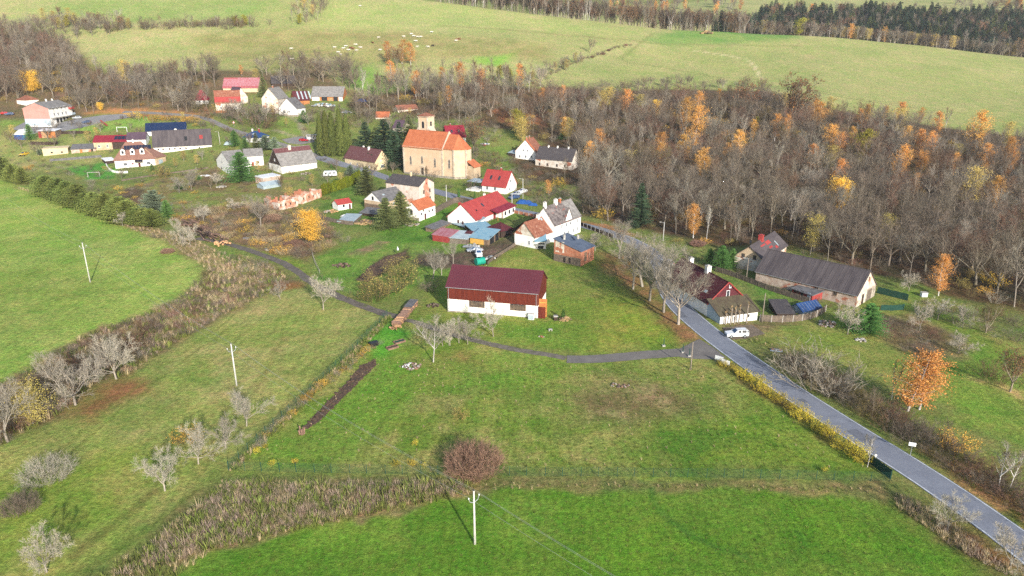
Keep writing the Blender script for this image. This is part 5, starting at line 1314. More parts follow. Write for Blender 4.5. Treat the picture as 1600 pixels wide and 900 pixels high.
def bare_forest(seed, H=18.0, wide=0.24, dens=1.0, tw=0.02, mats=('bark', 'twig'), clear=0.42, leaf=0, leafsize=.25):
 """tall wood-grown tree: long stem, steep branches, narrow vase crown"""
 w = Wood(seed); r = w.r
 pts, d = w.limb((0, 0, -0.3), (r.normal() * .05, r.normal() * .05, 1), H * .93, H * .0088, H * .0014, 9, 0.045, 0.05)
 if r.random() < .5:
  p2, _ = w.limb(pts[3], (r.normal() * .3, r.normal() * .3, 1), H * .55, H * .007, H * .0015, 6, 0.06, 0.06)
  stems = [(pts, 9), (p2, 6)]
 else: stems = [(pts, 9)]
 for pp, n in stems:
  nb = int((26 if len(stems) == 1 else 17) * dens)
  for j in range(nb):
   f = clear + (1 - clear) * (j + r.random()) / nb
   i = min(int(f * n), n - 1); q = pp[i] + (pp[i + 1] - pp[i]) * (f * n - i)
   az = r.uniform(0, 6.283); el = math.radians(r.uniform(35, 65) + 12 * f)
   bd = np.array([math.cos(az) * math.cos(el), math.sin(az) * math.cos(el), math.sin(el)])
   bl = H * wide * (1.25 - .8 * f) * r.uniform(.7, 1.25)
   bp, be = w.limb(q, bd, bl, H * .0034 * (1.25 - .7 * f), H * .0009, 3, .16, .10)
   for m in range(int(15 * dens)):
    g = r.uniform(.2, 1.0); ii = min(int(g * 3), 2); q2 = bp[ii] + (bp[ii + 1] - bp[ii]) * (g * 3 - ii)
    d1 = bp[ii + 1] - bp[ii]; d1 /= np.linalg.norm(d1)
    td = w.side(d1, math.radians(r.uniform(18, 50))) + np.array([0, 0, .25])
    tl = H * r.uniform(.035, .075)
    a, b = w.twig(q2, td, tl, tw)
    for z in range(3):
     c_, e_ = w.twig(a if z % 2 else (a + b) / 2, w.side(td / np.linalg.norm(td), math.radians(r.uniform(20, 50))), tl * r.uniform(.4, .8), tw * .7)
     if leaf and r.random() < leaf: w.lf.append((e_ + w.unit() * .2, leafsize * r.uniform(.6, 1.3)))
     if leaf and r.random() < leaf: w.lf.append((c_ + w.unit() * .3, leafsize * r.uniform(.6, 1.3)))
 return w, mats
def shrub(seed, H=3.0, wide=0.55, stems=26, foot=.25, tw=0.014, mats=('twig', 'twig'), leaf=0, leafsize=.14, per=9):
 """many stemmed bush"""
 w = Wood(seed); r = w.r
 for k in range(stems):
  az = r.uniform(0, 6.283); q_ = math.sqrt(r.random()); el = math.radians(90 - 62 * q_ * wide / .55)
  dd = np.array([math.cos(az) * math.cos(el), math.sin(az) * math.cos(el), math.sin(el)])
  dome = 1 - .5 * q_ ** 2 if foot > .6 else 1.0
  b0 = np.array([math.cos(az), math.sin(az), 0]) * H * foot * q_ + (0, 0, -.1)
  w.seg.append((np.array([0, 0, -.12]), b0, H * .004, H * .004))
  pp, _ = w.limb(b0, dd, H * dome * r.uniform(.75, 1.0), H * .008, H * .002, 4, .14, .05)
  for m in range(per):
   g = r.uniform(.25, 1.0); ii = min(int(g * 4), 3); q2 = pp[ii] + (pp[ii + 1] - pp[ii]) * (g * 4 - ii)
   d1 = pp[ii + 1] - pp[ii]; d1 /= np.linalg.norm(d1)
   td = w.side(d1, math.radians(r.uniform(20, 60))) + np.array([0, 0, .15])
   tl = H * r.uniform(.12, .28)
   a, b = w.twig(q2, td, tl, tw)
   for z in range(3):
    c_, e_ = w.twig(a if z % 2 else (a + b) / 2, w.side(td / np.linalg.norm(td), math.radians(r.uniform(25, 60))), tl * r.uniform(.4, .8), tw * .75)
    if leaf and r.random() < leaf: w.lf.append((e_ + w.unit() * .1, leafsize * r.uniform(.6, 1.3)))
    if leaf and r.random() < leaf: w.lf.append(((c_ + e_) / 2 + w.unit() * .15, leafsize * r.uniform(.6, 1.3)))
 return w, mats
def leafy(seed, H=12.0, wide=0.3, n=5200, leafsize=.2, mats=('birch_bark', 'twig', 'gold_leaf'), base=.18, clumps=46, shape=1.0):
 """tree still in autumn leaf: leaves gathered in uneven clumps along real branches"""
 w = Wood(seed); r = w.r
 pts, d = w.limb((0, 0, -.3), (r.normal() * .04, r.normal() * .04, 1), H * .95, H * .014, H * .002, 9, .04, .05)
 ends = []
 for j in range(clumps):
  f = base + (1 - base) * (j + r.random()) / clumps
  i = min(int(f * 9), 8); q = pts[i] + (pts[i + 1] - pts[i]) * (f * 9 - i)
  az = r.uniform(0, 6.283); el = math.radians(r.uniform(15, 55))
  prof = (math.sin(math.pi * min(1, (f - base * .6) / (1.02 - base * .6))) ** .5) * shape + .16
  bd = np.array([math.cos(az) * math.cos(el), math.sin(az) * math.cos(el), math.sin(el)])
  bl = H * wide * prof * r.uniform(.55, 1.25)
  bp, _ = w.limb(q, bd, bl, H * .004 * (1.2 - f), H * .001, 3, .15, .04)
  ends.append((bp, bl))
  for m in range(6): w.twig(bp[r.integers(1, 4)], w.side(bd, .7), H * .06, .012)
 for k in range(n):
  bp, bl = ends[int(r.integers(len(ends)))]
  g = r.uniform(.25, 1.08) * 3; ii = min(int(g), 2)
  c = bp[ii] + (bp[ii + 1] - bp[ii]) * (g - ii) + r.normal(size=3) * np.array([1, 1, .75]) * bl * .2
  w.lf.append((c, leafsize * r.uniform(.55, 1.3)))
 return w, mats
def conifer(seed, H=14.0, wide=0.2, mats=('dark_bark', 'spruce'), whorls=26, droop=.25, base=.05, power=.9, tip=1.0, spray=.5):
 """spruce or fir: whorls of drooping branches clad in needle sprays"""
 w = Wood(seed); r = w.r
 w.limb((0, 0, -.3), (0, 0, 1), H, H * .013, H * .001, 6, .01, .05)
 V, F = [], []
 for k in range(whorls):
  f = base + (1 - base) * (k + r.random() * .6) / whorls
  z = f * H; L0 = H * wide * max(1 - f, 0.015) ** power + .1
  nb = int(9 + 7 * (1 - f))
  for j in range(nb):
   az = r.uniform(0, 6.283); L = L0 * r.uniform(.7, 1.15)
   dr = droop * r.uniform(.5, 1.4) * (1 - f * .8)
   h = np.array([math.cos(az), math.sin(az), 0]); sd = np.array([-math.sin(az), math.cos(az), 0])
   ns = 6
   for q in range(ns):
    g = (q + .4) / ns
    c = np.array([0, 0, z]) + h * L * g + np.array([0, 0, -dr * L * g + .22 * L * g * g])
    sz = spray * 1.75 * (.55 + .55 * (1 - g)) * (L / (L0 + .3) * .5 + .5) * (H / 14) ** .5
    for sgn in (-1, 1):
     e = c + h * sz * r.uniform(.5, .9) + sd * sgn * sz * r.uniform(.5, 1.0) + np.array([0, 0, -sz * r.uniform(.1, .55)])
     m = c + h * sz * .15 + sd * sgn * sz * .15
     n = len(V)
     V += [c - h * sz * .25, c + h * sz * .45 + np.array([0, 0, sz * .10]), e, m - np.array([0, 0, sz * .3])]
     F += [(n, n + 1, n + 2), (n, n + 2, n + 3)]
 t = MB(); w.tubes(t)
 c = MB(); c.faces(V, F)
 j = MB(); w.tubes(j); j.faces(V, F, 1)
 nm = 'conifer%d' % seed
 return (t.mesh(nm + '_trunk', [M[mats[0]]], True), c.mesh(nm + '_crown', [M[mats[1]]]), j.mesh(nm + '_whole', [M[mats[0]], M[mats[1]]]))
def column(seed, H=10.0, rad=1.5, n=4200, size=.35, mats=('dark_bark', 'thuja'), power=.5, ribs=9):
 """thuja: dense upright sprays over a tapering body"""
 w = Wood(seed); r = w.r
 w.limb((0, 0, -.3), (0, 0, 1), H * .9, .12, .02, 4, .01, .05)
 V, F = [], []
 lump = r.uniform(.8, 1.15, size=(ribs, 12))
 for k in range(n):
  z = r.random() ** .85; az = r.uniform(0, 6.283)
  prof = min(1.0, (z / .12) ** .5) * (1 - z) ** power
  lp = lump[int(az / 6.2832 * ribs) % ribs, min(int(z * 12), 11)]
  rr = rad * prof * lp * (1 - .4 * r.random() ** 2.2)
  c = np.array([math.cos(az) * rr, math.sin(az) * rr, z * H])
  up = np.array([math.cos(az) * .25, math.sin(az) * .25, 1.0]) + r.normal(size=3) * .2
  sd = np.array([-math.sin(az), math.cos(az), 0]) + r.normal(size=3) * .5; sd /= np.linalg.norm(sd)
  s_ = size * r.uniform(.6, 1.3); n_ = len(V)
  V += [c - up * s_ * .4, c + sd * s_ * .35, c + up * s_ * .8, c - sd * s_ * .35]; F.append((n_, n_ + 1, n_ + 2, n_ + 3))
 t = MB(); w.tubes(t); c = MB(); c.faces(V, F); nm = 'column%d' % seed
 return t.mesh(nm + '_trunk', [M[mats[0]]], True), c.mesh(nm + '_crown', [M[mats[1]]]), None
T = {}
def reg(key, w_m): T.setdefault(key, []).append(w_m if len(w_m) == 3 else tree_meshes(key + str(len(T.get(key, []))), w_m[0], w_m[1]))
for i in range(4): reg('forest', bare_forest(100 + i, 18, dens=1.0, mats=('bark', 'twig'), wide=.27 + .03 * i))
for i in range(2): reg('forest', bare_forest(110 + i, 18, dens=1.0, mats=('pale_bark', 'pale_twig'), wide=.25))
reg('forest', bare_forest(120, 17, dens=1.0, mats=('bark', 'rust_twig'), wide=.24))
for i in range(3): reg('oak', bare_spread(200 + i, 15, mats=('bark', 'twig'), dens=1.0))
reg('oak', bare_spread(210, 15, mats=('pale_bark', 'pale_twig'), dens=1.0))
reg('oak', bare_spread(211, 14, mats=('bark', 'rust_twig'), dens=1.0))
reg('willow', bare_spread(220, 11, mats=('bark', 'olive_twig'), dens=1.25, trunk=.15, up=.12))
for i in range(3): reg('ash', bare_spread(230 + i, 14, spread=.9, mats=('pale_bark', 'pale_twig'), dens=1.15, tw=.017, trunk=.3))
for i in range(4): reg('apple', bare_spread(240 + i, 6.5, spread=1.25, mats=('pale_bark', 'lichen_twig'), dens=1.15, trunk=.22, tw=.0125, up=.02, mess=.34))
reg('birch_bare', bare_forest(260, 15, wide=.24, mats=('birch_bark', 'pale_twig'), clear=.3))
reg('birch_bare', bare_forest(261, 15, wide=.2, mats=('birch_bark', 'rust_twig'), clear=.3))
for i in range(2): reg('birch', leafy(300 + i, 16, wide=.2, n=6800, leafsize=.14, mats=('birch_bark', 'twig', 'orange_leaf'), base=.12, shape=1.0, clumps=60))
reg('birch', leafy(302, 16, wide=.2, n=4500, leafsize=.17, mats=('birch_bark', 'twig', 'orange_leaf'), base=.2, clumps=60))
for i in range(2): reg('gold', leafy(310 + i, 10, wide=.34, n=13000, leafsize=.12, mats=('bark', 'twig', 'gold_leaf'), base=.12, clumps=70))
reg('goldthin', leafy(320, 13, wide=.26, n=3000, leafsize=.15, mats=('pale_bark', 'pale_twig', 'dull_gold_leaf'), base=.25, clumps=60))
reg('lime', leafy(330, 11, wide=.26, n=5500, leafsize=.16, mats=('bark', 'olive_twig', 'lime_leaf'), base=.2))
reg('ochre', leafy(335, 9, wide=.42, n=6500, leafsize=.11, mats=('pale_bark', 'pale_twig', 'dull_gold_leaf'), base=.1, clumps=80))
reg('tanshrub', shrub(550, 2.4, mats=('tan_twig', 'tan_twig'), stems=34, tw=.012)); reg('tanshrub', shrub(551, 2.2, mats=('sand_twig', 'sand_twig'), stems=34, tw=.012))
reg('hedgeshrub', shrub(570, 2.4, mats=('olive_twig', 'olive_twig', 'hedge_leaf'), leaf=.9, leafsize=.075, stems=22)); reg('hedgeshrub', shrub(571, 2.2, mats=('olive_twig', 'olive_twig', 'hedge_leaf'), leaf=.7, leafsize=.075, stems=22))
reg('greydome', shrub(545, 3.0, mats=('lichen_twig', 'lichen_twig'), stems=120, per=10, wide=.4, tw=.012, foot=.75)); reg('darkdome', shrub(546, 2.6, mats=('twig', 'twig'), stems=150, per=10, wide=.3, tw=.013, foot=.75))
reg('ochrebush', shrub(560, 2.6, mats=('olive_twig', 'olive_twig', 'dull_gold_leaf'), leaf=.4, leafsize=.05, stems=30))
reg('brown', bare_spread(340, 13, mats=('bark', 'twig', 'brown_leaf'), dens=.9, leaf=.32, leafsize=.2))
for i in range(2): reg('spruce', conifer(400 + i, 16, wide=.36, mats=('dark_bark', 'spruce')))
for i in range(2): reg('darkspruce', conifer(410 + i, 16, wide=.36, mats=('dark_bark', 'dark_spruce')))
reg('fir', conifer(420, 11, wide=.5, mats=('dark_bark', 'green_fir'), droop=.1, power=.75, spray=.42, whorls=30))
for i in range(2): reg('hedgefir', conifer(430 + i, 7, wide=.62, mats=('dark_bark', 'hedge_fir'), droop=-.1, power=.6, spray=.55, whorls=22))
reg('pine', conifer(440, 8, wide=.55, mats=('dark_bark', 'pine'), droop=-.05, power=.55, base=.15, whorls=16, spray=.6))
for i in range(3): reg('thuja', column(450 + i, 15, 2.0, n=4600, size=.5))
for i in range(2): reg('hedge', column(460 + i, 4, .75, n=900, size=.34, mats=('dark_bark', 'thuja_hedge'), power=.3))
reg('smallthuja', column(470, 5, .8, n=900, size=.32, mats=('dark_bark', 'green_fir'), power=.5))
for i in range(3): reg('shrub', shrub(500 + i, 3.2, mats=('twig', 'twig'), stems=24))
reg('shrub', shrub(510, 3.0, mats=('rust_twig', 'rust_twig'), stems=24))
reg('shrub', shrub(511, 3.0, mats=('olive_twig', 'olive_twig'), stems=24))
reg('paleshrub', shrub(520, 3.2, mats=('pale_twig', 'pale_twig'), stems=22)); reg('paleshrub', shrub(521, 3.2, mats=('pale_twig', 'pale_twig'), stems=18))
reg('goldshrub', shrub(530, 2.4, mats=('olive_twig', 'olive_twig', 'dull_gold_leaf'), leaf=.85, leafsize=.062)); reg('goldshrub', shrub(531, 2.2, mats=('olive_twig', 'olive_twig', 'gold_leaf'), leaf=.8, leafsize=.062))
reg('brownshrub', shrub(540, 3.4, mats=('tan_twig', 'tan_twig'), stems=260, per=11, wide=.3, tw=.016, foot=.8))
FOOTNP = [np.array(f) for f in FOOT]
def in_house(x, y, m=1.5):
 for f in FOOTNP:
  c = f.mean(0)
  if abs(x - c[0]) < 40 and abs(y - c[1]) < 40:
   g = c + (f - c) * (1 + m / 6)
   if inside([tuple(p) for p in g], np.array([x]), np.array([y]))[0]: return True
 return False
USED = {}
LM = []
def plant(kind, name, p, h, label, cat='tree', group=None, rz=None, v=None, wide=1.0, lm=None):
 """one plant as a thing: an Empty at its foot with its trunk and its crown; p is a ground point, h its height in metres"""
 tr, cr, _ = T[kind][v if v is not None else USED.setdefault(kind, 0) % len(T[kind])]
 if v is None: USED[kind] += 1
 zmax = MAXZ.setdefault(cr.name, max(max(q.co.z for q in cr.vertices), 0.5))
 s_ = h / zmax
 e = empty(name, (p[0], p[1], gz(p[0], p[1])), random.uniform(0, 6.283) if rz is None else rz, label, cat, group)
 e.scale = (s_ * wide, s_ * wide, s_)
 if lm: LM.append((lm, p[0], p[1]))
 is_bush = cat in ('shrub', 'hedge plant')
 put('stem' if is_bush else 'trunk', tr, e); put('foliage' if is_bush else 'crown', cr, e)
 return e
MAXZ = {}
def scatter(poly_px, spacing, seed, n=None, road=4.0, avoid=True, jitter=1.0):
 """random ground points at least spacing apart within an outline, clear of houses and the road"""
 W = np.array(world_poly(poly_px)); r = np.random.default_rng(seed)
 lo, hi = W.min(0), W.max(0)
 area = (hi - lo).prod()
 m = int(area / spacing ** 2 * 3)
 q = r.uniform(lo, hi, size=(m, 2))
 q = q[inside([tuple(a) for a in W], q[:, 0], q[:, 1])]
 if len(q) and road: q = q[dist_line(road_line, q[:, 0], q[:, 1]) > road]
 cell = {}; out = []
 for x, y in q:
  i, j = int(x // spacing), int(y // spacing); ok = True
  for a in (-1, 0, 1):
   for b in (-1, 0, 1):
    for (u, v) in cell.get((i + a, j + b), ()):
     if (u - x) ** 2 + (v - y) ** 2 < spacing ** 2: ok = False
  if ok and not (avoid and in_house(x, y, 2.0)):
   cell.setdefault((i, j), []).append((x, y)); out.append((x, y))
   if n and len(out) >= n: break
 return out
def mass(name, pts, kinds, hs, label, seed=1, wide=(.9, 1.2), base_h=None, lift=0.0):
 """a wood, thicket or stand of grass that nobody could count: one object that sets out its plants on points"""
 r = np.random.default_rng(seed)
 pts = np.array(pts)
 me = bpy.data.meshes.new(name)
 me.vertices.add(len(pts))
 z = ground_z(pts[:, 0], pts[:, 1]) + lift
 me.vertices.foreach_set('co', np.concatenate([pts[:, :2], z[:, None]], 1).astype(np.float32).ravel())
 meshes = []
 for k in kinds:
  if isinstance(k, str): meshes += [t[2] for t in T[k]]
  else: meshes.append(k)
 idx = r.integers(0, len(meshes), len(pts))
 top = np.array([max(max(v.co.z for v in m.vertices), .1) for m in meshes])
 s_ = r.uniform(hs[0], hs[1], len(pts)) / top[idx]
 a = me.attributes.new('size', 'FLOAT_VECTOR', 'POINT'); wd = r.uniform(wide[0], wide[1], len(pts))
 a.data.foreach_set('vector', np.stack([s_ * wd, s_ * wd, s_], 1).astype(np.float32).ravel())
 a = me.attributes.new('turn', 'FLOAT_VECTOR', 'POINT')
 a.data.foreach_set('vector', np.stack([r.normal(0, .05, len(pts)), r.normal(0, .05, len(pts)), r.uniform(0, 6.283, len(pts))], 1).astype(np.float32).ravel())
 a = me.attributes.new('pick', 'INT', 'POINT'); a.data.foreach_set('value', idx.astype(np.int32))
 o = put(name, me); tag(o, label, None, None, 'stuff')
 stock = bpy.data.collections.new(name + '_stock')
 for i, m in enumerate(meshes):
  stock.objects.link(bpy.data.objects.new('%s_%02d' % (name, i), m))
 g = bpy.data.node_groups.new(name + '_layout', 'GeometryNodeTree')
 g.interface.new_socket('Geometry', in_out='INPUT', socket_type='NodeSocketGeometry'); g.interface.new_socket('Geometry', in_out='OUTPUT', socket_type='NodeSocketGeometry')
 N, L = g.nodes.new, g.links.new
 gi, go_ = N('NodeGroupInput'), N('NodeGroupOutput')
 ci = N('GeometryNodeCollectionInfo'); ci.inputs[0].default_value = stock; ci.inputs['Separate Children'].default_value = True; ci.inputs['Reset Children'].default_value = True
 ip = N('GeometryNodeInstanceOnPoints'); ip.inputs['Pick Instance'].default_value = True
 def att(nm, ty):
  q = N('GeometryNodeInputNamedAttribute'); q.data_type = ty; q.inputs[0].default_value = nm
  return q.outputs[0]
 L(gi.outputs[0], ip.inputs['Points']); L(ci.outputs[0], ip.inputs['Instance']); L(att('pick', 'INT'), ip.inputs['Instance Index'])
 er = N('FunctionNodeEulerToRotation'); L(att('turn', 'FLOAT_VECTOR'), er.inputs[0]); L(er.outputs[0], ip.inputs['Rotation'])
 L(att('size', 'FLOAT_VECTOR'), ip.inputs['Scale']); L(ip.outputs[0], go_.inputs[0])
 mod = o.modifiers.new('layout', 'NODES'); mod.node_group = g
 return o
def at(px, py): return P(px, py)
def hpx(px, py, top): return height_to(P(px, py), top)
# ------------------------------------------------------------------ the great leafless wood beyond the road
WOOD = [(905, 332), (905, 290), (880, 285), (905, 262), (900, 235), (860, 222), (830, 208), (780, 196), (795, 178), (860, 158), (940, 166), (1100, 163), (1200, 166), (1300, 190), (1480, 222), (1700, 248), (1760, 500), (1600, 486), (1500, 462), (1430, 438), (1375, 428), (1350, 436), (1300, 420), (1240, 398), (1215, 372), (1150, 390), (1120, 378), (1040, 362), (980, 348)]
wood_pts = scatter(WOOD, 6.0, 5, road=6)
wood_pts.sort(key=lambda p: p[0] ** 2 + p[1] ** 2)
PENDING = []                                # trees whose label names the landmark they stand by
LOOK_F = ['slender grey bare tree', 'tall grey bare tree', 'wide topped grey bare tree', 'bushy grey bare tree', 'pale stemmed bare tree', 'pale twigged bare tree', 'rusty tinted bare tree']
LOOK_O = ['spreading grey bare tree', 'broad grey bare tree', 'domed grey bare tree', 'spreading pale bare tree', 'spreading rusty bare tree']
def wild_tree(x, y, group, oak=.55, hf=(13, 18), ho=(11, 15)):
 o = random.random() < oak
 kind = 'oak' if o else 'forest'
 v = random.randrange(len(T[kind]))
 e = plant(kind, 'bare_tree', (x, y), random.uniform(*ho) if o else random.uniform(*hf), None, 'tree', group, v=v, wide=random.uniform(1.05, 1.4))
 PENDING.append((e, (LOOK_O if o else LOOK_F)[v]))
n_ind = 0
rest = []
for k, (x, y) in enumerate(wood_pts):
 px = to_px((x, y, gz(x, y)))[0]
 if n_ind < 185 and -60 < px < 1660:
  wild_tree(x, y, 'bare trees of the wood beyond the road'); n_ind += 1
 else: rest.append((x, y))
mass('woodland', rest, ['forest', 'oak', 'oak', 'willow', 'forest', 'oak', 'goldthin', 'birch'], (11, 18), 'distant part of the leafless grey brown wood on the valley side', 3)
und = scatter(WOOD, 4.6, 15, road=5)
mass('undergrowth', und, ['shrub', 'shrub', 'shrub', 'goldshrub', 'paleshrub'], (2.0, 4.2), 'tangled bare undergrowth beneath the leafless wood', 4)
# single trees of the wood that stand out by their colour
for px, py, top, kind, nm, look in (
  (1068, 205, 148, 'birch', 'birch_tree', 'orange birch with white stem at the upper wood edge above the bend'), (1082, 235, 160, 'birch', 'birch_tree', 'golden birch with bright lower crown in front of the upper edge'),
  (977, 185, 136, 'birch', 'birch_tree', 'pointed orange birch rising from the wood near the derelict house'), (1023, 185, 153, 'gold', 'golden_tree', 'round yellow tree at the upper wood edge'),
  (1083, 372, 315, 'birch', 'birch_tree', 'pale golden birch beside the dark spruce over the road bend'), (1104, 375, 318, 'birch_bare', 'birch_tree', 'thin bare birch next to the golden birch over the road bend'),
  (1351, 200, 160, 'birch', 'birch_tree', 'dense orange birch at the pasture edge, shorter of the pair'), (1402, 203, 156, 'birch', 'birch_tree', 'dense orange birch at the pasture edge, taller of the pair'), (1380, 200, 163, 'birch', 'birch_tree', 'pale orange birch squeezed between two dense orange birches'),
  (1300, 250, 190, 'birch', 'birch_tree', 'slim orange birch deep in the wood below the pasture'), (1338, 262, 198, 'lime', 'lime_tree', 'yellow green tree deep in the wood below the pasture'), (1279, 205, 155, 'birch', 'birch_tree', 'orange topped birch beside the big brown oak'),
  (1516, 250, 168, 'birch', 'birch_tree', 'two tiered orange birch beneath the sloping pasture'), (1477, 205, 165, 'birch_bare', 'birch_tree', 'thin rusty birch at the pasture edge near the frame side'), (1435, 195, 166, 'birch', 'birch_tree', 'small orange birch alone on the pasture edge'),
  (1308, 330, 270, 'gold', 'golden_tree', 'broad golden tree in the middle of the leafless wood'), (1265, 400, 330, 'goldthin', 'golden_tree', 'thin dull gold tree behind the barn house'), (1210, 220, 175, 'birch', 'birch_tree', 'orange birch below the big brown oak'),
  (1466, 462, 395, 'birch', 'birch_tree', 'orange birch with white stems at the garden end of the wood'), (1238, 205, 108, 'brown', 'oak_tree', 'huge round oak with brown leaves at the pasture edge'), (1160, 190, 122, 'brown', 'oak_tree', 'dark brown leaved oak beside the huge round oak'),
  (1000, 354, 286, 'darkspruce', 'spruce_tree', 'single dark spruce above the road bend'), (812, 215, 168, 'lime', 'lime_tree', 'yellow leaved tree behind the grassy bank'), (858, 305, 280, 'birch', 'birch_tree', 'small orange birch beside the skylight house'),
  (940, 270, 205, 'oak', 'bare_tree', 'big pale grey bare tree in front of the derelict house end'), (1000, 290, 215, 'oak', 'bare_tree', 'widest bare tree of the wood above the single spruce'), (950, 345, 272, 'oak', 'bare_tree', 'rusty crowned bare tree at the road bend'),
  (1480, 340, 325, 'goldthin', 'golden_tree', 'half bare gold tinted tree below the orange birch'), (915, 245, 215, 'darkspruce', 'spruce_tree', 'small dark spruce behind the derelict house'), (1380, 385, 330, 'goldthin', 'golden_tree', 'pale gold tinted tree above the long barn gable'),
  (1600, 360, 322, 'lime', 'lime_tree', 'yellow green tree at the frame side of the wood'), (1180, 205, 180, 'lime', 'lime_tree', 'yellow green bush tree beneath the brown oaks'), (1060, 305, 255, 'willow', 'bare_tree', 'olive toned rounded bare tree above the golden birch'), (1120, 300, 260, 'willow', 'bare_tree', 'olive toned rounded bare tree second from the spruce'),
  (1360, 400, 335, 'willow', 'bare_tree', 'olive toned bare tree behind the middle of the long barn'), (1150, 320, 270, 'willow', 'bare_tree', 'olive toned rounded bare tree in the wood over the barn house')):
 p = at(px, py)
 if kind in ('oak',): v = 4 if 'rusty' in look else 3 if 'pale' in look else 0
 else: v = None
 plant(kind, nm, p, height_to(p, top), look, 'tree', v=v, wide=1.15 if kind in ('birch', 'brown') else 1.0)
 LM.append(('the ' + look, p[0], p[1]))
# ------------------------------------------------------------------ woods of the village side
MIDW = [(555, 172), (590, 150), (640, 140), (760, 128), (850, 134), (800, 158), (765, 185), (740, 200), (700, 188), (690, 178), (660, 168), (610, 168), (585, 180), (560, 190)]
pts = scatter(MIDW, 5.6, 25, road=4); pts.sort(key=lambda p: p[0] ** 2 + p[1] ** 2)
for x, y in pts[:48]: wild_tree(x, y, 'bare trees of the wood behind the church', .3, (14, 20), (11, 15))
mass('woodland', pts[48:], ['forest', 'oak', 'forest', 'birch_bare', 'birch'], (13, 19), 'leafless wood on the slope behind the church', 6)
mass('undergrowth', scatter(MIDW, 4.5, 26), ['shrub', 'shrub', 'paleshrub'], (1.8, 3.6), 'bare undergrowth of the wood behind the church', 7)
LEFTW = [(-160, 182), (-160, 52), (55, 54), (100, 76), (135, 122), (210, 126), (300, 122), (345, 118), (338, 132), (300, 140), (300, 172), (330, 178), (250, 172), (170, 168), (130, 176), (110, 165), (60, 150), (20, 160)]
pts = scatter(LEFTW, 5.2, 35, road=5); pts.sort(key=lambda p: p[0] ** 2 + p[1] ** 2)
vis = [p for p in pts if to_px((p[0], p[1], gz(*p)))[0] > -10]
for x, y in vis[:52]: wild_tree(x, y, 'bare trees of the wood behind the flats', .4, (14, 19), (11, 15))
mass('woodland', vis[52:] + [p for p in pts if p not in vis], ['forest', 'oak', 'forest', 'goldthin', 'oak'], (12, 18), 'leafless wood climbing the slope behind the flats', 8)
mass('undergrowth', scatter(LEFTW, 5.0, 36), ['shrub', 'shrub', 'goldshrub'], (1.8, 3.6), 'bare undergrowth of the wood behind the flats', 9)
NORTHW = [(400, 120), (470, 108), (550, 112), (560, 150), (545, 150), (540, 130), (490, 130), (470, 150), (410, 130)]
pts = scatter(NORTHW, 5.6, 45)
for x, y in pts[:34]: wild_tree(x, y, 'bare trees above the upper farmsteads', .7, (13, 17), (12, 16))
for px, py, top, kind, nm, look in (
  (50, 146, 106, 'gold', 'golden_tree', 'large orange yellow tree behind the small red roofed house'), (20, 146, 112, 'brown', 'oak_tree', 'brown leaved oak beside the large orange yellow tree'), (98, 122, 100, 'lime', 'lime_tree', 'yellow tinted tree in the wood over the flats'),
  (137, 170, 158, 'goldthin', 'golden_tree', 'small orange bush tree on the bank beside the flats'), (158, 173, 158, 'gold', 'golden_tree', 'wide yellow bush tree on the bank beside the flats'), (612, 135, 92, 'birch', 'birch_tree', 'bright orange birch in the wood over the hay barn'),
  (608, 100, 62, 'birch', 'birch_tree', 'orange birch of the upper cluster, with pale top'), (628, 100, 59, 'birch', 'birch_tree', 'tallest orange birch of the upper cluster'), (642, 102, 64, 'birch', 'birch_tree', 'orange birch at the end of the upper cluster'), (620, 108, 68, 'brown', 'oak_tree', 'rusty leaved tree in front of the upper birch cluster'),
  (568, 150, 103, 'birch_bare', 'birch_tree', 'bare white stemmed birch next to the green gap'), (780, 128, 100, 'lime', 'lime_tree', 'yellow leaved tree at the end of the field hedge'), (797, 132, 104, 'lime', 'lime_tree', 'second yellow leaved tree at the end of the field hedge'), (700, 165, 132, 'birch', 'birch_tree', 'thin orange birch behind the church tower'),
  (690, 170, 142, 'goldthin', 'golden_tree', 'dull gold tree behind the church tower'), (336, 135, 82, 'oak', 'bare_tree', 'dark domed bare tree at the pasture edge beside the pink barn'), (413, 152, 116, 'spruce', 'spruce_tree', 'dark spruce between the pink barn and the grey gable'), (400, 135, 105, 'goldthin', 'golden_tree', 'pale gold tree behind the pink roofed barn'),
  (740, 240, 180, 'brown', 'oak_tree', 'brown half bare tree by the crimson roofed cottage'), (815, 222, 176, 'ochre', 'golden_tree', 'yellow tree above the white gabled house'), (378, 118, 100, 'birch', 'birch_tree', 'slim orange birch behind the pink barn'), (725, 215, 172, 'oak', 'bare_tree', 'round bare tree behind the crimson cottage roof'),
  (400, 200, 148, 'forest', 'bare_tree', 'reddish tall bare tree on the lane below the red roofs'), (372, 183, 150, 'ash', 'bare_tree', 'pale bare tree in front of the bright red lower roof'), (326, 190, 165, 'brown', 'oak_tree', 'rusty domed tree at the end of the long white barn'), (418, 190, 160, 'ash', 'bare_tree', 'pale bare tree before the plain grey gable'),
  (458, 175, 148, 'shrub', 'bare_tree', 'small brown bare tree beside the striped shed'), (300, 172, 130, 'oak', 'bare_tree', 'broad bare tree on the road bend above the long white barn'), (270, 165, 125, 'oak', 'bare_tree', 'domed bare tree over the navy roofed hall'), (535, 132, 100, 'oak', 'bare_tree', 'domed bare tree behind the hay barn end'), (505, 128, 90, 'oak', 'bare_tree', 'tallest bare tree behind the hay barn')):
 p = at(px, py)
 plant(kind, nm, p, height_to(p, top), look, 'tree', wide=1.2 if kind in ('birch', 'brown', 'gold') else 1.0); LM.append(('the ' + look, p[0], p[1]))
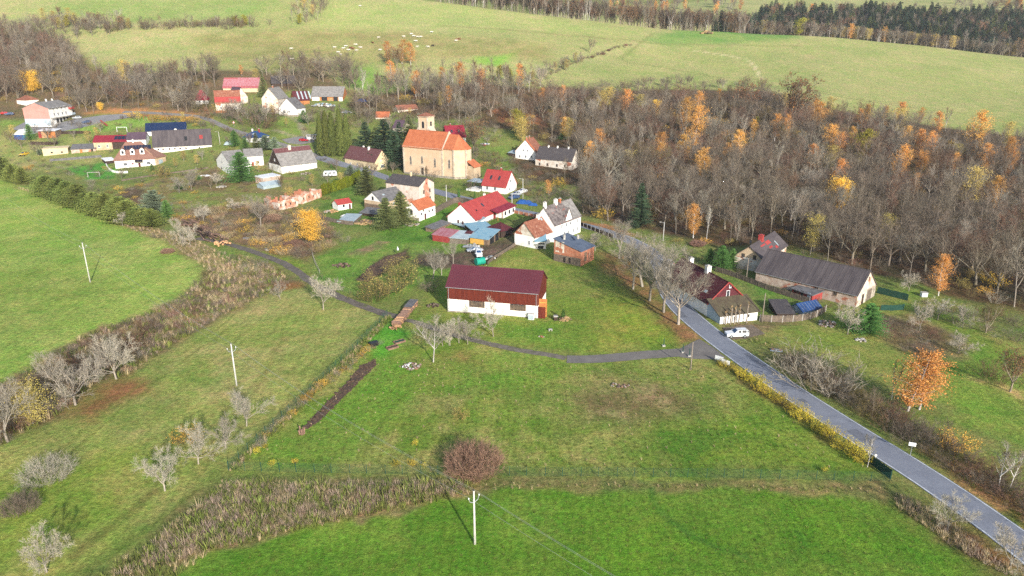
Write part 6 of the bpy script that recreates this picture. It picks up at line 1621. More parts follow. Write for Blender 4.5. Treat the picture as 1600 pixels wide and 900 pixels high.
# field hedges and belts of the far slope
def row(pts, spacing, seed, spread=2.0):
 W = line_world(pts, spacing); r = np.random.default_rng(seed)
 return [tuple(q + r.normal(size=2) * spread) for q in W]
mass('field_hedge', row([(120, 47), (200, 45), (300, 43), (400, 41)], 1.7, 1, 3.0), ['oak', 'forest', 'shrub'], (5, 10), 'bare hedge with pale stems dividing the far pastures', 11)
mass('field_hedge', row([(60, 40), (120, 48), (190, 46)], 1.6, 2, 8), ['oak', 'brown', 'goldthin'], (7, 12), 'thick hedge end with rusty and yellow trees on the far slope', 12)
mass('field_copse', scatter([(455, 38), (500, 36), (512, 10), (505, -4), (475, -4), (460, 20)], 5, 55), ['oak', 'brown', 'forest', 'goldthin'], (8, 12), 'copse of rusty bare trees between the far pastures', 13)
for px, py, top, kind, nm, look in ((105, 44, 22, 'lime', 'lime_tree', 'yellow tree in the far hedge end'), (135, 45, 26, 'brown', 'oak_tree', 'rusty tree in the far hedge end'), (385, 41, 22, 'lime', 'lime_tree', 'yellow tree at the far hedge beside the copse'), (368, 42, 24, 'lime', 'lime_tree', 'small yellow tree in the far hedge near the copse'), (468, 39, 20, 'lime', 'lime_tree', 'yellow tree at the copse foot'), (92, 25, 8, 'brown', 'oak_tree', 'rusty tree above the far hedge end'), (422, 40, 27, 'oak', 'bare_tree', 'lone bare tree on the pasture left of the copse'.replace('left of', 'before'))):
 p = at(px, py); plant(kind, nm, p, height_to(p, top), look)
mass('field_hedge', row([(848, 122), (870, 112), (900, 98), (930, 86), (960, 77), (984, 70)], 2.2, 3, 1.2), ['shrub', 'shrub', 'brownshrub'], (1.5, 2.8), 'low brown hedge running up the green pasture', 14)
mass('field_hedge', row([(835, 128), (860, 116), (890, 103), (912, 95)], 3.4, 4, 2.0), ['forest', 'oak', 'goldthin'], (6, 9), 'row of small bare trees at the lower end of the pasture hedge', 15)
p = at(922, 83); plant('oak', 'bare_tree', p, height_to(p, 56), 'round grey bare tree standing alone on the pasture hedge')
mass('field_hedge', row([(912, 150), (960, 140), (1000, 138), (1060, 134), (1130, 136), (1190, 140)], 4, 5, 4), ['oak', 'shrub', 'oak'], (5, 9), 'bare bushes along the lower edge of the pasture', 16)
r_ = np.random.default_rng(77)
far = [(x, y) for x, y in zip(r_.uniform(-70, 215, 520), r_.uniform(686, 712, 520))]
mass('far_wood', far, ['forest', 'brown', 'forest', 'birch_bare'], (17, 24), 'belt of reddish bare trees behind the crest of the pasture', 17)
far = [(x, y) for x, y in zip(r_.uniform(195, 640, 620), r_.uniform(686, 708, 620))]
mass('far_wood', far, ['forest', 'forest', 'oak', 'goldthin', 'birch_bare'], (11, 16), 'pale bare trees lining the crest in front of the conifers', 18)
far = []
for x, y in zip(r_.uniform(190, 900, 5200), r_.uniform(720, 930, 5200)):
 px = x / y
 if 0.255 < px < 0.9 and y < 735 + 190 * min(1, (px - .24) / .1) and y < 915 - 60 * max(0, px - .5): far.append((x, y))
mass('conifer_forest', far, ['darkspruce', 'darkspruce', 'darkspruce', 'darkspruce', 'darkspruce', 'spruce', 'brown', 'forest'], (13, 22), 'dark conifer forest on the far hillside', 19, (.9, 1.3))
far = [(x, y) for x, y in zip(r_.uniform(-80, 1100, 500), r_.uniform(925, 1010, 500)) if (x / y > .12 and x / y < .30) or x / y > .58]
mass('far_wood', far, ['brown', 'forest', 'birch', 'oak'], (12, 18), 'hazy mixed wood at the top of the far hillside', 20)
for i, (px, top, kind, nm, look) in enumerate(((1240, 26, 'lime', 'lime_tree', 'yellow green tree on the crest in front of the conifers'), (1320, 35, 'birch', 'birch_tree', 'orange birch on the crest in front of the conifers, larger'), (1374, 40, 'birch', 'birch_tree', 'orange birch on the crest in front of the conifers, rounder'), (1390, 42, 'birch_bare', 'birch_tree', 'rusty thin birch on the crest in front of the conifers'), (1142, 22, 'birch', 'birch_tree', 'slim orange birch where the conifers meet the reddish belt'), (1590, 54, 'brown', 'oak_tree', 'rusty brown oak at the low end of the crest'), (1120, 16, 'darkspruce', 'spruce_tree', 'tall dark spruce at the end of the reddish belt'), (1510, 8, 'darkspruce', 'spruce_tree', 'lone dark spruce over the hazy far wood'))):
 y = 692.0; zc = y * math.cos(PITCH) + 8; x = (px - 800) / FPX * zc
 plant(kind, nm, (x, y), min(max(height_to((x, y, gz(x, y)), top), 12), 22), look, wide=1.2)
for i, (px, top) in enumerate(((1210, 26), (1262, 14), (1282, 9), (1305, 10), (1345, 12))):
 y = 915.0; x = (px - 800) / FPX * (y * math.cos(PITCH)); plant('birch', 'birch_tree', (x, y), 17, ['orange birch tucked into the conifer forest edge above the yellow green tree', 'first orange birch along the conifer skyline', 'second orange birch along the conifer skyline', 'third orange birch along the conifer skyline', 'fourth orange birch along the conifer skyline'][i], wide=1.4)
# ------------------------------------------------------------------ conifers and garden trees of the village
for px, py, top, kind, nm, look, wd in (
  (604, 357, 309, 'spruce', 'spruce_tree', 'shorter of two green spruces before the white outbuilding', 1.7), (627, 351, 299, 'spruce', 'spruce_tree', 'taller of two green spruces before the white outbuilding', 1.6), (574, 303, 260, 'spruce', 'spruce_tree', 'spruce at the end of the thuja hedge', 1.7),
  (573, 246, 191, 'darkspruce', 'spruce_tree', 'dark spruce beside the thuja columns near the maroon roof', 1.5), (590, 252, 198, 'spruce', 'spruce_tree', 'dark spruce over the maroon roof of the cream house', 1.5), (603, 256, 186, 'darkspruce', 'spruce_tree', 'tallest dark spruce next to the church nave', 1.5), (618, 262, 205, 'darkspruce', 'spruce_tree', 'dark spruce touching the church nave corner', 1.5), (640, 235, 180, 'spruce', 'spruce_tree', 'spruce rising beside the church tower', 1.1), (625, 235, 190, 'darkspruce', 'spruce_tree', 'dark spruce behind the nave roof', 1.1),
  (378, 284, 237, 'fir', 'fir_tree', 'big bright green fir in front of the white cottage', 1.5), (48, 219, 193, 'fir', 'fir_tree', 'green fir between the blue cabin and the wood store', .9), (368, 229, 203, 'fir', 'fir_tree', 'green fir at the road end of the blue roof conifers', 1.0), (384, 236, 214, 'fir', 'fir_tree', 'green fir just below the blue roof', 1.1), (402, 238, 207, 'spruce', 'spruce_tree', 'spruce covering the blue roof corner', 1.1), (416, 236, 211, 'pine', 'pine_tree', 'grey green pine beside the blue roof', 1.1), (430, 236, 214, 'pine', 'pine_tree', 'grey green pine over the gabled barn roof', 1.0),
  (1108, 415, 388, 'fir', 'fir_tree', 'first green fir behind the roadside house chimneys', 1.15), (1126, 421, 383, 'fir', 'fir_tree', 'tallest green fir behind the roadside house chimneys', 1.1), (1143, 418, 388, 'fir', 'fir_tree', 'green fir touching the barn house gable', 1.0), (1355, 521, 474, 'fir', 'fir_tree', 'dark green fir in front of the long barn gable', 1.5),
  (243, 337, 297, 'pine', 'pine_tree', 'grey green pine at the end of the conifer row', 1.3), (262, 341, 312, 'fir', 'fir_tree', 'low green fir beside the grey green pine', 1.0), (475, 192, 172, 'fir', 'fir_tree', 'dark round fir by the white gabled cottage', 1.2), (548, 275, 258, 'pine', 'pine_tree', 'bluish pine beside the caravan', 1.2), (560, 278, 262, 'pine', 'pine_tree', 'second bluish pine beside the caravan', 1.1), (610, 284, 272, 'smallthuja', 'thuja', 'clipped green thuja in front of the farm range', 1.6),
  (717, 312, 294, 'smallthuja', 'thuja', 'slim green thuja on the roadside verge', 1.0), (742, 311, 298, 'smallthuja', 'thuja', 'slim thuja by the white terrace', 1.0), (518, 263, 256, 'smallthuja', 'thuja', 'low round evergreen near the gabled barn end', 2.2), (62, 243, 233, 'pine', 'pine_tree', 'small bluish spruce before the cream garage', 1.0), (880, 218, 203, 'fir', 'fir_tree', 'dark green ivy clad tree behind the white gable', 1.4)):
 p = at(px, py); plant(kind, nm, p, height_to(p, top), look, wide=wd); LM.append(('the ' + look, p[0], p[1]))
for i, (px, top) in enumerate(((503, 178), (512, 171), (521, 174), (534, 168), (544, 176))):
 p = at(px, 244); plant('thuja', 'thuja', p, height_to(p, top), ['first thuja column from the gabled barn', 'second thuja column from the gabled barn', 'third thuja column from the gabled barn', 'fourth and tallest thuja column beside the dark spruces', 'fifth thuja column next to the dark spruces'][i], 'tree', 'tall thuja columns', wide=1.0)
ORD = ['first', 'second', 'third', 'fourth', 'fifth', 'sixth', 'seventh', 'eighth', 'ninth', 'tenth', 'eleventh', 'twelfth', 'thirteenth', 'fourteenth', 'fifteenth', 'sixteenth', 'seventeenth', 'eighteenth', 'nineteenth', 'twentieth',
       'twenty-first', 'twenty-second', 'twenty-third', 'twenty-fourth', 'twenty-fifth', 'twenty-sixth', 'twenty-seventh', 'twenty-eighth', 'twenty-ninth', 'thirtieth', 'thirty-first', 'thirty-second', 'thirty-third', 'thirty-fourth', 'thirty-fifth']
def nth(i): return ORD[i] if i < len(ORD) else str(i + 1) + 'th'
W = line_world([(70, 304), (120, 322), (180, 344), (238, 354)], .3); n = 26
for i in range(n):
 q = W[int(i * (len(W) - 1) / (n - 1))]
 plant('hedgefir', 'fir_tree', q, random.uniform(5.4, 9.4), '%s olive green fir of the dense row on the meadow edge, counted toward the pine' % nth(i), 'tree', 'firs in the dense row on the meadow edge', wide=random.uniform(1.15, 1.6))
for i, (px, py, top) in enumerate(((8, 277, 246), (22, 284, 256), (36, 287, 262))):
 p = at(px, py); plant('hedgefir', 'fir_tree', p, height_to(p, top), nth(i) + ' fir of the short row before the gap in the meadow edge', 'tree', 'firs of the short row', wide=1.2)
W = line_world([(504, 305), (548, 291), (562, 282)], .3); n = 24
for i in range(n):
 q = W[int(i * (len(W) - 1) / (n - 1))]
 plant('hedge', 'thuja', q, random.uniform(4.0, 4.8), '%s yellow green thuja of the clipped hedge, counted from the ruin' % nth(i), 'hedge plant', 'thujas of the clipped hedge', wide=1.25)
def grove(items):
 for px, py, top, kind, nm, look, wd in items:
  p = at(px, py); plant(kind, nm, p, height_to(p, top), look, 'shrub' if 'shrub' in nm else 'tree', wide=wd); LM.append(('the ' + look, p[0], p[1]))
grove((
 (487, 381, 322, 'gold', 'golden_tree', 'brilliant yellow tree beside the brick ruin', 1.05),
 # row along the road
 (967, 404, 336, 'ash', 'roadside_tree', 'pale roadside tree above the rust leaf carpet', 1.15), (989, 452, 372, 'ash', 'roadside_tree', 'second pale roadside tree, where the fence begins', 1.15), (1004, 448, 360, 'ash', 'roadside_tree', 'third pale roadside tree leaning to the road', 1.15), (1015, 470, 366, 'oak', 'roadside_tree', 'fourth pale roadside tree with many stems', 1.15), (1037, 488, 380, 'ash', 'roadside_tree', 'thick trunked roadside tree beside the road edge', 1.15), (1060, 507, 402, 'ash', 'roadside_tree', 'widest roadside tree opposite the roadside house', 1.15), (930, 392, 358, 'apple', 'fruit_tree', 'small bare fruit tree beside the brick shed', 1.15), (1046, 402, 374, 'paleshrub', 'shrub', 'pale bare bush on the far verge at the bend', 1.4),
 # garden by the barn
 (677, 566, 488, 'birch_bare', 'birch_tree', 'white leafless tree beside the rubble heap', 1.7), (692, 541, 503, 'apple', 'fruit_tree', 'first grey fruit tree of the clump on the footpath', .9), (703, 540, 498, 'apple', 'fruit_tree', 'second grey fruit tree of the clump on the footpath', .85), (717, 536, 492, 'apple', 'fruit_tree', 'third grey fruit tree of the clump on the footpath', .85), (731, 538, 496, 'apple', 'fruit_tree', 'fourth grey fruit tree of the clump on the footpath', .85), (771, 526, 461, 'apple', 'fruit_tree', 'gnarled pear tree in front of the white barn wall', .62),
 (505, 484, 428, 'apple', 'fruit_tree', 'shaggy grey fruit tree where the farm track divides', .8), (523, 462, 432, 'apple', 'fruit_tree', 'smaller grey fruit tree behind the shaggy one on the track', .8), (676, 436, 386, 'ash', 'bare_tree', 'pale bare tree at the corner of the dark yard', 1.0), (708, 412, 370, 'ash', 'bare_tree', 'pale bare tree in front of the grey patched shed', .9), (690, 430, 395, 'ash', 'bare_tree', 'low pale bare tree against the barn corner', 1.0),
 (583, 470, 440, 'ochrebush', 'shrub', 'orange tinted bush in the fence corner', 1.2), (615, 450, 408, 'ochrebush', 'shrub', 'yellow bush beside the dug bed', 1.3), (630, 432, 398, 'ochrebush', 'shrub', 'tall yellow bush beside the dug bed', 1.0), (600, 460, 428, 'ochrebush', 'shrub', 'golden bush between the orange and yellow ones', 1.1), (672, 455, 436, 'shrub', 'shrub', 'brown bush by the barn corner', 1.3), (740, 736, 688, 'brownshrub', 'shrub', 'big rounded brown bush on the lower garden fence', 1.0), (719, 656, 634, 'goldshrub', 'shrub', 'orange sapling alone in the middle of the garden', .7),
 (880, 500, 482, 'smallthuja', 'shrub_tree', 'dark evergreen bush beside the straw pile', 1.5),
 # second meadow
 (118, 633, 540, 'apple', 'fruit_tree', 'large spreading bare tree beside the rust leaf patch', 1.0), (182, 592, 514, 'apple', 'fruit_tree', 'leaning bare tree at the meadow corner of the strip', 1.0), (12, 690, 600, 'apple', 'fruit_tree', 'pale bare tree at the frame side of the strip', 1.1), (52, 662, 588, 'ochre', 'golden_tree', 'dull yellow tree at the lower end of the strip', 1.15), (258, 767, 703, 'apple', 'fruit_tree', 'fruit tree at the lower end of the meadow row', .95), (310, 725, 664, 'apple', 'fruit_tree', 'third fruit tree of the meadow row from the pole', .95), (352, 700, 648, 'apple', 'fruit_tree', 'second fruit tree of the meadow row from the pole', .95), (385, 666, 608, 'apple', 'fruit_tree', 'fruit tree under the concrete pole', .95), (73, 894, 822, 'apple', 'fruit_tree', 'pale fruit tree at the bottom corner of the meadow', .9), (75, 745, 708, 'greydome', 'fruit_shrub', 'low wide grey bush alone on the meadow', 1.1), (33, 797, 768, 'darkdome', 'shrub', 'dark round bush alone on the meadow', 1.0), (296, 690, 662, 'goldshrub', 'shrub', 'orange bush behind the third fruit tree', .9),
 # strip and waste land
 (407, 356, 300, 'ash', 'bare_tree', 'big fan shaped bare tree on the waste land', 1.05), (286, 381, 338, 'apple', 'fruit_tree', 'forked bare tree beside the log pile', .8), (298, 386, 352, 'apple', 'fruit_tree', 'small bare tree beside the log pile', .8), (192, 353, 330, 'apple', 'fruit_tree', 'bare tree standing in the conifer row', .8), (318, 345, 318, 'apple', 'fruit_tree', 'bare fruit tree behind the log pile', 1.1), (366, 330, 308, 'apple', 'fruit_tree', 'bare fruit tree above the waste land', 1.0), (438, 468, 436, 'apple', 'fruit_tree', 'small bare tree on the meadow tip of the strip', .7), (300, 297, 262, 'apple', 'fruit_tree', 'bare orchard tree in front of the dormer house', 1.0), (338, 290, 268, 'apple', 'fruit_tree', 'bare orchard tree on the dark soil', 1.0), (280, 302, 275, 'apple', 'fruit_tree', 'white footed orchard tree on the garden soil', .9), (252, 277, 255, 'goldshrub', 'shrub', 'yellow bush before the dormer house', 1.0), (440, 295, 270, 'willow', 'bare_tree', 'olive tree growing inside the brick ruin', 1.0), (452, 312, 290, 'goldthin', 'golden_tree', 'ochre tree growing inside the brick ruin', 1.5), (160, 205, 188, 'oak', 'bare_tree', 'small round bare tree behind the crimson roof', .9), (205, 203, 190, 'oak', 'bare_tree', 'small bare tree behind the purple roof', .9),
 (736, 300, 278, 'oak', 'bare_tree', 'small bare tree on the verge before the church', 1.2), (300, 330, 312, 'paleshrub', 'shrub', 'pale bush on the garden edge above the log pile', 1.6),
 # beyond the road
 (1270, 605, 530, 'paleshrub', 'shrub', 'wide clump of pale bare stems beside the road', 1.2), (1300, 615, 545, 'paleshrub', 'shrub', 'second clump of pale bare stems beside the road', 1.0), (1240, 590, 545, 'paleshrub', 'shrub', 'upper clump of pale bare stems beside the road', 1.0), (1418, 642, 538, 'birch', 'birch_tree', 'large orange birch with white stems beyond the road', 1.5), (1436, 640, 556, 'birch', 'birch_tree', 'lower orange birch growing against the large one', 1.5), (1393, 625, 560, 'birch_bare', 'birch_tree', 'bare white stem next to the large orange birch', .7), (1362, 655, 600, 'forest', 'bare_tree', 'small rusty bare tree in the roadside thicket', 1.0),
 (1578, 612, 540, 'brown', 'oak_tree', 'orange brown oak on the bushy bank', 1.15), (1324, 523, 468, 'apple', 'fruit_tree', 'pale bare tree beside the dark green fir', .8), (1437, 516, 474, 'apple', 'fruit_tree', 'bare fruit tree in the grass behind the brambles', .8), (1465, 500, 462, 'apple', 'fruit_tree', 'bare fruit tree beneath the orange birch of the wood', .9), (1504, 512, 474, 'apple', 'fruit_tree', 'bare fruit tree next to the olive willow', .8), (1540, 520, 464, 'willow', 'bare_tree', 'olive yellow willow at the field corner', 1.1), (1496, 552, 518, 'apple', 'fruit_tree', 'bare fruit tree in the bramble patch', 1.1), (1420, 455, 425, 'apple', 'fruit_tree', 'bare tree behind the green netting', 1.0),
 (1560, 765, 688, 'birch_bare', 'birch_tree', 'pale bare tree in the roadside thicket', 1.3), (1578, 762, 698, 'birch_bare', 'birch_tree', 'second pale bare tree in the roadside thicket', 1.2), (1470, 690, 650, 'forest', 'bare_tree', 'slim bare tree in the roadside thicket near the sign', 1.0), (1492, 700, 672, 'goldshrub', 'shrub', 'orange leaved bush in the roadside thicket', 1.1),
 (1480, 829, 772, 'apple', 'fruit_tree', 'bare tree overhanging the road below the hedge', 1.0), (1578, 888, 824, 'apple', 'fruit_tree', 'bare tree at the road in the frame corner', 1.05), (1355, 730, 676, 'birch_bare', 'birch_tree', 'thin bare tree at the end of the yellow hedge', 1.1)))
# waste land bushes
for i, (px, py, h_, kind, look) in enumerate(((425, 390, 2.6, 'goldshrub', 'golden bush on the track beside the yellow tree'), (440, 395, 3, 'goldshrub', 'ochre bush second from the yellow tree'), (460, 385, 2.6, 'brownshrub', 'brown bush under the yellow tree'), (473, 400, 3.2, 'shrub', 'reddish bush below the yellow tree'), (395, 372, 2.6, 'paleshrub', 'beige bush under the fan shaped tree'), (380, 360, 2.8, 'shrub', 'grey bush beside the fan shaped tree'), (350, 355, 2.8, 'paleshrub', 'pale bush behind the log pile end'), (440, 365, 2.8, 'shrub', 'grey bush between the fan shaped tree and the ruin'), (455, 350, 3.4, 'shrub', 'tall dark bush below the ruin wall'), (425, 345, 3.0, 'brownshrub', 'rust coloured bush at the ruin corner'), (540, 378, 2.4, 'paleshrub', 'beige bush along the garden fence'), (525, 372, 2.8, 'paleshrub', 'beige bush between the yellow tree and the fence'), (495, 345, 2.4, 'shrub', 'low grey bush before the planks'), (510, 312, 2.0, 'goldshrub', 'small orange bush at the hedge foot'), (262, 395, 1.8, 'brownshrub', 'red bramble bush by the forked tree'), (245, 372, 2.0, 'shrub', 'low bush at the row end'), (1545, 590, 4.0, 'shrub', 'dark bush on the bank beside the orange oak'), (1560, 600, 3.6, 'shrub', 'dark bush under the orange oak'), (1100, 380, 2.0, 'goldshrub', 'ochre bush on the bank above the bend'), (1060, 378, 1.6, 'goldshrub', 'low ochre bush on the bank above the bend'), (1090, 384, 2.2, 'brownshrub', 'rusty bush on the bank above the bend'))):
 p = at(px, py); plant(kind, 'shrub', p, h_, look, 'shrub', 'bushes of the waste land and banks', wide=1.35)
# yellow hedge along the road
W = line_world([(1128, 572), (1180, 600), (1240, 645), (1300, 688), (1346, 722)], .5); n = 26
for i in range(n):
 q = W[int(i * (len(W) - 1) / (n - 1))] + np.random.default_rng(i).normal(size=2) * .3
 plant('hedgeshrub', 'hedge_shrub', q, random.uniform(1.5, 2.5), '%s yellow shrub of the roadside hedge, counted from the drive' % nth(i), 'hedge plant', 'yellow shrubs of the roadside hedge', wide=1.0)
for i, (px, py) in enumerate(((425, 727), (462, 725), (619, 729), (643, 728), (664, 730), (1289, 737), (648, 695), (415, 700), (402, 708))):
 p = at(px, py); plant('hedgeshrub', 'sapling', p, random.uniform(.9, 1.5), '%s yellow leaved sapling along the garden fence, counted from the fence corner' % nth(i), 'sapling', 'saplings along the garden fence', wide=.7)
W = line_world([(590, 538), (520, 590), (445, 655), (395, 705)], .5)
mass('fence_weeds', [tuple(W[int(i * (len(W) - 1) / 60)] + np.random.default_rng(i + 90).normal(size=2) * .4) for i in range(60)], ['goldshrub', 'paleshrub'], (.6, 1.4), 'straw coloured weeds along the garden fence', 31)
# thickets that read as one mass
TH = [(1218, 566), (1255, 562), (1330, 612), (1400, 648), (1470, 690), (1540, 735), (1620, 790), (1680, 850), (1660, 880), (1560, 800), (1460, 735), (1380, 690), (1300, 640), (1240, 600)]
mass('thicket', scatter(TH, 1.5, 61, road=5.2), ['shrub', 'shrub', 'shrub', 'tanshrub', 'shrub'], (1.8, 3.6), 'dark bare thicket on the far side of the road', 32, (1.1, 1.5))
mass('thicket', scatter([(1380, 498), (1420, 492), (1500, 532), (1508, 552), (1440, 562), (1385, 530), (1370, 512)], 2.0, 62), ['shrub', 'paleshrub', 'shrub'], (1.0, 2.0), 'mauve bramble patch in the meadow beyond the road', 33, (1.1, 1.6))
mass('thicket', scatter([(1440, 470), (1600, 500), (1620, 540), (1560, 540), (1500, 510), (1430, 480)], 3.0, 63), ['shrub', 'paleshrub'], (1.2, 2.4), 'bare bushes at the foot of the wood beyond the garden', 34, (1.1, 1.6))
STRIP = [(322, 424), (380, 400), (440, 425), (455, 446), (430, 453), (380, 476), (280, 531), (200, 586), (150, 598), (90, 650), (0, 695), (-60, 720), (-60, 650), (0, 606), (60, 574), (140, 522), (200, 502), (270, 472), (318, 438)]
mass('thicket', scatter(STRIP, 2.6, 64), ['shrub', 'tanshrub', 'paleshrub', 'tanshrub', 'shrub'], (.9, 2.2), 'tangled bushes of the overgrown strip between the meadows', 35, (1.1, 1.7))
mass('thicket', scatter([(270, 345), (330, 325), (400, 318), (490, 335), (520, 360), (520, 385), (470, 405), (430, 398), (390, 385), (340, 372)], 2.0, 65), ['tanshrub', 'tanshrub', 'shrub', 'goldshrub', 'tanshrub'], (1.0, 2.4), 'pale brown scrub on the waste land around the yellow tree', 36, (1.1, 1.7))
mass('thicket', scatter([(0, 620), (60, 590), (130, 560), (240, 510), (250, 520), (130, 600), (60, 660), (0, 690)], 2.4, 66), ['shrub', 'shrub', 'paleshrub'], (2.0, 4.0), 'grey brushwood at the lower end of the overgrown strip', 37, (1.1, 1.5))
mass('thicket', scatter([(735, 232), (800, 250), (840, 262), (890, 275), (900, 330), (830, 320), (812, 300), (770, 262), (742, 262)], 3.6, 67, road=4), ['shrub', 'paleshrub', 'shrub', 'goldshrub'], (1.6, 3.6), 'bare bushes on the bank below the white gabled house', 38, (1.1, 1.5))
mass('thicket', scatter([(170, 290), (380, 285), (390, 330), (260, 345)], 5.5, 68), ['paleshrub', 'shrub', 'goldshrub'], (.7, 1.8), 'low bushes in the upper gardens', 39, (1.1, 1.5))
mass('thicket', scatter([(690, 200), (770, 195), (790, 215), (745, 235), (735, 222)], 3.6, 69), ['shrub', 'oak', 'paleshrub'], (2, 5), 'bare bushes behind the crimson roofed cottage', 40, (1.1, 1.5))
mass('thicket', scatter([(1070, 455), (1100, 470), (1085, 440), (1050, 395), (1060, 385), (1100, 400), (1160, 430), (1080, 430)], 3.4, 70, road=4.5), ['paleshrub', 'shrub'], (1, 2.2), 'bare bushes beside the roadside house', 41)
mass('thicket', scatter([(1186, 436), (1260, 458), (1330, 484), (1320, 490), (1250, 470), (1185, 446)], 2.6, 71), ['shrub', 'paleshrub', 'goldshrub'], (.8, 1.8), 'brown weeds along the foot of the long barn wall', 42)
mass('thicket', scatter([(0, 225), (60, 250), (170, 262), (180, 280), (110, 275), (0, 262)], 4.0, 92), ['goldshrub', 'shrub', 'paleshrub'], (1, 2.4), 'garden bushes behind the dense fir row', 43, (1.1, 1.5))
mass('thicket', scatter([(350, 196), (385, 206), (440, 222), (480, 236), (520, 250), (505, 254), (455, 236), (400, 222), (350, 206)], 2.8, 93, road=2.2), ['shrub', 'goldshrub', 'shrub'], (1.4, 3.2), 'bushes hiding the village lane', 44, (1.1, 1.5))
mass('thicket', scatter([(170, 184), (230, 184), (300, 186), (340, 200), (330, 206), (295, 194), (220, 190)], 3.4, 94, road=2.2), ['shrub', 'goldshrub', 'oak'], (1.5, 4.5), 'bushes along the upper lane', 45, (1.1, 1.5))
mass('thicket', scatter([(590, 165), (660, 150), (700, 190), (690, 205), (640, 215), (600, 215)], 4.4, 95), ['shrub', 'oak', 'shrub', 'goldshrub'], (2, 6), 'bare bushes and small trees behind the church', 46, (1.1, 1.5))
mass('thicket', scatter([(470, 170), (560, 165), (590, 190), (560, 200), (490, 195)], 5, 96), ['shrub', 'oak', 'shrub'], (2, 6), 'bare bushes between the hay barn and the thujas', 47, (1.1, 1.5))
mass('thicket', scatter([(285, 165), (340, 165), (410, 178), (430, 195), (400, 205), (350, 185), (290, 178)], 4.4, 97, road=2.2), ['shrub', 'oak', 'forest', 'shrub'], (3, 9), 'bare trees and bushes along the lane below the red roofs', 48, (1.1, 1.5))
mass('thicket', scatter([(120, 280), (180, 292), (250, 300), (240, 330), (180, 318), (110, 292)], 3.6, 98), ['shrub', 'paleshrub', 'goldshrub'], (1, 2.2), 'garden bushes along the inner side of the fir row', 49, (1.1, 1.5))
# ------------------------------------------------------------------ grass that stands up
def tuft(name, mats, n, h, spread, seed, lean=.35, wd=.018):
 r = np.random.default_rng(seed); V, F = [], []
 for k in range(n):
  a = r.uniform(0, 6.283); d = np.array([math.cos(a), math.sin(a), 0]); p = d * spread * r.random()
  L = h * r.uniform(.55, 1.0); e = p + d * L * lean * r.uniform(.2, 1.6) + np.array([0, 0, L]); sd = np.array([-d[1], d[0], 0]) * wd
  m = p * .5 + e * .5 + np.array([0, 0, L * .12])
  i = len(V); V += [p - sd, p + sd, m + sd * .8, m - sd * .8, e]; F += [(i, i + 1, i + 2, i + 3), (i + 3, i + 2, i + 4)]
 mb = MB(); mb.faces(V, F); return mb.mesh(name, [M[mats]])
TU = [tuft('reed_tuft%d' % i, ('mauve_grass', 'dry_grass', 'mauve_grass')[i], 18, 1.1, .4, i, .8, .02) for i in range(3)]
TD = [tuft('straw_tuft%d' % i, 'dry_grass', 24, .8, .3, 20 + i, .5, .02) for i in range(2)]
TG = [tuft('green_tuft%d' % i, 'green_grass', 22, .45, .3, 10 + i, .7, .02) for i in range(3)]
mass('dry_reeds', scatter([(356, 757), (500, 757), (735, 757), (722, 772), (520, 814), (330, 858), (210, 900), (180, 905), (260, 830)], .48, 81, avoid=False), TU + TU + TG, (.5, 1.15), 'pale and mauve dry reeds on the bank below the fence', 51)
mass('dry_grass', scatter([(735, 756), (1000, 757), (1390, 764), (1450, 800), (1420, 792), (1380, 772), (1000, 762), (730, 766)], .75, 82, avoid=False), TD + TG, (.25, .5), 'rank dry grass along the lower fence', 52)
mass('dry_grass', scatter([(355, 744), (330, 770), (260, 830), (160, 900), (60, 960), (200, 960), (330, 862), (520, 818), (700, 780), (735, 772), (720, 768), (500, 808), (330, 850), (220, 890), (240, 850), (340, 775)], .7, 83, avoid=False), TG + TD, (.4, .9), 'rank grass round the reed bank', 53)
mass('dry_grass', scatter(STRIP, 1.0, 84), TD + TU + TG, (.6, 1.3), 'dry tall grass of the overgrown strip', 54)
mass('dry_grass', scatter([(20, 292), (60, 300), (160, 340), (240, 357), (300, 372), (330, 388), (440, 430), (400, 440), (330, 425), (260, 378), (120, 325)], 1.2, 85), TD + TU, (.5, 1.2), 'dry tall grass on the meadow rim below the conifer row', 55)
mass('dry_grass', scatter([(605, 493), (560, 540), (500, 597), (430, 665), (357, 735), (366, 737), (440, 668), (510, 600), (570, 543), (612, 497)], .45, 86), TD + TG, (.4, .9), 'straw coloured grass under the garden fence', 56)
mass('dry_grass', scatter([(1400, 775), (1460, 800), (1560, 880), (1600, 900), (1580, 905), (1480, 850), (1400, 790)], .55, 87), TD + TU, (.6, 1.1), 'brown roadside grass at the corner of the lower meadow', 57)
mass('grass', scatter([(380, 725), (560, 560), (640, 560), (900, 570), (1100, 565), (1230, 645), (1350, 730), (1100, 742), (700, 738)], 1.15, 88), TG + TG + TD, (.18, .42), 'grass tussocks of the big garden', 58)
mass('grass', scatter([(240, 920), (520, 822), (800, 772), (1200, 772), (1400, 790), (1540, 900), (1560, 960), (200, 960)], .9, 89), TG, (.12, .26), 'grass tussocks of the lower meadow', 59)
mass('dry_grass', scatter([(1140, 540), (1180, 530), (1290, 600), (1420, 690), (1560, 790), (1640, 850), (1640, 830), (1540, 770), (1400, 670), (1260, 570), (1200, 535)], .9, 90, road=3.2), TD + TG, (.3, .7), 'dry verge grass beyond the road', 60)
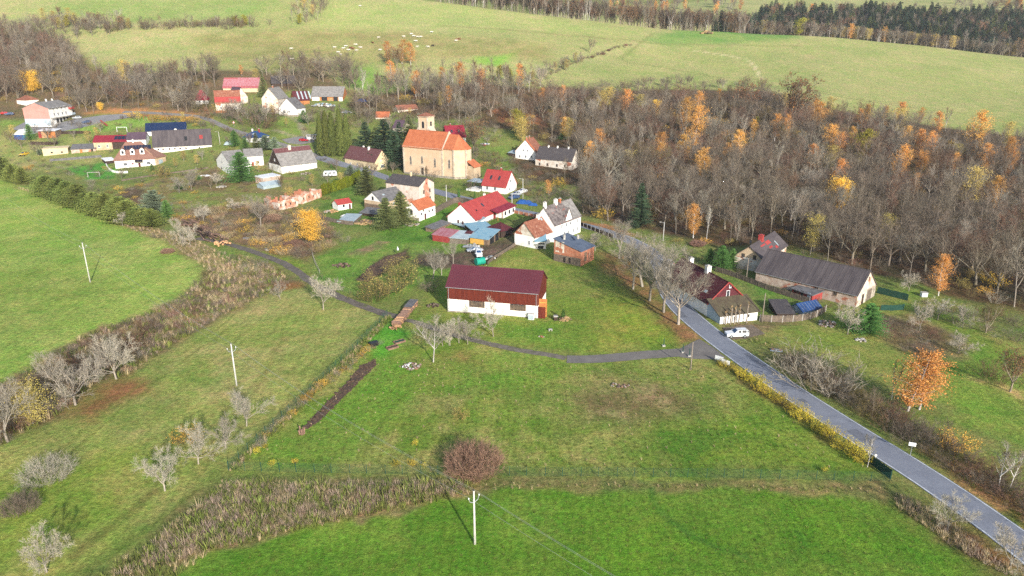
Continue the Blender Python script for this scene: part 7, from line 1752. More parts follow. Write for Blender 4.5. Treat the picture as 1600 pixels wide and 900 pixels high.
# gardens of the village: small trees and bushes between the houses
vil = scatter([(0, 215), (60, 250), (180, 286), (290, 300), (380, 300), (500, 300), (590, 276), (690, 296), (750, 296), (745, 240), (700, 190), (600, 165), (500, 180), (430, 178), (340, 178), (290, 186), (160, 186), (60, 205)], 8.0, 123, road=3.2)
for x, y in vil:
 px, py = to_px((x, y, gz(x, y)))
 if 95 < px < 190 and 240 < py < 285 or 440 < px < 495 and 205 < py < 232: continue
 k = random.random()
 if k < .42: kind, nm, h_, look, cat_ = 'oak', 'garden_tree', random.uniform(4, 8), 'small bare garden tree', 'tree'
 elif k < .70: kind, nm, h_, look, cat_ = 'shrub', 'garden_shrub', random.uniform(1.6, 3), 'bare garden bush', 'shrub'
 elif k < .80: kind, nm, h_, look, cat_ = 'ochrebush', 'garden_shrub', random.uniform(1.6, 3), 'ochre leaved garden bush', 'shrub'
 elif k < .90: kind, nm, h_, look, cat_ = 'fir', 'garden_conifer', random.uniform(2, 5), 'small green garden conifer', 'tree'
 else: kind, nm, h_, look, cat_ = 'goldthin', 'garden_tree', random.uniform(4, 7), 'thinly yellow garden tree', 'tree'
 PENDING.append((plant(kind, nm, (x, y), h_, None, cat_, 'small trees and bushes of the village gardens', wide=1.25), look))
for hn, (hx, hy) in (('the hay barn', (512, 158)), ('the gabled barn', (465, 266)), ('the cream house', (565, 260)), ('the navy roofed hall', (260, 210)), ('the dormer house', (212, 260)), ('the blue roofed house', (393, 222)), ('the crimson solar roof', (172, 233)), ('the brick ruin', (468, 318)), ('the cream garage', (88, 242)), ('the wood store', (75, 215)), ('the skylight house', (772, 300))):
 p = at(hx, hy); LM.append((hn, p[0], p[1]))
# each bare wood tree is told apart by the landmark it stands out from
for nm, px, py in (('the derelict grey roofed house', 868, 262), ('the barn house gable', 1165, 415), ('the middle of the long barn', 1260, 430), ('the long barn gable', 1355, 450), ('the road bend', 930, 350), ('the church tower', 668, 210), ('the hay barn', 515, 150), ('the pink roofed barn', 375, 138), ('the salmon gabled flats', 75, 180), ('the navy roofed hall', 260, 200), ('the crimson roofed cottage', 712, 222), ('the long white barn', 300, 225)):
 p = at(px, py); LM.append((nm, p[0], p[1]))
LMN = np.array([(a[1], a[2]) for a in LM])
byl = {}
for e, look in PENDING:
 d = np.hypot(LMN[:, 0] - e.location.x, LMN[:, 1] - e.location.y); i = int(d.argmin())
 byl.setdefault(i, []).append((float(d[i]), e, look))
def short(s, most=7):
 for cutw in (' with ', ' in front ', ', ', ' beneath ', ' in the ', ' at the ', ' over ', ' rising ', ' below '):
  if len(s.split()) > most and cutw in s: s = s.split(cutw)[0] if len(s.split(cutw)[0].split()) >= 4 else s
 return ' '.join(s.split()[:most + 1])
seen = {}
for i, l in byl.items():
 l.sort(key=lambda t: t[0])
 nm = short(LM[i][0])
 for d_, e, look in l:
  k = seen[nm] = seen.get(nm, -1) + 1
  e['label'] = '%s, %s out from %s' % (look, nth(k), nm)
# ------------------------------------------------------------------ power line
def pole(px, py, top, label, name='power_pole', m='pole_concrete', arms=True, xy=None, h=None, r=0.17, lamp=False):
 p = at(px, py) if xy is None else np.array([xy[0], xy[1], gz(*xy)])
 h = height_to(p, top) if h is None else h
 e = empty(name, tuple(p), 0, label, 'pole')
 b = MB(); b.tube((0, 0, -.5), (0, 0, h), r, r * .6, n=8); b.build('post', M[m], e, smooth=True)
 if arms:
  e.rotation_euler.z = math.radians(35)
  for sx in (-1, 1):
   a = MB(); a.tube((0, 0, h - 1.7), (sx * .55, 0, h - 1.45), .05, n=5); a.tube((sx * .55, 0, h - 1.45), (sx * .75, 0, h - .95), .045, n=5); a.build('arm', M['metal'], e)
   a = MB(); a.lathe([(.05, 0), (.09, .06), (.05, .12), (.09, .18), (.04, .24)], 6, (sx * .75, 0, h - .95)); a.build('insulator', M['white_paint'], e)
  a = MB(); a.lathe([(.05, 0), (.09, .06), (.05, .12), (.09, .18), (.04, .24)], 6, (0, 0, h)); a.build('insulator', M['dark_paint'], e)
 if lamp:
  a = MB(); a.tube((0, 0, h - .2), (-1.1, -.3, h + .1), .05, n=5); a.build('arm', M['metal'], e); a = MB(); a.box(-1.6, -.42, h + .03, -1.0, -.18, h + .17); a.build('lamp_head', M['concrete'], e)
 return p, h
pw = [pole(742, 850, 767, 'whitish concrete pole with forked arms in the lower meadow'), pole(370, 603, 537, 'whitish concrete pole with forked arms above the fruit tree row'), pole(141, 441, 379, 'whitish concrete pole with forked arms in the far meadow')]
d_ = pw[0][0] - pw[1][0]; q = pw[0][0] + d_; pw.insert(0, (np.array([q[0], q[1], gz(q[0], q[1])]), 10.5))
d_ = pw[3][0] - pw[2][0]; q = pw[3][0] + d_; pw.append((np.array([q[0], q[1], gz(q[0], q[1])]), 10.5))
ca, sa = math.cos(math.radians(35)), math.sin(math.radians(35))
for k, (ox, dz) in enumerate(((-.75, -.7), (.75, -.7), (0, .25))):
 for (a, ha), (b, hb) in zip(pw[:-1], pw[1:]):
  mb = MB(); A_ = np.array([a[0] + ox * ca, a[1] + ox * sa, a[2] + ha + dz]); B_ = np.array([b[0] + ox * ca, b[1] + ox * sa, b[2] + hb + dz]); pr = None
  for t in np.linspace(0, 1, 13):
   p = A_ * (1 - t) + B_ * t; p[2] -= 1.3 * 4 * t * (1 - t)
   if pr is not None: mb.tube(pr, p, .013, n=3, cap=False)
   pr = p
  span = [(0, 'from the lower meadow pole out past the frame'), (1, 'between the lower meadow pole and the pole over the fruit trees'), (2, 'between the pole over the fruit trees and the far meadow pole'), (3, 'from the far meadow pole out past the frame')][[id(v[0]) for v in pw].index(id(a))][1]
  o = mb.build('power_cable', M['wire']); tag(o, ['lower outer', 'lower inner', 'upper'][k] + ' cable ' + span, 'cable', 'cables of the meadow power line')
pole(1079, 578, 534, 'grey wooden pole at the drive entrance', 'telegraph_pole', 'pole_wood', False, r=.14)
pole(1190.5, 503.5, 458, 'tall grey wooden pole at the roadside house corner', 'telegraph_pole', 'pole_wood', False, r=.15)
pole(1166, 437, 403, 'wooden pole with lamp before the barn house gable', 'street_lamp', 'pole_wood', False, r=.14, lamp=True)
pole(1036, 377, 347, 'concrete pole with lamp above the road bend', 'street_lamp', 'pole_concrete', False, r=.14, lamp=True)
pole(698, 322, 289, 'concrete pole on the verge beside the stone wall', 'telegraph_pole', 'pole_concrete', False, r=.16)
pole(800, 327, 303, 'concrete pole at the end of the red porch house', 'telegraph_pole', 'pole_concrete', False, r=.16)
pole(817, 312, 279, 'concrete pole with lamp by the blue tarpaulin', 'street_lamp', 'pole_concrete', False, r=.14, lamp=True)
pole(344, 226, 206, 'concrete pole with crossbar by the long white barn end', 'telegraph_pole', 'pole_concrete', False, r=.14, lamp=True)
pole(502, 240, 221, 'concrete pole beside the first thuja column', 'telegraph_pole', 'pole_concrete', False, r=.14)
pole(147, 178, 158, 'thin pole on the bank beyond the flats', 'telegraph_pole', 'pole_wood', False, r=.13)
pole(605, 268, 245, 'slim pole at the cream house gable', 'telegraph_pole', 'pole_wood', False, r=.12)
# ------------------------------------------------------------------ fences and walls
def fence(name, label, px, step, h, post='green_paint', mesh='green_paint', rails=6, vert=.45, r=.04, solid=None, cat='fence', wire=.009):
 W = line_world(px, .25)
 L = len(W) * .25; n = max(int(L / step), 1)
 P_ = [W[int(i * (len(W) - 1) / n)] for i in range(n + 1)]
 o = P_[0]; z0 = gz(o[0], o[1]); e = empty(name, (o[0], o[1], z0), 0, label, cat)
 pm = MB(); pm.tube((0, 0, -.4), (0, 0, h), r, n=6); me = pm.mesh('post', M[post])
 for q in P_: put('post', me, e, (q[0] - o[0], q[1] - o[1], gz(q[0], q[1]) - z0))
 for a, b in zip(P_[:-1], P_[1:]):
  a3 = np.array([a[0] - o[0], a[1] - o[1], gz(a[0], a[1]) - z0]); b3 = np.array([b[0] - o[0], b[1] - o[1], gz(b[0], b[1]) - z0])
  d = b3 - a3; ln = np.hypot(d[0], d[1]); u = d / ln; nrm = np.array([-u[1], u[0], 0])
  mb = MB()
  if solid:
   k = max(int(ln / solid), 1)
   for i in range(k):
    p = a3 + d * (i / k); q = a3 + d * ((i + .9) / k); t = nrm * .02; hh = h * random.uniform(.9, 1.0)
    up = np.array([0, 0, hh]); lo = np.array([0, 0, .05])
    mb.faces([p - t + lo, q - t + lo, q + t + lo, p + t + lo, p - t + up, q - t + up, q + t + up, p + t + up], [(4, 5, 6, 7), (0, 1, 5, 4), (1, 2, 6, 5), (2, 3, 7, 6), (3, 0, 4, 7)])
   w_ = mb.build('fence_boards', M[mesh], e)
  else:
   for i in range(rails):
    z = np.array([0, 0, .08 + (h - .16) * i / max(rails - 1, 1)]); mb.tube(a3 + z, b3 + z, wire, n=3, cap=False)
   if vert:
    for i in range(int(ln / vert)):
     p = a3 + u * vert * (i + .5); mb.tube(p + (0, 0, .05), p + (0, 0, h - .05), wire * .8, n=3, cap=False)
   w_ = mb.build('wire_mesh' if vert else 'fence_rails', M[mesh], e)
  tag(w_, kind='stuff')
 return e
fence('wire_fence', 'green wire fence along the lower edge of the garden', FENCE2_PX, 2.6, 1.6, rails=9, vert=.2)
fence('wire_fence', 'green wire fence between the garden and the fruit tree meadow', FENCE_PX, 2.6, 1.6, rails=9, vert=.2)
fence('netting_fence', 'short dark green netted fence at the road end of the hedge', [(1355, 722), (1392, 750)], 2.0, 1.7, solid=.16, mesh='green_paint')
fence('wire_fence', 'rusty wire fence on the leaf litter below the roadside trees', [(975, 447), (1003, 466), (1035, 500), (1064, 530)], 2.5, 1.2, post='dark_wood', mesh='dark_wood', rails=4, vert=.6)
fence('garden_fence', 'post and wire fence around the plot with the dug bed', [(497, 432), (530, 455), (583, 472), (625, 452), (668, 434)], 3.0, 1.5, post='grey_wood', mesh='green_paint', rails=5, vert=.5)
fence('garden_fence', 'low wire fence with dark posts crossing the vegetable garden', [(540, 438), (580, 420), (620, 392), (660, 378), (700, 370)], 3.2, 1.2, post='dark_paint', mesh='grey_wood', rails=3, vert=0)
fence('garden_fence', 'pale leaning fence above the farm track', [(488, 398), (492, 412), (500, 428)], 2.0, 1.4, post='concrete', mesh='grey_wood', rails=4, vert=.4)
fence('board_fence', 'grey board fence beside the pool greenhouse', [(500, 342), (530, 350), (552, 352)], 2.4, 1.5, post='grey_wood', mesh='grey_wood', solid=.2)
fence('board_fence', 'weathered board fence from the pole to the greenhouse', [(1187, 502), (1215, 504), (1245, 503), (1272, 498), (1290, 487)], 2.4, 1.7, post='concrete', mesh='grey_wood', solid=.15, r=.09)
fence('board_fence', 'long grey board fence between the roadside house and long barn', [(1118, 424), (1150, 434), (1190, 450), (1232, 464), (1264, 474)], 2.4, 1.5, post='grey_wood', mesh='grey_wood', solid=.16, r=.07)
fence('yard_fence', 'dark rail fence between the red house lawn and the yard', [(848, 340), (826, 348), (800, 364)], 2.2, 1.3, post='dark_wood', mesh='dark_wood', solid=.3)
fence('yard_fence', 'stacked pale fence on the edge of the dark yard', [(805, 384), (790, 394), (770, 406), (762, 414)], 2.2, 1.1, post='grey_wood', mesh='grey_wood', solid=.2)
fence('roadside_fence', 'low fence with white posts along the road by the red house', [(803, 333), (822, 337), (843, 341)], 2.2, 1.2, post='concrete', mesh='brick', solid=.25, r=.14)
fence('garden_fence', 'brown garden fence beside the brick shed', [(906, 352), (930, 362), (958, 372)], 2.2, 1.3, post='concrete', mesh='dark_wood', solid=.2, r=.1)
fence('netting_fence', 'long dark green netting behind the long barn', [(1370, 458), (1395, 464), (1418, 470)], 2.4, 1.8, solid=.2, mesh='green_paint')
fence('netting_fence', 'dark green netting in the grass next to the bare fruit trees', [(1376, 485), (1395, 486), (1412, 484)], 2.4, 1.5, solid=.2, mesh='green_paint')
fence('board_fence', 'dark board fence below the firewood store', [(48, 226), (70, 227), (91, 226)], 2.4, 1.7, post='dark_wood', mesh='dark_wood', solid=.2)
fence('board_fence', 'dark board fence behind the crimson roofed house', [(90, 210), (120, 209), (142, 209)], 2.4, 1.6, post='dark_wood', mesh='dark_wood', solid=.2)
fence('rail_fence', 'pale rail fence at the lower pasture edge', [(1270, 143), (1320, 153), (1375, 162), (1440, 170)], 6.0, 1.3, post='grey_wood', mesh='grey_wood', rails=2, vert=0, wire=.05)
def wall(name, label, px, h, t, m):
 W = line_world(px, .5); o = W[0]; z0 = gz(o[0], o[1]); e = empty(name, (o[0], o[1], z0), 0, label, 'wall')
 st = W[::5]
 for a, b in zip(st[:-1], st[1:]):
  a3 = np.array([a[0] - o[0], a[1] - o[1], gz(*a) - z0]); b3 = np.array([b[0] - o[0], b[1] - o[1], gz(*b) - z0]); u = (b3 - a3) / (np.linalg.norm(b3 - a3) + 1e-9); n_ = np.array([-u[1], u[0], 0]) * t / 2
  mb = MB(); hh = h * random.uniform(.94, 1.05); lo, up = np.array([0, 0, -.5]), np.array([0, 0, hh]); b3 = b3 - u * .02
  mb.faces([a3 - n_ + lo, b3 - n_ + lo, b3 + n_ + lo, a3 + n_ + lo, a3 - n_ + up, b3 - n_ + up, b3 + n_ + up, a3 + n_ + up], [(4, 5, 6, 7), (0, 1, 5, 4), (1, 2, 6, 5), (2, 3, 7, 6), (3, 0, 4, 7)])
  n_ = n_ * 1.25; c0, c1 = up + (0, 0, .004), up + (0, 0, .1)
  mb.faces([a3 - n_ + c0, b3 - n_ + c0, b3 + n_ + c0, a3 + n_ + c0, a3 - n_ + c1, b3 - n_ + c1, b3 + n_ + c1, a3 + n_ + c1], [(4, 5, 6, 7), (0, 1, 5, 4), (1, 2, 6, 5), (2, 3, 7, 6), (3, 0, 4, 7), (3, 2, 1, 0)])
  mb.build('wall_section', M[m], e)
wall('garden_wall', 'grey stone wall from the white outbuilding up to the road', [(681, 333), (695, 325), (712, 315), (730, 318), (748, 325)], 1.9, .4, 'stone')
wall('garden_wall', 'white curved retaining wall before the dormer house', [(166, 258), (170, 266), (180, 271), (205, 270)], .8, .3, 'white_plaster')
wall('garden_wall', 'pale low wall along the upper gardens', [(190, 283), (230, 276), (290, 268), (330, 262)], .5, .3, 'stone')
wall('garden_wall', 'grey concrete wall around the bright green lawn', [(78, 252), (110, 250), (140, 247), (165, 245)], 1.0, .2, 'grey_slate')
# entrance of the drive: green gate posts on white footings, two white boards
for i, (px, py) in enumerate(((1037, 541), (1067, 551), (1077, 557))):
 p = at(px, py); e = empty('gate_post', tuple(p), 0, ['green gate post on a white footing beside the rusty fence end', 'green gate post on a white footing in the middle of the drive', 'green gate post on a white footing beside the wooden pole'][i], 'gate post', 'green gate posts of the drive')
 b = MB(); b.box(-.3, -.3, -.2, .3, .3, .28); b.build('footing', M['concrete'], e); b = MB(); b.tube((0, 0, .28), (0, 0, 1.75), .09, n=6); b.build('post', M['green_paint'], e)
for i, (px, py) in enumerate(((1123, 567), (1133, 573))):
 p = at(px, py); e = empty('notice_board', tuple(p), math.radians(-42), ['white notice board nearer the drive on the hedge end', 'second white notice board, beside the first yellow hedge shrub'][i], 'sign', 'white boards at the drive')
 b = MB(); b.box(-.85, -.03, .55, .85, .03, 1.45); b.build('board', M['white_paint'], e)
 for sx in (-.7, .7): b = MB(); b.tube((sx, .05, -.3), (sx, .05, 1.4), .04, n=5); b.build('post', M['metal'], e)
p = at(1422, 712); e = empty('road_sign', tuple(p), math.radians(-20), 'white rectangular road sign on a post before the thicket', 'sign')
b = MB(); b.tube((0, 0, -.3), (0, 0, 2.2), .045, n=6); b.build('post', M['metal'], e); b = MB(); b.box(-.5, -.03, 1.7, .5, .03, 2.3); b.build('sign_plate', M['white_paint'], e)
p = at(1366, 724); e = empty('road_sign', tuple(p), math.radians(-20), 'small white marker post at the road by the netted fence', 'sign')
b = MB(); b.tube((0, 0, -.3), (0, 0, 1.6), .05, n=6); b.build('post', M['white_paint'], e); b = MB(); b.box(-.16, -.06, 1.25, .16, -.052, 1.6); b.build('sign_plate', M['white_paint'], e)
p = at(366, 199); e = empty('road_sign', tuple(p), 0, 'round red and white road sign on the upper village road', 'sign')
b = MB(); b.tube((0, 0, -.3), (0, 0, 2.2), .06, n=6); b.build('post', M['metal'], e); b = MB(); b.tube((0, -.08, 2.6), (0, -.02, 2.6), .6, n=14); b.build('sign_rim', M['red_sign'], e); b = MB(); b.tube((0, -.1, 2.6), (0, -.085, 2.6), .4, n=14); b.build('sign_face', M['white_paint'], e)
# ------------------------------------------------------------------ vehicles
def car(px, py, rz, paint, label, kind='car', L=4.6, Wd=1.85, Hh=1.7, name='parked_car', glass='car_glass', xy=None):
 p = at(px, py); e = empty(name, (p[0], p[1], p[2] + .06), math.radians(rz), label, 'car')
 if kind == 'suv':     # estate body with long closed rear
  prof = [(-.5, .45, .85, .85), (-.49, .35, .95, .95), (-.30, .32, 1.02, 1.04), (-.17, .30, 1.06, 1.1), (-.02, .30, 1.08, 1.68), (.15, .30, 1.08, 1.74), (.40, .32, 1.08, 1.72), (.485, .36, 1.05, 1.55), (.5, .45, .95, 1.0)]
 else:
  prof = [(-.5, .42, .70, .70), (-.48, .32, .80, .80), (-.27, .28, .92, .94), (-.20, .28, .94, 1.0), (-.03, .28, .95, 1.42), (.16, .28, .95, 1.46), (.33, .30, .95, 1.30), (.46, .32, .92, .98), (.5, .42, .80, .82)]
 k = Hh / 1.74 if kind == 'suv' else Hh / 1.46
 V = []
 for x, zb, zs, zr in prof:
  w_ = Wd / 2 * (.90 if abs(x) > .45 else 1.0); wr = w_ * (.80 if zr > zs + .2 else .96)
  V += [(x * L, -w_ * .94, zb * k), (x * L, -w_, (zb + .2) * k), (x * L, -w_, zs * k), (x * L, -wr, zr * k), (x * L, wr, zr * k), (x * L, w_, zs * k), (x * L, w_, (zb + .2) * k), (x * L, w_ * .94, zb * k)]
 F = []; n = len(prof)
 for i in range(n - 1):
  for j in range(8): F.append((i * 8 + j, i * 8 + (j + 1) % 8, (i + 1) * 8 + (j + 1) % 8, (i + 1) * 8 + j))
 F += [tuple(range(7, -1, -1)), tuple(range((n - 1) * 8, n * 8))]
 b = MB(); b.faces(V, [tuple(reversed(f)) for f in F]); body = b.build('body', M[paint], e)
 def q(i, j, t=0):   # corner of the loft, pushed out a little
  v = np.array(V[i * 8 + j]); return v
 for sd in (0, 1):
  for i in (4, 5, 6) if kind == 'suv' else (4, 5):
   a = [q(i, 2), q(i + 1, 2), q(i + 1, 3), q(i, 3)] if sd == 0 else [q(i, 5), q(i + 1, 5), q(i + 1, 4), q(i, 4)]
   c = sum(a) / 4; o = np.array([0, -.018 if sd == 0 else .018, .004])
   g = MB(); g.poly([c + (v - c) * .8 + o for v in a]); g.build('side_window', M['pane'], e)
 a = [q(3, 3), q(3, 4), q(4, 4), q(4, 3)]; c = sum(a) / 4; g = MB(); g.poly([c + (v - c) * .86 + np.array([-.02, 0, .02]) for v in a]); g.build('windscreen', M[glass], e)
 a = [q(n - 3, 3), q(n - 3, 4), q(n - 2, 4), q(n - 2, 3)]; c = sum(a) / 4; g = MB(); g.poly([c + (v - c) * .8 + np.array([.02, 0, .02]) for v in a]); g.build('rear_window', M['pane'], e)
 for x in (-.31, .31):
  for y in (-1, 1):
   yy = y * (Wd / 2 - .10); r_ = .36 if kind == 'suv' else .31
   t = MB(); t.tube((x * L, yy - .12, r_), (x * L, yy + .12, r_), r_, n=14); t.tube
   o = t.build('wheel', M['tyre'], e); t = MB(); t.tube((x * L, yy + y * .121, r_), (x * L, yy + y * .135, r_), r_ * .6, n=10); t.build('rim', M['metal'], o)
 for y in (-1, 1):
  t = MB(); t.box(-L * .5 - .01, y * Wd * .30 - .18, .68 * k, -L * .48, y * Wd * .30 + .18, .84 * k); t.build('headlight', M['pale_sheet'], e)
  t = MB(); t.box(L * .49, y * Wd * .38 - .1, .75 * k, L * .505, y * Wd * .38 + .1, 1.0 * k); t.build('tail_light', M['red_gloss'], e)
 t = MB(); t.box(-L * .505, -Wd * .36, .36 * k, -L * .48, Wd * .36, .52 * k); t.build('bumper', M['dark_paint'], e)
 if kind == 'suv':
  for y in (-1, 1): t = MB(); t.tube((-.02 * L, y * .62, Hh + .03), (.40 * L, y * .62, Hh + .03), .025, n=5); t.build('roof_rail', M['dark_paint'], e)
  for y in (-1, 1): t = MB(); t.box(-.16 * L, y * Wd * .5 + (0 if y > 0 else -.2), 1.1, -.13 * L, y * Wd * .5 + (.2 if y > 0 else 0), 1.25); t.build('mirror', M[paint], e)
 return e
car(1150.5, 526, 4, 'white_paint', 'white off-road car parked beside the roadside house', 'suv', 4.75, 1.9, 1.75)
car(1043, 414, -72, 'silver_gloss', 'silver car driving round the bend behind the pale trees', name='moving_car')
car(136, 193, 8, 'blue_gloss', 'dark blue car parked on the paved yard beside the flats')
car(121, 186, 10, 'silver_gloss', 'silver car tucked behind the balcony corner of the flats')
car(38, 243, 80, 'yellow_paint', 'yellow and white car parked in the western gardens')
car(475, 221, 175, 'red_gloss', 'bright red car on the village square paving')
car(6, 179, 20, 'red_gloss', 'red car at the frame edge behind the flats')
car(15, 180, 20, 'blue_gloss', 'blue car next to the red one behind the flats')
car(806, 306, 35, 'silver_gloss', 'silver blue car parked beyond the skylight house')
car(816, 302, 35, 'white_paint', 'white car parked beyond the skylight house')
car(803, 311, 35, 'blue_gloss', 'blue car parked beyond the skylight house')
car(742, 393, 12, 'silver_gloss', 'pale estate car among the junk in the dark yard', L=4.9, Hh=1.25)
car(748, 401, 100, 'white_paint', 'small white van parked above the turquoise tank', 'suv', 4.2, 1.8, 2.0)
# caravan
p = at(516, 276); e = empty('caravan', tuple(p), math.radians(14), 'white caravan parked beside the thuja hedge', 'caravan')
b = MB(); V = []
for x in (-3.0, 3.0):
 pass
pr = [(-3.0, .6), (-3.05, 1.3), (-2.5, 2.6), (2.4, 2.6), (2.9, 2.1), (3.0, .6)]
for y in (-1.1, 1.1): V += [(x, y, z) for x, z in pr]
n = len(pr); b.faces(V, [tuple(range(n)), tuple(range(2 * n - 1, n - 1, -1))] + [(i, n + i, n + (i + 1) % n, (i + 1) % n) for i in range(n)]); b.build('body', M['white_paint'], e)
for x in (-1.9, .1, 1.8): b = MB(); b.box(x - .45, -1.14, 1.5, x + .45, -1.102, 2.1); b.build('window', M['pane'], e)
b = MB(); b.box(-.95, -1.13, .65, -.35, -1.103, 2.3); b.build('door', M['pale_sheet'], e)
for y in (-1, 1): b = MB(); b.tube((.2, y * .95 - .1, .35), (.2, y * .95 + .1, .35), .35, n=12); b.build('wheel', M['tyre'], e)
b = MB(); b.tube((-3.0, 0, .6), (-4.2, 0, .5), .06, n=5); b.build('tow_bar', M['metal'], e)
# tank
p = at(750, 414); e = empty('water_tank', tuple(p), math.radians(30), 'turquoise plastic tank lying at the yard edge behind the barn', 'tank')
b = MB(); b.tube((-1.3, 0, 1.15), (1.3, 0, 1.15), 1.05, n=18); b.build('barrel', M['turquoise'], e, smooth=False)
for x in (-.9, 0, .9): b = MB(); b.tube((x - .06, 0, 1.15), (x + .06, 0, 1.15), 1.1, n=18); b.build('rib', M['turquoise'], e)
b = MB(); b.tube((-.2, 0, 2.2), (-.2, 0, 2.4), .3, n=10); b.build('filler_cap', M['dark_paint'], e)
for x in (-.9, .9): b = MB(); b.box(x - .15, -.8, -.1, x + .15, .8, .25); b.build('cradle', M['dark_wood'], e)
# trailer with boat hull
p = at(733, 388); e = empty('trailer', tuple(p), math.radians(-12), 'flat grey trailer loaded with scrap in front of the timber barn', 'trailer')
b = MB(); b.box(-1.8, -.9, .5, 1.8, .9, .75); b.build('bed', M['metal'], e)
for s_ in (-1, 1): b = MB(); b.tube((0, s_ * .95, .3), (0, s_ * 1.1, .3), .32, n=10); b.build('wheel', M['tyre'], e)
for k in range(6): b = MB(); x = random.uniform(-1.4, 1.2); y = random.uniform(-.6, .5); b.box(x, y, .76, x + .6, y + .35, .9 + random.random() * .5); b.build('scrap', M[random.choice(['rubble', 'metal', 'weathered_wood'])], e)
# ------------------------------------------------------------------ heaps and stacks
def log(mb, c, d, L, r, n=6): mb.tube(np.array(c) - np.array(d) * L / 2, np.array(c) + np.array(d) * L / 2, r, n=n)
p0, p1 = at(619, 510), at(648, 476); u = (p1 - p0)[:2]; Lp = np.hypot(*u); u /= Lp
e = empty('log_stack', tuple(p0), math.atan2(u[1], u[0]), 'long stack of split pinkish logs under grey sheets at the garden fence', 'log stack')
for i in range(int(Lp / .42)):
 for k in range(3):
  b = MB(); log(b, (i * .42 + .2 + .1 * (k % 2), random.uniform(-.1, .1), .2 + k * .36), (0, 1, random.uniform(-.04, .04)), random.uniform(1.5, 2.1), .19); b.build('log', M['log_bark' if random.random() < .8 else 'log_end'], e)
for k in range(2): b = MB(); b.slab([(Lp * .62 + k * Lp * .19, -1.0, 1.36), (Lp * .62 + (k + .96) * Lp * .19, -1.0, 1.34), (Lp * .62 + (k + .96) * Lp * .19, 1.0, 1.4), (Lp * .62 + k * Lp * .19, 1.0, 1.42)], .05); b.build('cover_sheet', M['grey_slate'], e)
p = at(618, 512); e2 = empty('log_heap', tuple(p), 0, 'small heap of fresh cut logs at the lower end of the stack', 'log heap')
for k in range(16): b = MB(); t = random.uniform(0, 3.14); log(b, (random.uniform(-1, 1), random.uniform(-1, .6), .15 + random.random() * .5), (math.cos(t), math.sin(t), .1), random.uniform(.8, 1.3), .15); b.build('log', M['log_end'], e2)
p0, p1 = at(292, 348), at(352, 384); c = (p0 + p1) / 2; u = (p1 - p0)[:2]; Lp = np.hypot(*u); u /= Lp
e = empty('log_heap', (c[0], c[1], gz(c[0], c[1])), math.atan2(u[1], u[0]), 'big heap of long grey logs on the waste land', 'log heap')
for k in range(95):
 x = random.uniform(-Lp / 2, Lp / 2 - 3); y = random.uniform(-3, 3); z = .3 + max(0, 1.9 - abs(y) * .55) * random.random()
 b = MB(); t = random.uniform(-.25, .25); log(b, (x, y, z), (math.cos(t), math.sin(t), random.uniform(-.06, .06)), random.uniform(3, 6), random.uniform(.13, .25)); b.build('log', M['log_bark' if random.random() < .7 else 'dark_wood'], e)
for k in range(26):
 b = MB(); x = Lp / 2 - random.uniform(0, 2.5); y = random.uniform(-2.6, 2.2); z = .25 + 1.0 * random.random(); log(b, (x, y, z), (.8, -.6, 0), .7, random.uniform(.2, .32), 8); b.build('log', M['log_end'], e)
def stone(mb, c, s_, r):
 v = np.array([(math.cos(a) * math.cos(b_), math.sin(a) * math.cos(b_), math.sin(b_)) for b_ in (-.6, .6) for a in np.linspace(0, 5.03, 5)]) * s_ * r.uniform(.6, 1.2, (10, 1)) * np.array([1, 1, .7]) + c
 mb.faces(list(v), [tuple(range(4, -1, -1)), tuple(range(5, 10))] + [(i, (i + 1) % 5, 5 + (i + 1) % 5, 5 + i) for i in range(5)])
def heap(name, label, px, py, rad, hgt, n, mats, size, cat='heap', piece='stone'):
 p = at(px, py); e = empty(name, tuple(p), 0, label, cat); r = np.random.default_rng(int(px))
 for k in range(n):
  a = r.uniform(0, 6.283); q = rad * math.sqrt(r.random()); z = hgt * (1 - q / rad) * r.random()
  b = MB(); stone(b, (q * math.cos(a), q * .8 * math.sin(a), z + .1), r.uniform(*size), r); b.build(piece, M[mats[int(r.integers(len(mats)))]], e)
 return e
heap('rubble_heap', 'heap of pale broken bricks and stones in the garden beside the white tree', 644, 573, 1.9, .9, 70, ['rubble', 'log_bark', 'stone', 'brick_stone', 'white_paint'], (.12, .3))
heap('brushwood_heap', 'dark heap of brushwood and stones near the barn corner', 677, 478, 1.6, .8, 50, ['stone', 'dark_wood', 'weathered_wood'], (.15, .35))
heap('stone_heap', 'heap of pale cut stone blocks and trunks behind the bare tree', 1293, 507, 2.3, 1.2, 40, ['rubble', 'concrete', 'weathered_wood'], (.25, .55))
heap('stone_heap', 'white stone heap in the brambles beyond the road', 1345, 532, 1.2, .5, 14, ['rubble', 'concrete'], (.2, .45))
heap('stone_heap', 'scattered greyish stones in the middle of the garden', 962, 603, 1.1, .35, 16, ['rubble', 'stone', 'log_bark'], (.15, .32))
heap('stone_heap', 'second patch of greyish stones in the middle of the garden', 977, 604, .9, .3, 12, ['rubble', 'stone', 'log_bark'], (.15, .28))
heap('stone_heap', 'small pale stones in the grass below the barn cabinet', 846, 527, .6, .3, 6, ['rubble', 'brick'], (.15, .3))
heap('straw_heap', 'pile of yellow straw next to the dark evergreen bush', 883, 500, 1.3, 1.5, 70, ['straw', 'straw', 'weathered_wood'], (.25, .45), piece='bundle')
heap('scrap_heap', 'jumble of pale scrap and boards behind the white gabled cottage', 505, 165, 7, 1.6, 90, ['rubble', 'concrete', 'white_paint', 'weathered_wood', 'blue_sheet', 'metal'], (.5, 1.2), piece='scrap')
heap('scrap_heap', 'strewn pale scrap beside the hay barn', 540, 176, 3.5, 1.2, 30, ['rubble', 'white_paint', 'blue_sheet', 'metal'], (.4, 1.0), piece='scrap')
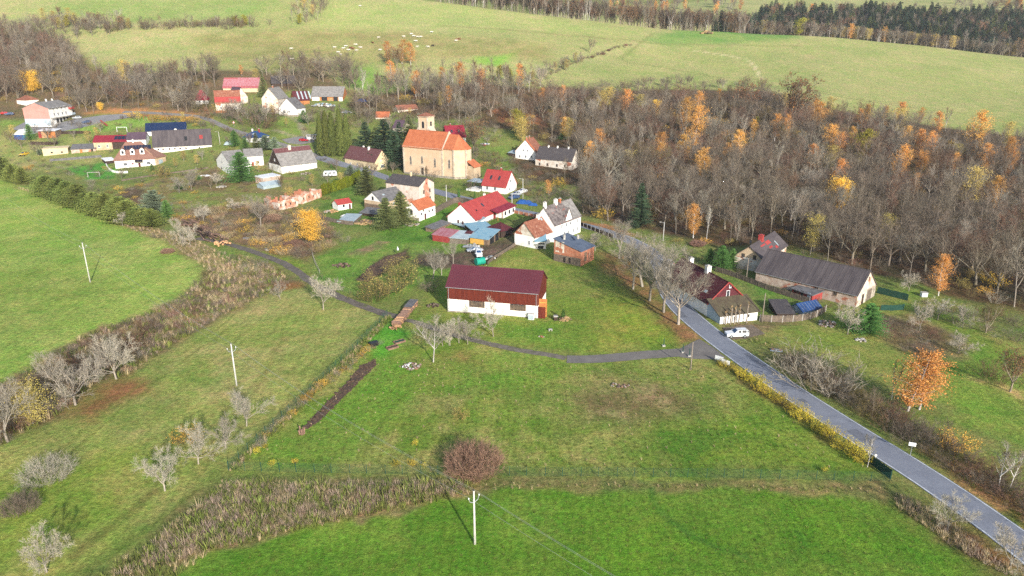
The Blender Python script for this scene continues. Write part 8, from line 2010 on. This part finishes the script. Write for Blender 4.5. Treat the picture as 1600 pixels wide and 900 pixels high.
heap('rubble_heap', 'white building rubble in front of the small red roofed hut', 541, 338, 2.2, .7, 40, ['rubble', 'white_paint', 'concrete'], (.2, .5))
heap('plank_heap', 'stacked pale planks beside the small red roofed hut', 517, 331, 2.4, 1.0, 40, ['straw', 'log_end', 'rubble'], (.3, .6), piece='plank')
heap('scrap_heap', 'junk and timber in front of the yellow planked barn', 741, 385, 1.8, .9, 34, ['rubble', 'dark_wood', 'metal', 'log_bark', 'white_paint'], (.2, .5), piece='scrap')
heap('scrap_heap', 'junk beside the turquoise tank', 766, 404, 1.8, .8, 34, ['rubble', 'dark_paint', 'metal', 'dark_wood', 'white_paint'], (.2, .5), piece='scrap')
heap('reed_heap', 'heap of straw coloured reeds beside the pool greenhouse', 572, 349, 3.4, 1.8, 90, ['straw', 'straw', 'weathered_wood'], (.4, .8), piece='bundle')
heap('brushwood_heap', 'brown garden waste heap at the low end of the vegetable garden', 534, 415, 2.6, .7, 60, ['dark_wood', 'log_bark', 'stone'], (.2, .45))
heap('stone_heap', 'white stones and sheets on the dark garden soil', 322, 275, 2.2, .6, 26, ['rubble', 'white_paint', 'concrete'], (.3, .7))
heap('stone_heap', 'grey stones and sheets on the soil beside the fir', 345, 292, 2.0, .5, 20, ['rubble', 'grey_slate', 'concrete'], (.3, .7))
heap('stone_heap', 'pale stone pile in front of the gabled barn', 478, 272, 2.4, .8, 30, ['rubble', 'log_bark', 'stone'], (.3, .6))
heap('stone_heap', 'cream rubble below the two green spruces', 644, 351, 2.6, .5, 34, ['rubble', 'concrete', 'straw'], (.25, .55))
heap('scrap_heap', 'colourful clutter in the garden beside the white gabled house', 758, 226, 2.6, 1.0, 30, ['rubble', 'white_paint', 'red_paint', 'blue_tarp', 'metal'], (.35, .8), piece='scrap')
p0, p1 = at(478, 668), at(586, 565)
for i, (px, py, look) in enumerate(((420, 390, 'grey round cover on the waste ground behind the track bend'), (385, 374, 'grey round cover among the pale scrub on the track'))):
 p = at(px, py); e = empty('water_trough', tuple(p), 0, look, 'trough', 'grey round covers'); b = MB(); b.tube((0, 0, -.1), (0, 0, .5), 1.15, n=16); b.build('basin', M['concrete'], e); b = MB(); b.tube((0, 0, .502), (0, 0, .56), 1.0, n=16); b.build('cover', M['pale_sheet'], e)
# dug beds: ridged clods on dark soil
def soil_bed(name, label, px, lift=.05):
 patch(name, px, lift, M['soil'], .4)
 r = np.random.default_rng(7); cl = []
 for k in range(3): b = MB(); stone(b, (0, 0, .02), .16, r); cl.append(b.mesh('clod%d' % k, [M['soil']]))
 mass('soil_clods', scatter(px, .55, 91, avoid=False), cl, (.1, .28), label, 61)
soil_bed('dug_bed', 'dark clods of the freshly dug strip in the garden', [(480, 671), (474, 668), (502, 638), (536, 604), (566, 570), (586, 563), (588, 570), (560, 598), (526, 632), (498, 660)])
soil_bed('dug_bed', 'dark clods of the vegetable bed behind the yellow bushes', [(558, 438), (580, 415), (608, 400), (634, 395), (622, 408), (600, 424), (575, 441)])
for i, (px, py, rz) in enumerate(((613, 544, 38), (624, 535, 38))):
 p = at(px, py); e = empty('raised_bed', tuple(p), math.radians(rz), ['open timber raised bed with dark soil nearer the white tree'.replace('nearer', 'below'), 'timber raised bed overgrown with grass above the other'][i], 'raised bed', 'timber raised beds')
 for a, b_, c, d in ((-1.2, -.62, 1.2, -.54), (-1.2, .54, 1.2, .62), (-1.2, -.537, -1.12, .537), (1.12, -.537, 1.2, .537)): b = MB(); b.box(a, b_, -.1, c, d, .4); b.build('side_board', M['log_bark'], e)
 b = MB(); b.box(-1.115, -.535, -.1, 1.115, .535, .3); b.build('soil', M['soil' if i == 0 else 'green_paint'], e)
p = at(584, 540); e = empty('compost_bin', tuple(p), .6, 'black plastic compost bins by the straw coloured fence', 'compost bin'); b = MB(); b.box(-.9, -.5, -.1, .9, .5, .8); b.build('bin', M['dark_paint'], e); b = MB(); b.box(-.95, -.55, .8, .95, .55, .87); b.build('lid', M['dark_paint'], e)
for k in range(2): b = MB(); b.box(-.8 + k * .85, -.53, .1, -.05 + k * .85, -.502, .7); b.build('hatch', M['tyre'], e)
p = at(868, 500); e = empty('bee_box', tuple(p), .1, 'small dark box with pale lid in the grass beside the straw', 'box'); b = MB(); b.box(-.4, -.4, -.1, .4, .4, .9); b.build('box', M['dark_wood'], e); b = MB(); b.box(-.5, -.5, .9, .5, .5, 1.05); b.build('lid', M['concrete'], e)
p = at(860, 517); e = empty('garden_bench', tuple(p), .1, 'small pale seat in the grass below the dark box', 'seat'); b = MB(); b.box(-.4, -.3, .35, .4, .3, .45); b.build('seat', M['concrete'], e)
for sx in (-.3, .3): b = MB(); b.box(sx - .08, -.25, -.1, sx + .08, .25, .35); b.build('leg', M['concrete'], e)
p = at(472, 678); e = empty('tree_stump', tuple(p), 0, 'pale split stump on the bare soil at the bed end', 'stump'); r = np.random.default_rng(4)
for k in range(5): b = MB(); t = k * 1.25; b.tube((.3 * math.cos(t), .3 * math.sin(t), -.1), (.5 * math.cos(t), .5 * math.sin(t), r.uniform(.8, 1.3)), .2, .12, n=7); b.build('split_stem', M['log_bark'], e)
# pollarded stems in front of the roadside house
for i, (px, py, top, look) in enumerate(((1133, 507, 487, 'shortest pollarded stem at the wall end of the white lean-to'), (1141, 507, 479, 'second pollarded stem in front of the lean-to'), (1147, 506, 481, 'third pollarded stem in front of the lean-to'), (1154, 505.5, 478, 'fourth pollarded stem in front of the lean-to'), (1166.5, 505, 473, 'tallest pollarded stem, apart from the other four'))):
 p = at(px, py); h_ = height_to(p, top); e = empty('pollard_tree', tuple(p), 0, look, 'tree', 'pollarded stems before the roadside house')
 wd_ = Wood(900 + i); wd_.limb((0, 0, -.3), (0, 0, 1), h_, .17, .13, 6, .05, .03); b = MB(); wd_.tubes(b, 7); b.build('trunk', M['pole_wood'], e)
 w2 = Wood(950 + i)
 for k in range(26): z = h_ * random.uniform(.55, 1.0); w2.limb((0, 0, z), (random.uniform(-1, 1), random.uniform(-1, 1), .6), random.uniform(.25, .55), .06, .03, 2, .2, .1)
 b = MB(); w2.tubes(b, 4); b.build('crown', M['straw'], e)
# ------------------------------------------------------------------ small village things
p = at(490, 219); e = empty('bus_shelter', tuple(p), .05, 'white bus shelter beside the thuja columns', 'shelter'); b = MB(); b.box(-3.2, 1.2, -.2, 3.2, 1.35, 2.6); b.build('back_panel', M['white_paint'], e)
for x in (-3.2, -.2, 3.0): b = MB(); b.box(x, -.9, -.2, x + .2, 1.198, 2.6); b.build('side_panel', M['white_paint'], e)
b = MB(); b.box(-3.5, -1.3, 2.6, 3.5, 1.6, 2.8); b.build('shelter_top', M['concrete'], e)
for i, (px, py, w_, h_, look) in enumerate(((147, 277, 5.0, 2.2, 'grey goal frame on the bright green lawn'), (191, 206, 5.0, 2.4, 'white goal frame on the grass behind the navy hall'))):
 p = at(px, py); e = empty('goal_frame', tuple(p), .1, look, 'goal')
 for x in (-w_ / 2, w_ / 2): b = MB(); b.tube((x, 0, -.2), (x, 0, h_), .12, n=6); b.build('post', M['concrete' if i == 0 else 'white_paint'], e)
 b = MB(); b.tube((-w_ / 2, 0, h_), (w_ / 2, 0, h_), .12, n=6); b.build('crossbar', M['concrete' if i == 0 else 'white_paint'], e)
p = at(163, 196); e = empty('playground_slide', tuple(p), math.radians(-35), 'red playground slide on the grass beside the flats', 'slide'); b = MB(); b.slab([(-3.2, -.5, 2.6), (3.0, -.5, .3), (3.0, .5, .3), (-3.2, .5, 2.6)], .2); b.build('chute', M['red_paint'], e)
for x, z in ((-3.0, 2.4), (-1.4, 1.7)): b = MB(); b.tube((x, 0, -.2), (x, 0, z), .12, n=6); b.build('post', M['yellow_paint'], e)
p = at(232, 187); e = empty('climbing_frame', tuple(p), 0, 'red climbing frame at the wood edge behind the navy hall', 'climbing frame')
for x in (-2.5, 0, 2.5): b = MB(); b.tube((x, 0, -.2), (x, 0, 2.2), .12, n=5); b.build('post', M['red_paint'], e)
b = MB(); b.tube((-2.5, 0, 2.1), (2.5, 0, 2.1), .12, n=5); b.build('crossbar', M['red_paint'], e)
p = at(345, 177); e = empty('timber_screen', tuple(p), 0, 'orange timber screen on the bank under the red roofs', 'screen')
for x in range(8): b = MB(); b.box(-3.8 + x * .95, -.06, .2, -2.88 + x * .95, .06, 1.5); b.build('board', M['orange_wood'], e)
for x in (-3.7, 0, 3.7): b = MB(); b.box(x - .08, .07, -.3, x + .08, .2, 1.6); b.build('post', M['dark_wood'], e)
def tarp(px, py, L, Wd, h, rz, label, m='blue_tarp'):
 p = at(px, py); e = empty('covered_pile', tuple(p), rz, label, 'covered pile'); b = MB(); n, k = 9, 7; r = np.random.default_rng(int(px)); V = []
 for i in range(n):
  for j in range(k):
   u, v = i / (n - 1) * 2 - 1, j / (k - 1) * 2 - 1; V.append((u * L / 2, v * Wd / 2, h * (1 - u ** 4) * (1 - v ** 2) * r.uniform(.8, 1.1) + .05))
 b.faces(V, [(i * k + j, (i + 1) * k + j, (i + 1) * k + j + 1, i * k + j + 1) for i in range(n - 1) for j in range(k - 1)]); b.build('tarpaulin', M[m], e, smooth=True)
 b = MB()
 for j in range(3): b.tube((-L * .42, -Wd * .2 + j * Wd * .2, .2), (L * .42, -Wd * .2 + j * Wd * .2, .2), .18, n=6)
 b.build('log_pile', M['log_bark'], e)
tarp(820, 318, 6.5, 3.0, 1.5, -.3, 'wood pile under a bright blue tarpaulin by the road')
tarp(565, 159, 6.5, 3.2, 1.7, -.1, 'pile under a light blue tarpaulin behind the hay barn')
tarp(833, 321, 3.4, 2.0, 1.0, -.3, 'smaller dark blue covered pile next to the bright blue one')
tarp(360, 226, 6.0, 3.5, 2.0, .1, 'boat under a pale cover behind the long white barn', 'pale_sheet')
tarp(1213, 548, 2.4, 1.2, .35, -.3, 'pale plastic sheet in the grass before the pale stems', 'pale_sheet')
p = at(1443, 463); e = empty('white_box', tuple(p), 0, 'white box standing in the grass near the wood edge', 'box'); b = MB(); b.box(-.7, -.5, -.1, .7, .5, 1.0); b.build('box', M['white_paint'], e); b = MB(); b.box(-.8, -.6, 1.0, .8, .6, 1.1); b.build('lid', M['concrete'], e)
p = at(622, 398); e = empty('scarecrow', tuple(p), 0, 'white garden figure on a post in the vegetable garden', 'scarecrow'); b = MB(); b.tube((0, 0, -.2), (0, 0, 2.3), .07, n=6); b.build('post', M['dark_wood'], e); b = MB(); b.lathe([(.12, 0), (.3, .1), (.26, .6), (.1, .85), (.14, 1.0), (.05, 1.15)], 8, (0, 0, 1.35)); b.build('cloth', M['white_paint'], e)
# ------------------------------------------------------------------ cattle on the far pasture
def cow_mesh():
 b = MB()
 st = [(-1.15, .20, .95, 1.25), (-.95, .34, .72, 1.42), (-.4, .40, .58, 1.42), (.2, .40, .58, 1.38), (.75, .36, .66, 1.42), (1.0, .24, .85, 1.42), (1.2, .17, 1.0, 1.4), (1.4, .15, .95, 1.36), (1.62, .15, .9, 1.32), (1.8, .11, .82, 1.12), (1.95, .08, .82, .98)]
 V = []
 for x, w_, z0, z1 in st:
  zm = (z0 + z1) / 2; V += [(x, 0, z0), (x, -w_ * .75, z0 + (zm - z0) * .35), (x, -w_, zm), (x, -w_ * .7, z1 - (z1 - zm) * .25), (x, 0, z1), (x, w_ * .7, z1 - (z1 - zm) * .25), (x, w_, zm), (x, w_ * .75, z0 + (zm - z0) * .35)]
 n = len(st); F = []
 for i in range(n - 1):
  for j in range(8): F.append((i * 8 + j, (i + 1) * 8 + j, (i + 1) * 8 + (j + 1) % 8, i * 8 + (j + 1) % 8))
 F += [tuple(range(8)), tuple(range(n * 8 - 1, (n - 1) * 8 - 1, -1))]
 b.faces(V, F)
 for x in (-.85, .72):
  for y in (-.2, .2):
   k = -.08 if x < 0 else .02
   b.tube((x, y, .85), (x + k, y, .45), .14, .08, n=6); b.tube((x + k, y, .45), (x + (.0 if x < 0 else .02), y, 0), .075, .06, n=6)
 b.tube((-1.15, 0, 1.3), (-1.28, 0, .6), .04, .05, n=4)
 for y in (-1, 1): b.tube((1.5, y * .1, 1.3), (1.46, y * .32, 1.26), .06, .03, n=4); b.tube((1.56, y * .06, 1.33), (1.6, y * .18, 1.5), .035, .01, n=4)
 return b
cm = {k: cow_mesh().mesh('cow_' + k, [M[k]], True) for k in ('cow_white', 'cow_brown', 'cow_dark')}
CP = [(225, 375, 0), (285, 369, 2), (513, 333, 0), (530, 347, 0), (560, 295, 0), (590, 304, 1), (625, 285, 0), (627, 321, 0), (605, 309, 1), (655, 303, 0), (775, 318, 0), (1007, 298, 0), (925, 234, 0), (970, 218, 0), (985, 231, 0), (1000, 262, 0), (1030, 236, 0), (1010, 236, 0), (1075, 298, 0), (1105, 291, 2), (1250, 260, 0), (1272, 249, 1), (1097, 206, 0), (765, 240, 0), (730, 272, 1), (490, 302, 0), (220, 310, 0), (580, 318, 0), (545, 308, 0), (650, 42, 0), (1258, 253, 1)]
for i, (x, y, c) in enumerate(CP):
 p = at(400 + x / 4, y / 4)
 o = put('cow', cm[['cow_white', 'cow_brown', 'cow_dark'][c]], None, tuple(p + (0, 0, .02)), random.uniform(-.6, .6) + (math.pi if i % 3 == 0 else 0), (.95,) * 3)
 near = 'beside the herd centre' if 540 < x < 670 else 'above the orange birch cluster' if 900 < x < 1120 else 'out on the open slope' if x > 1120 else 'under the copse' if y < 60 else 'over the hay barn trees'
 tag(o, '%s cow grazing %s, %s along the pasture' % (['cream white', 'red brown', 'dark'][c], near, nth(sorted(q[0] for q in CP).index(x))), 'cow', 'cattle on the far pasture')
for i, (px, py, c) in enumerate(((1350, 8, 2), (1362, 5, 2), (1385, 7, 2), (1410, 6, 2), (1430, 10, 2), (1455, 5, 2), (1500, 4, 2))):
 p = at(px, py); o = put('cow', cm['cow_dark'], None, tuple(p), random.uniform(0, 6), (1.5,) * 3); tag(o, 'dark cow speck on the highest far pasture, %s from the conifers' % nth(i), 'cow', 'cattle on the highest pasture')
heap('hay_heap', 'straw feeding place on dark trodden ground near the crest', 1104, 52, 6, 2.6, 40, ['straw', 'weathered_wood'], (.8, 1.8), piece='bundle')
# ------------------------------------------------------------------ the air: a faint haze round the whole place
hz = bpy.data.materials.new('thin_haze'); hz.use_nodes = True
t_ = hz.node_tree; t_.nodes.remove(t_.nodes['Principled BSDF'])
v_ = t_.nodes.new('ShaderNodeVolumePrincipled'); v_.inputs['Density'].default_value = 0.00008; v_.inputs['Color'].default_value = (0.86, 0.92, 1.0, 1); v_.inputs['Anisotropy'].default_value = 0.0
t_.links.new(v_.outputs[0], t_.nodes['Material Output'].inputs['Volume'])
b = MB(); b.box(-1800, -60, -12, 1800, 1760, 330); tag(b.build('haze', hz), 'thin pale haze over the valley', None, None, 'stuff')
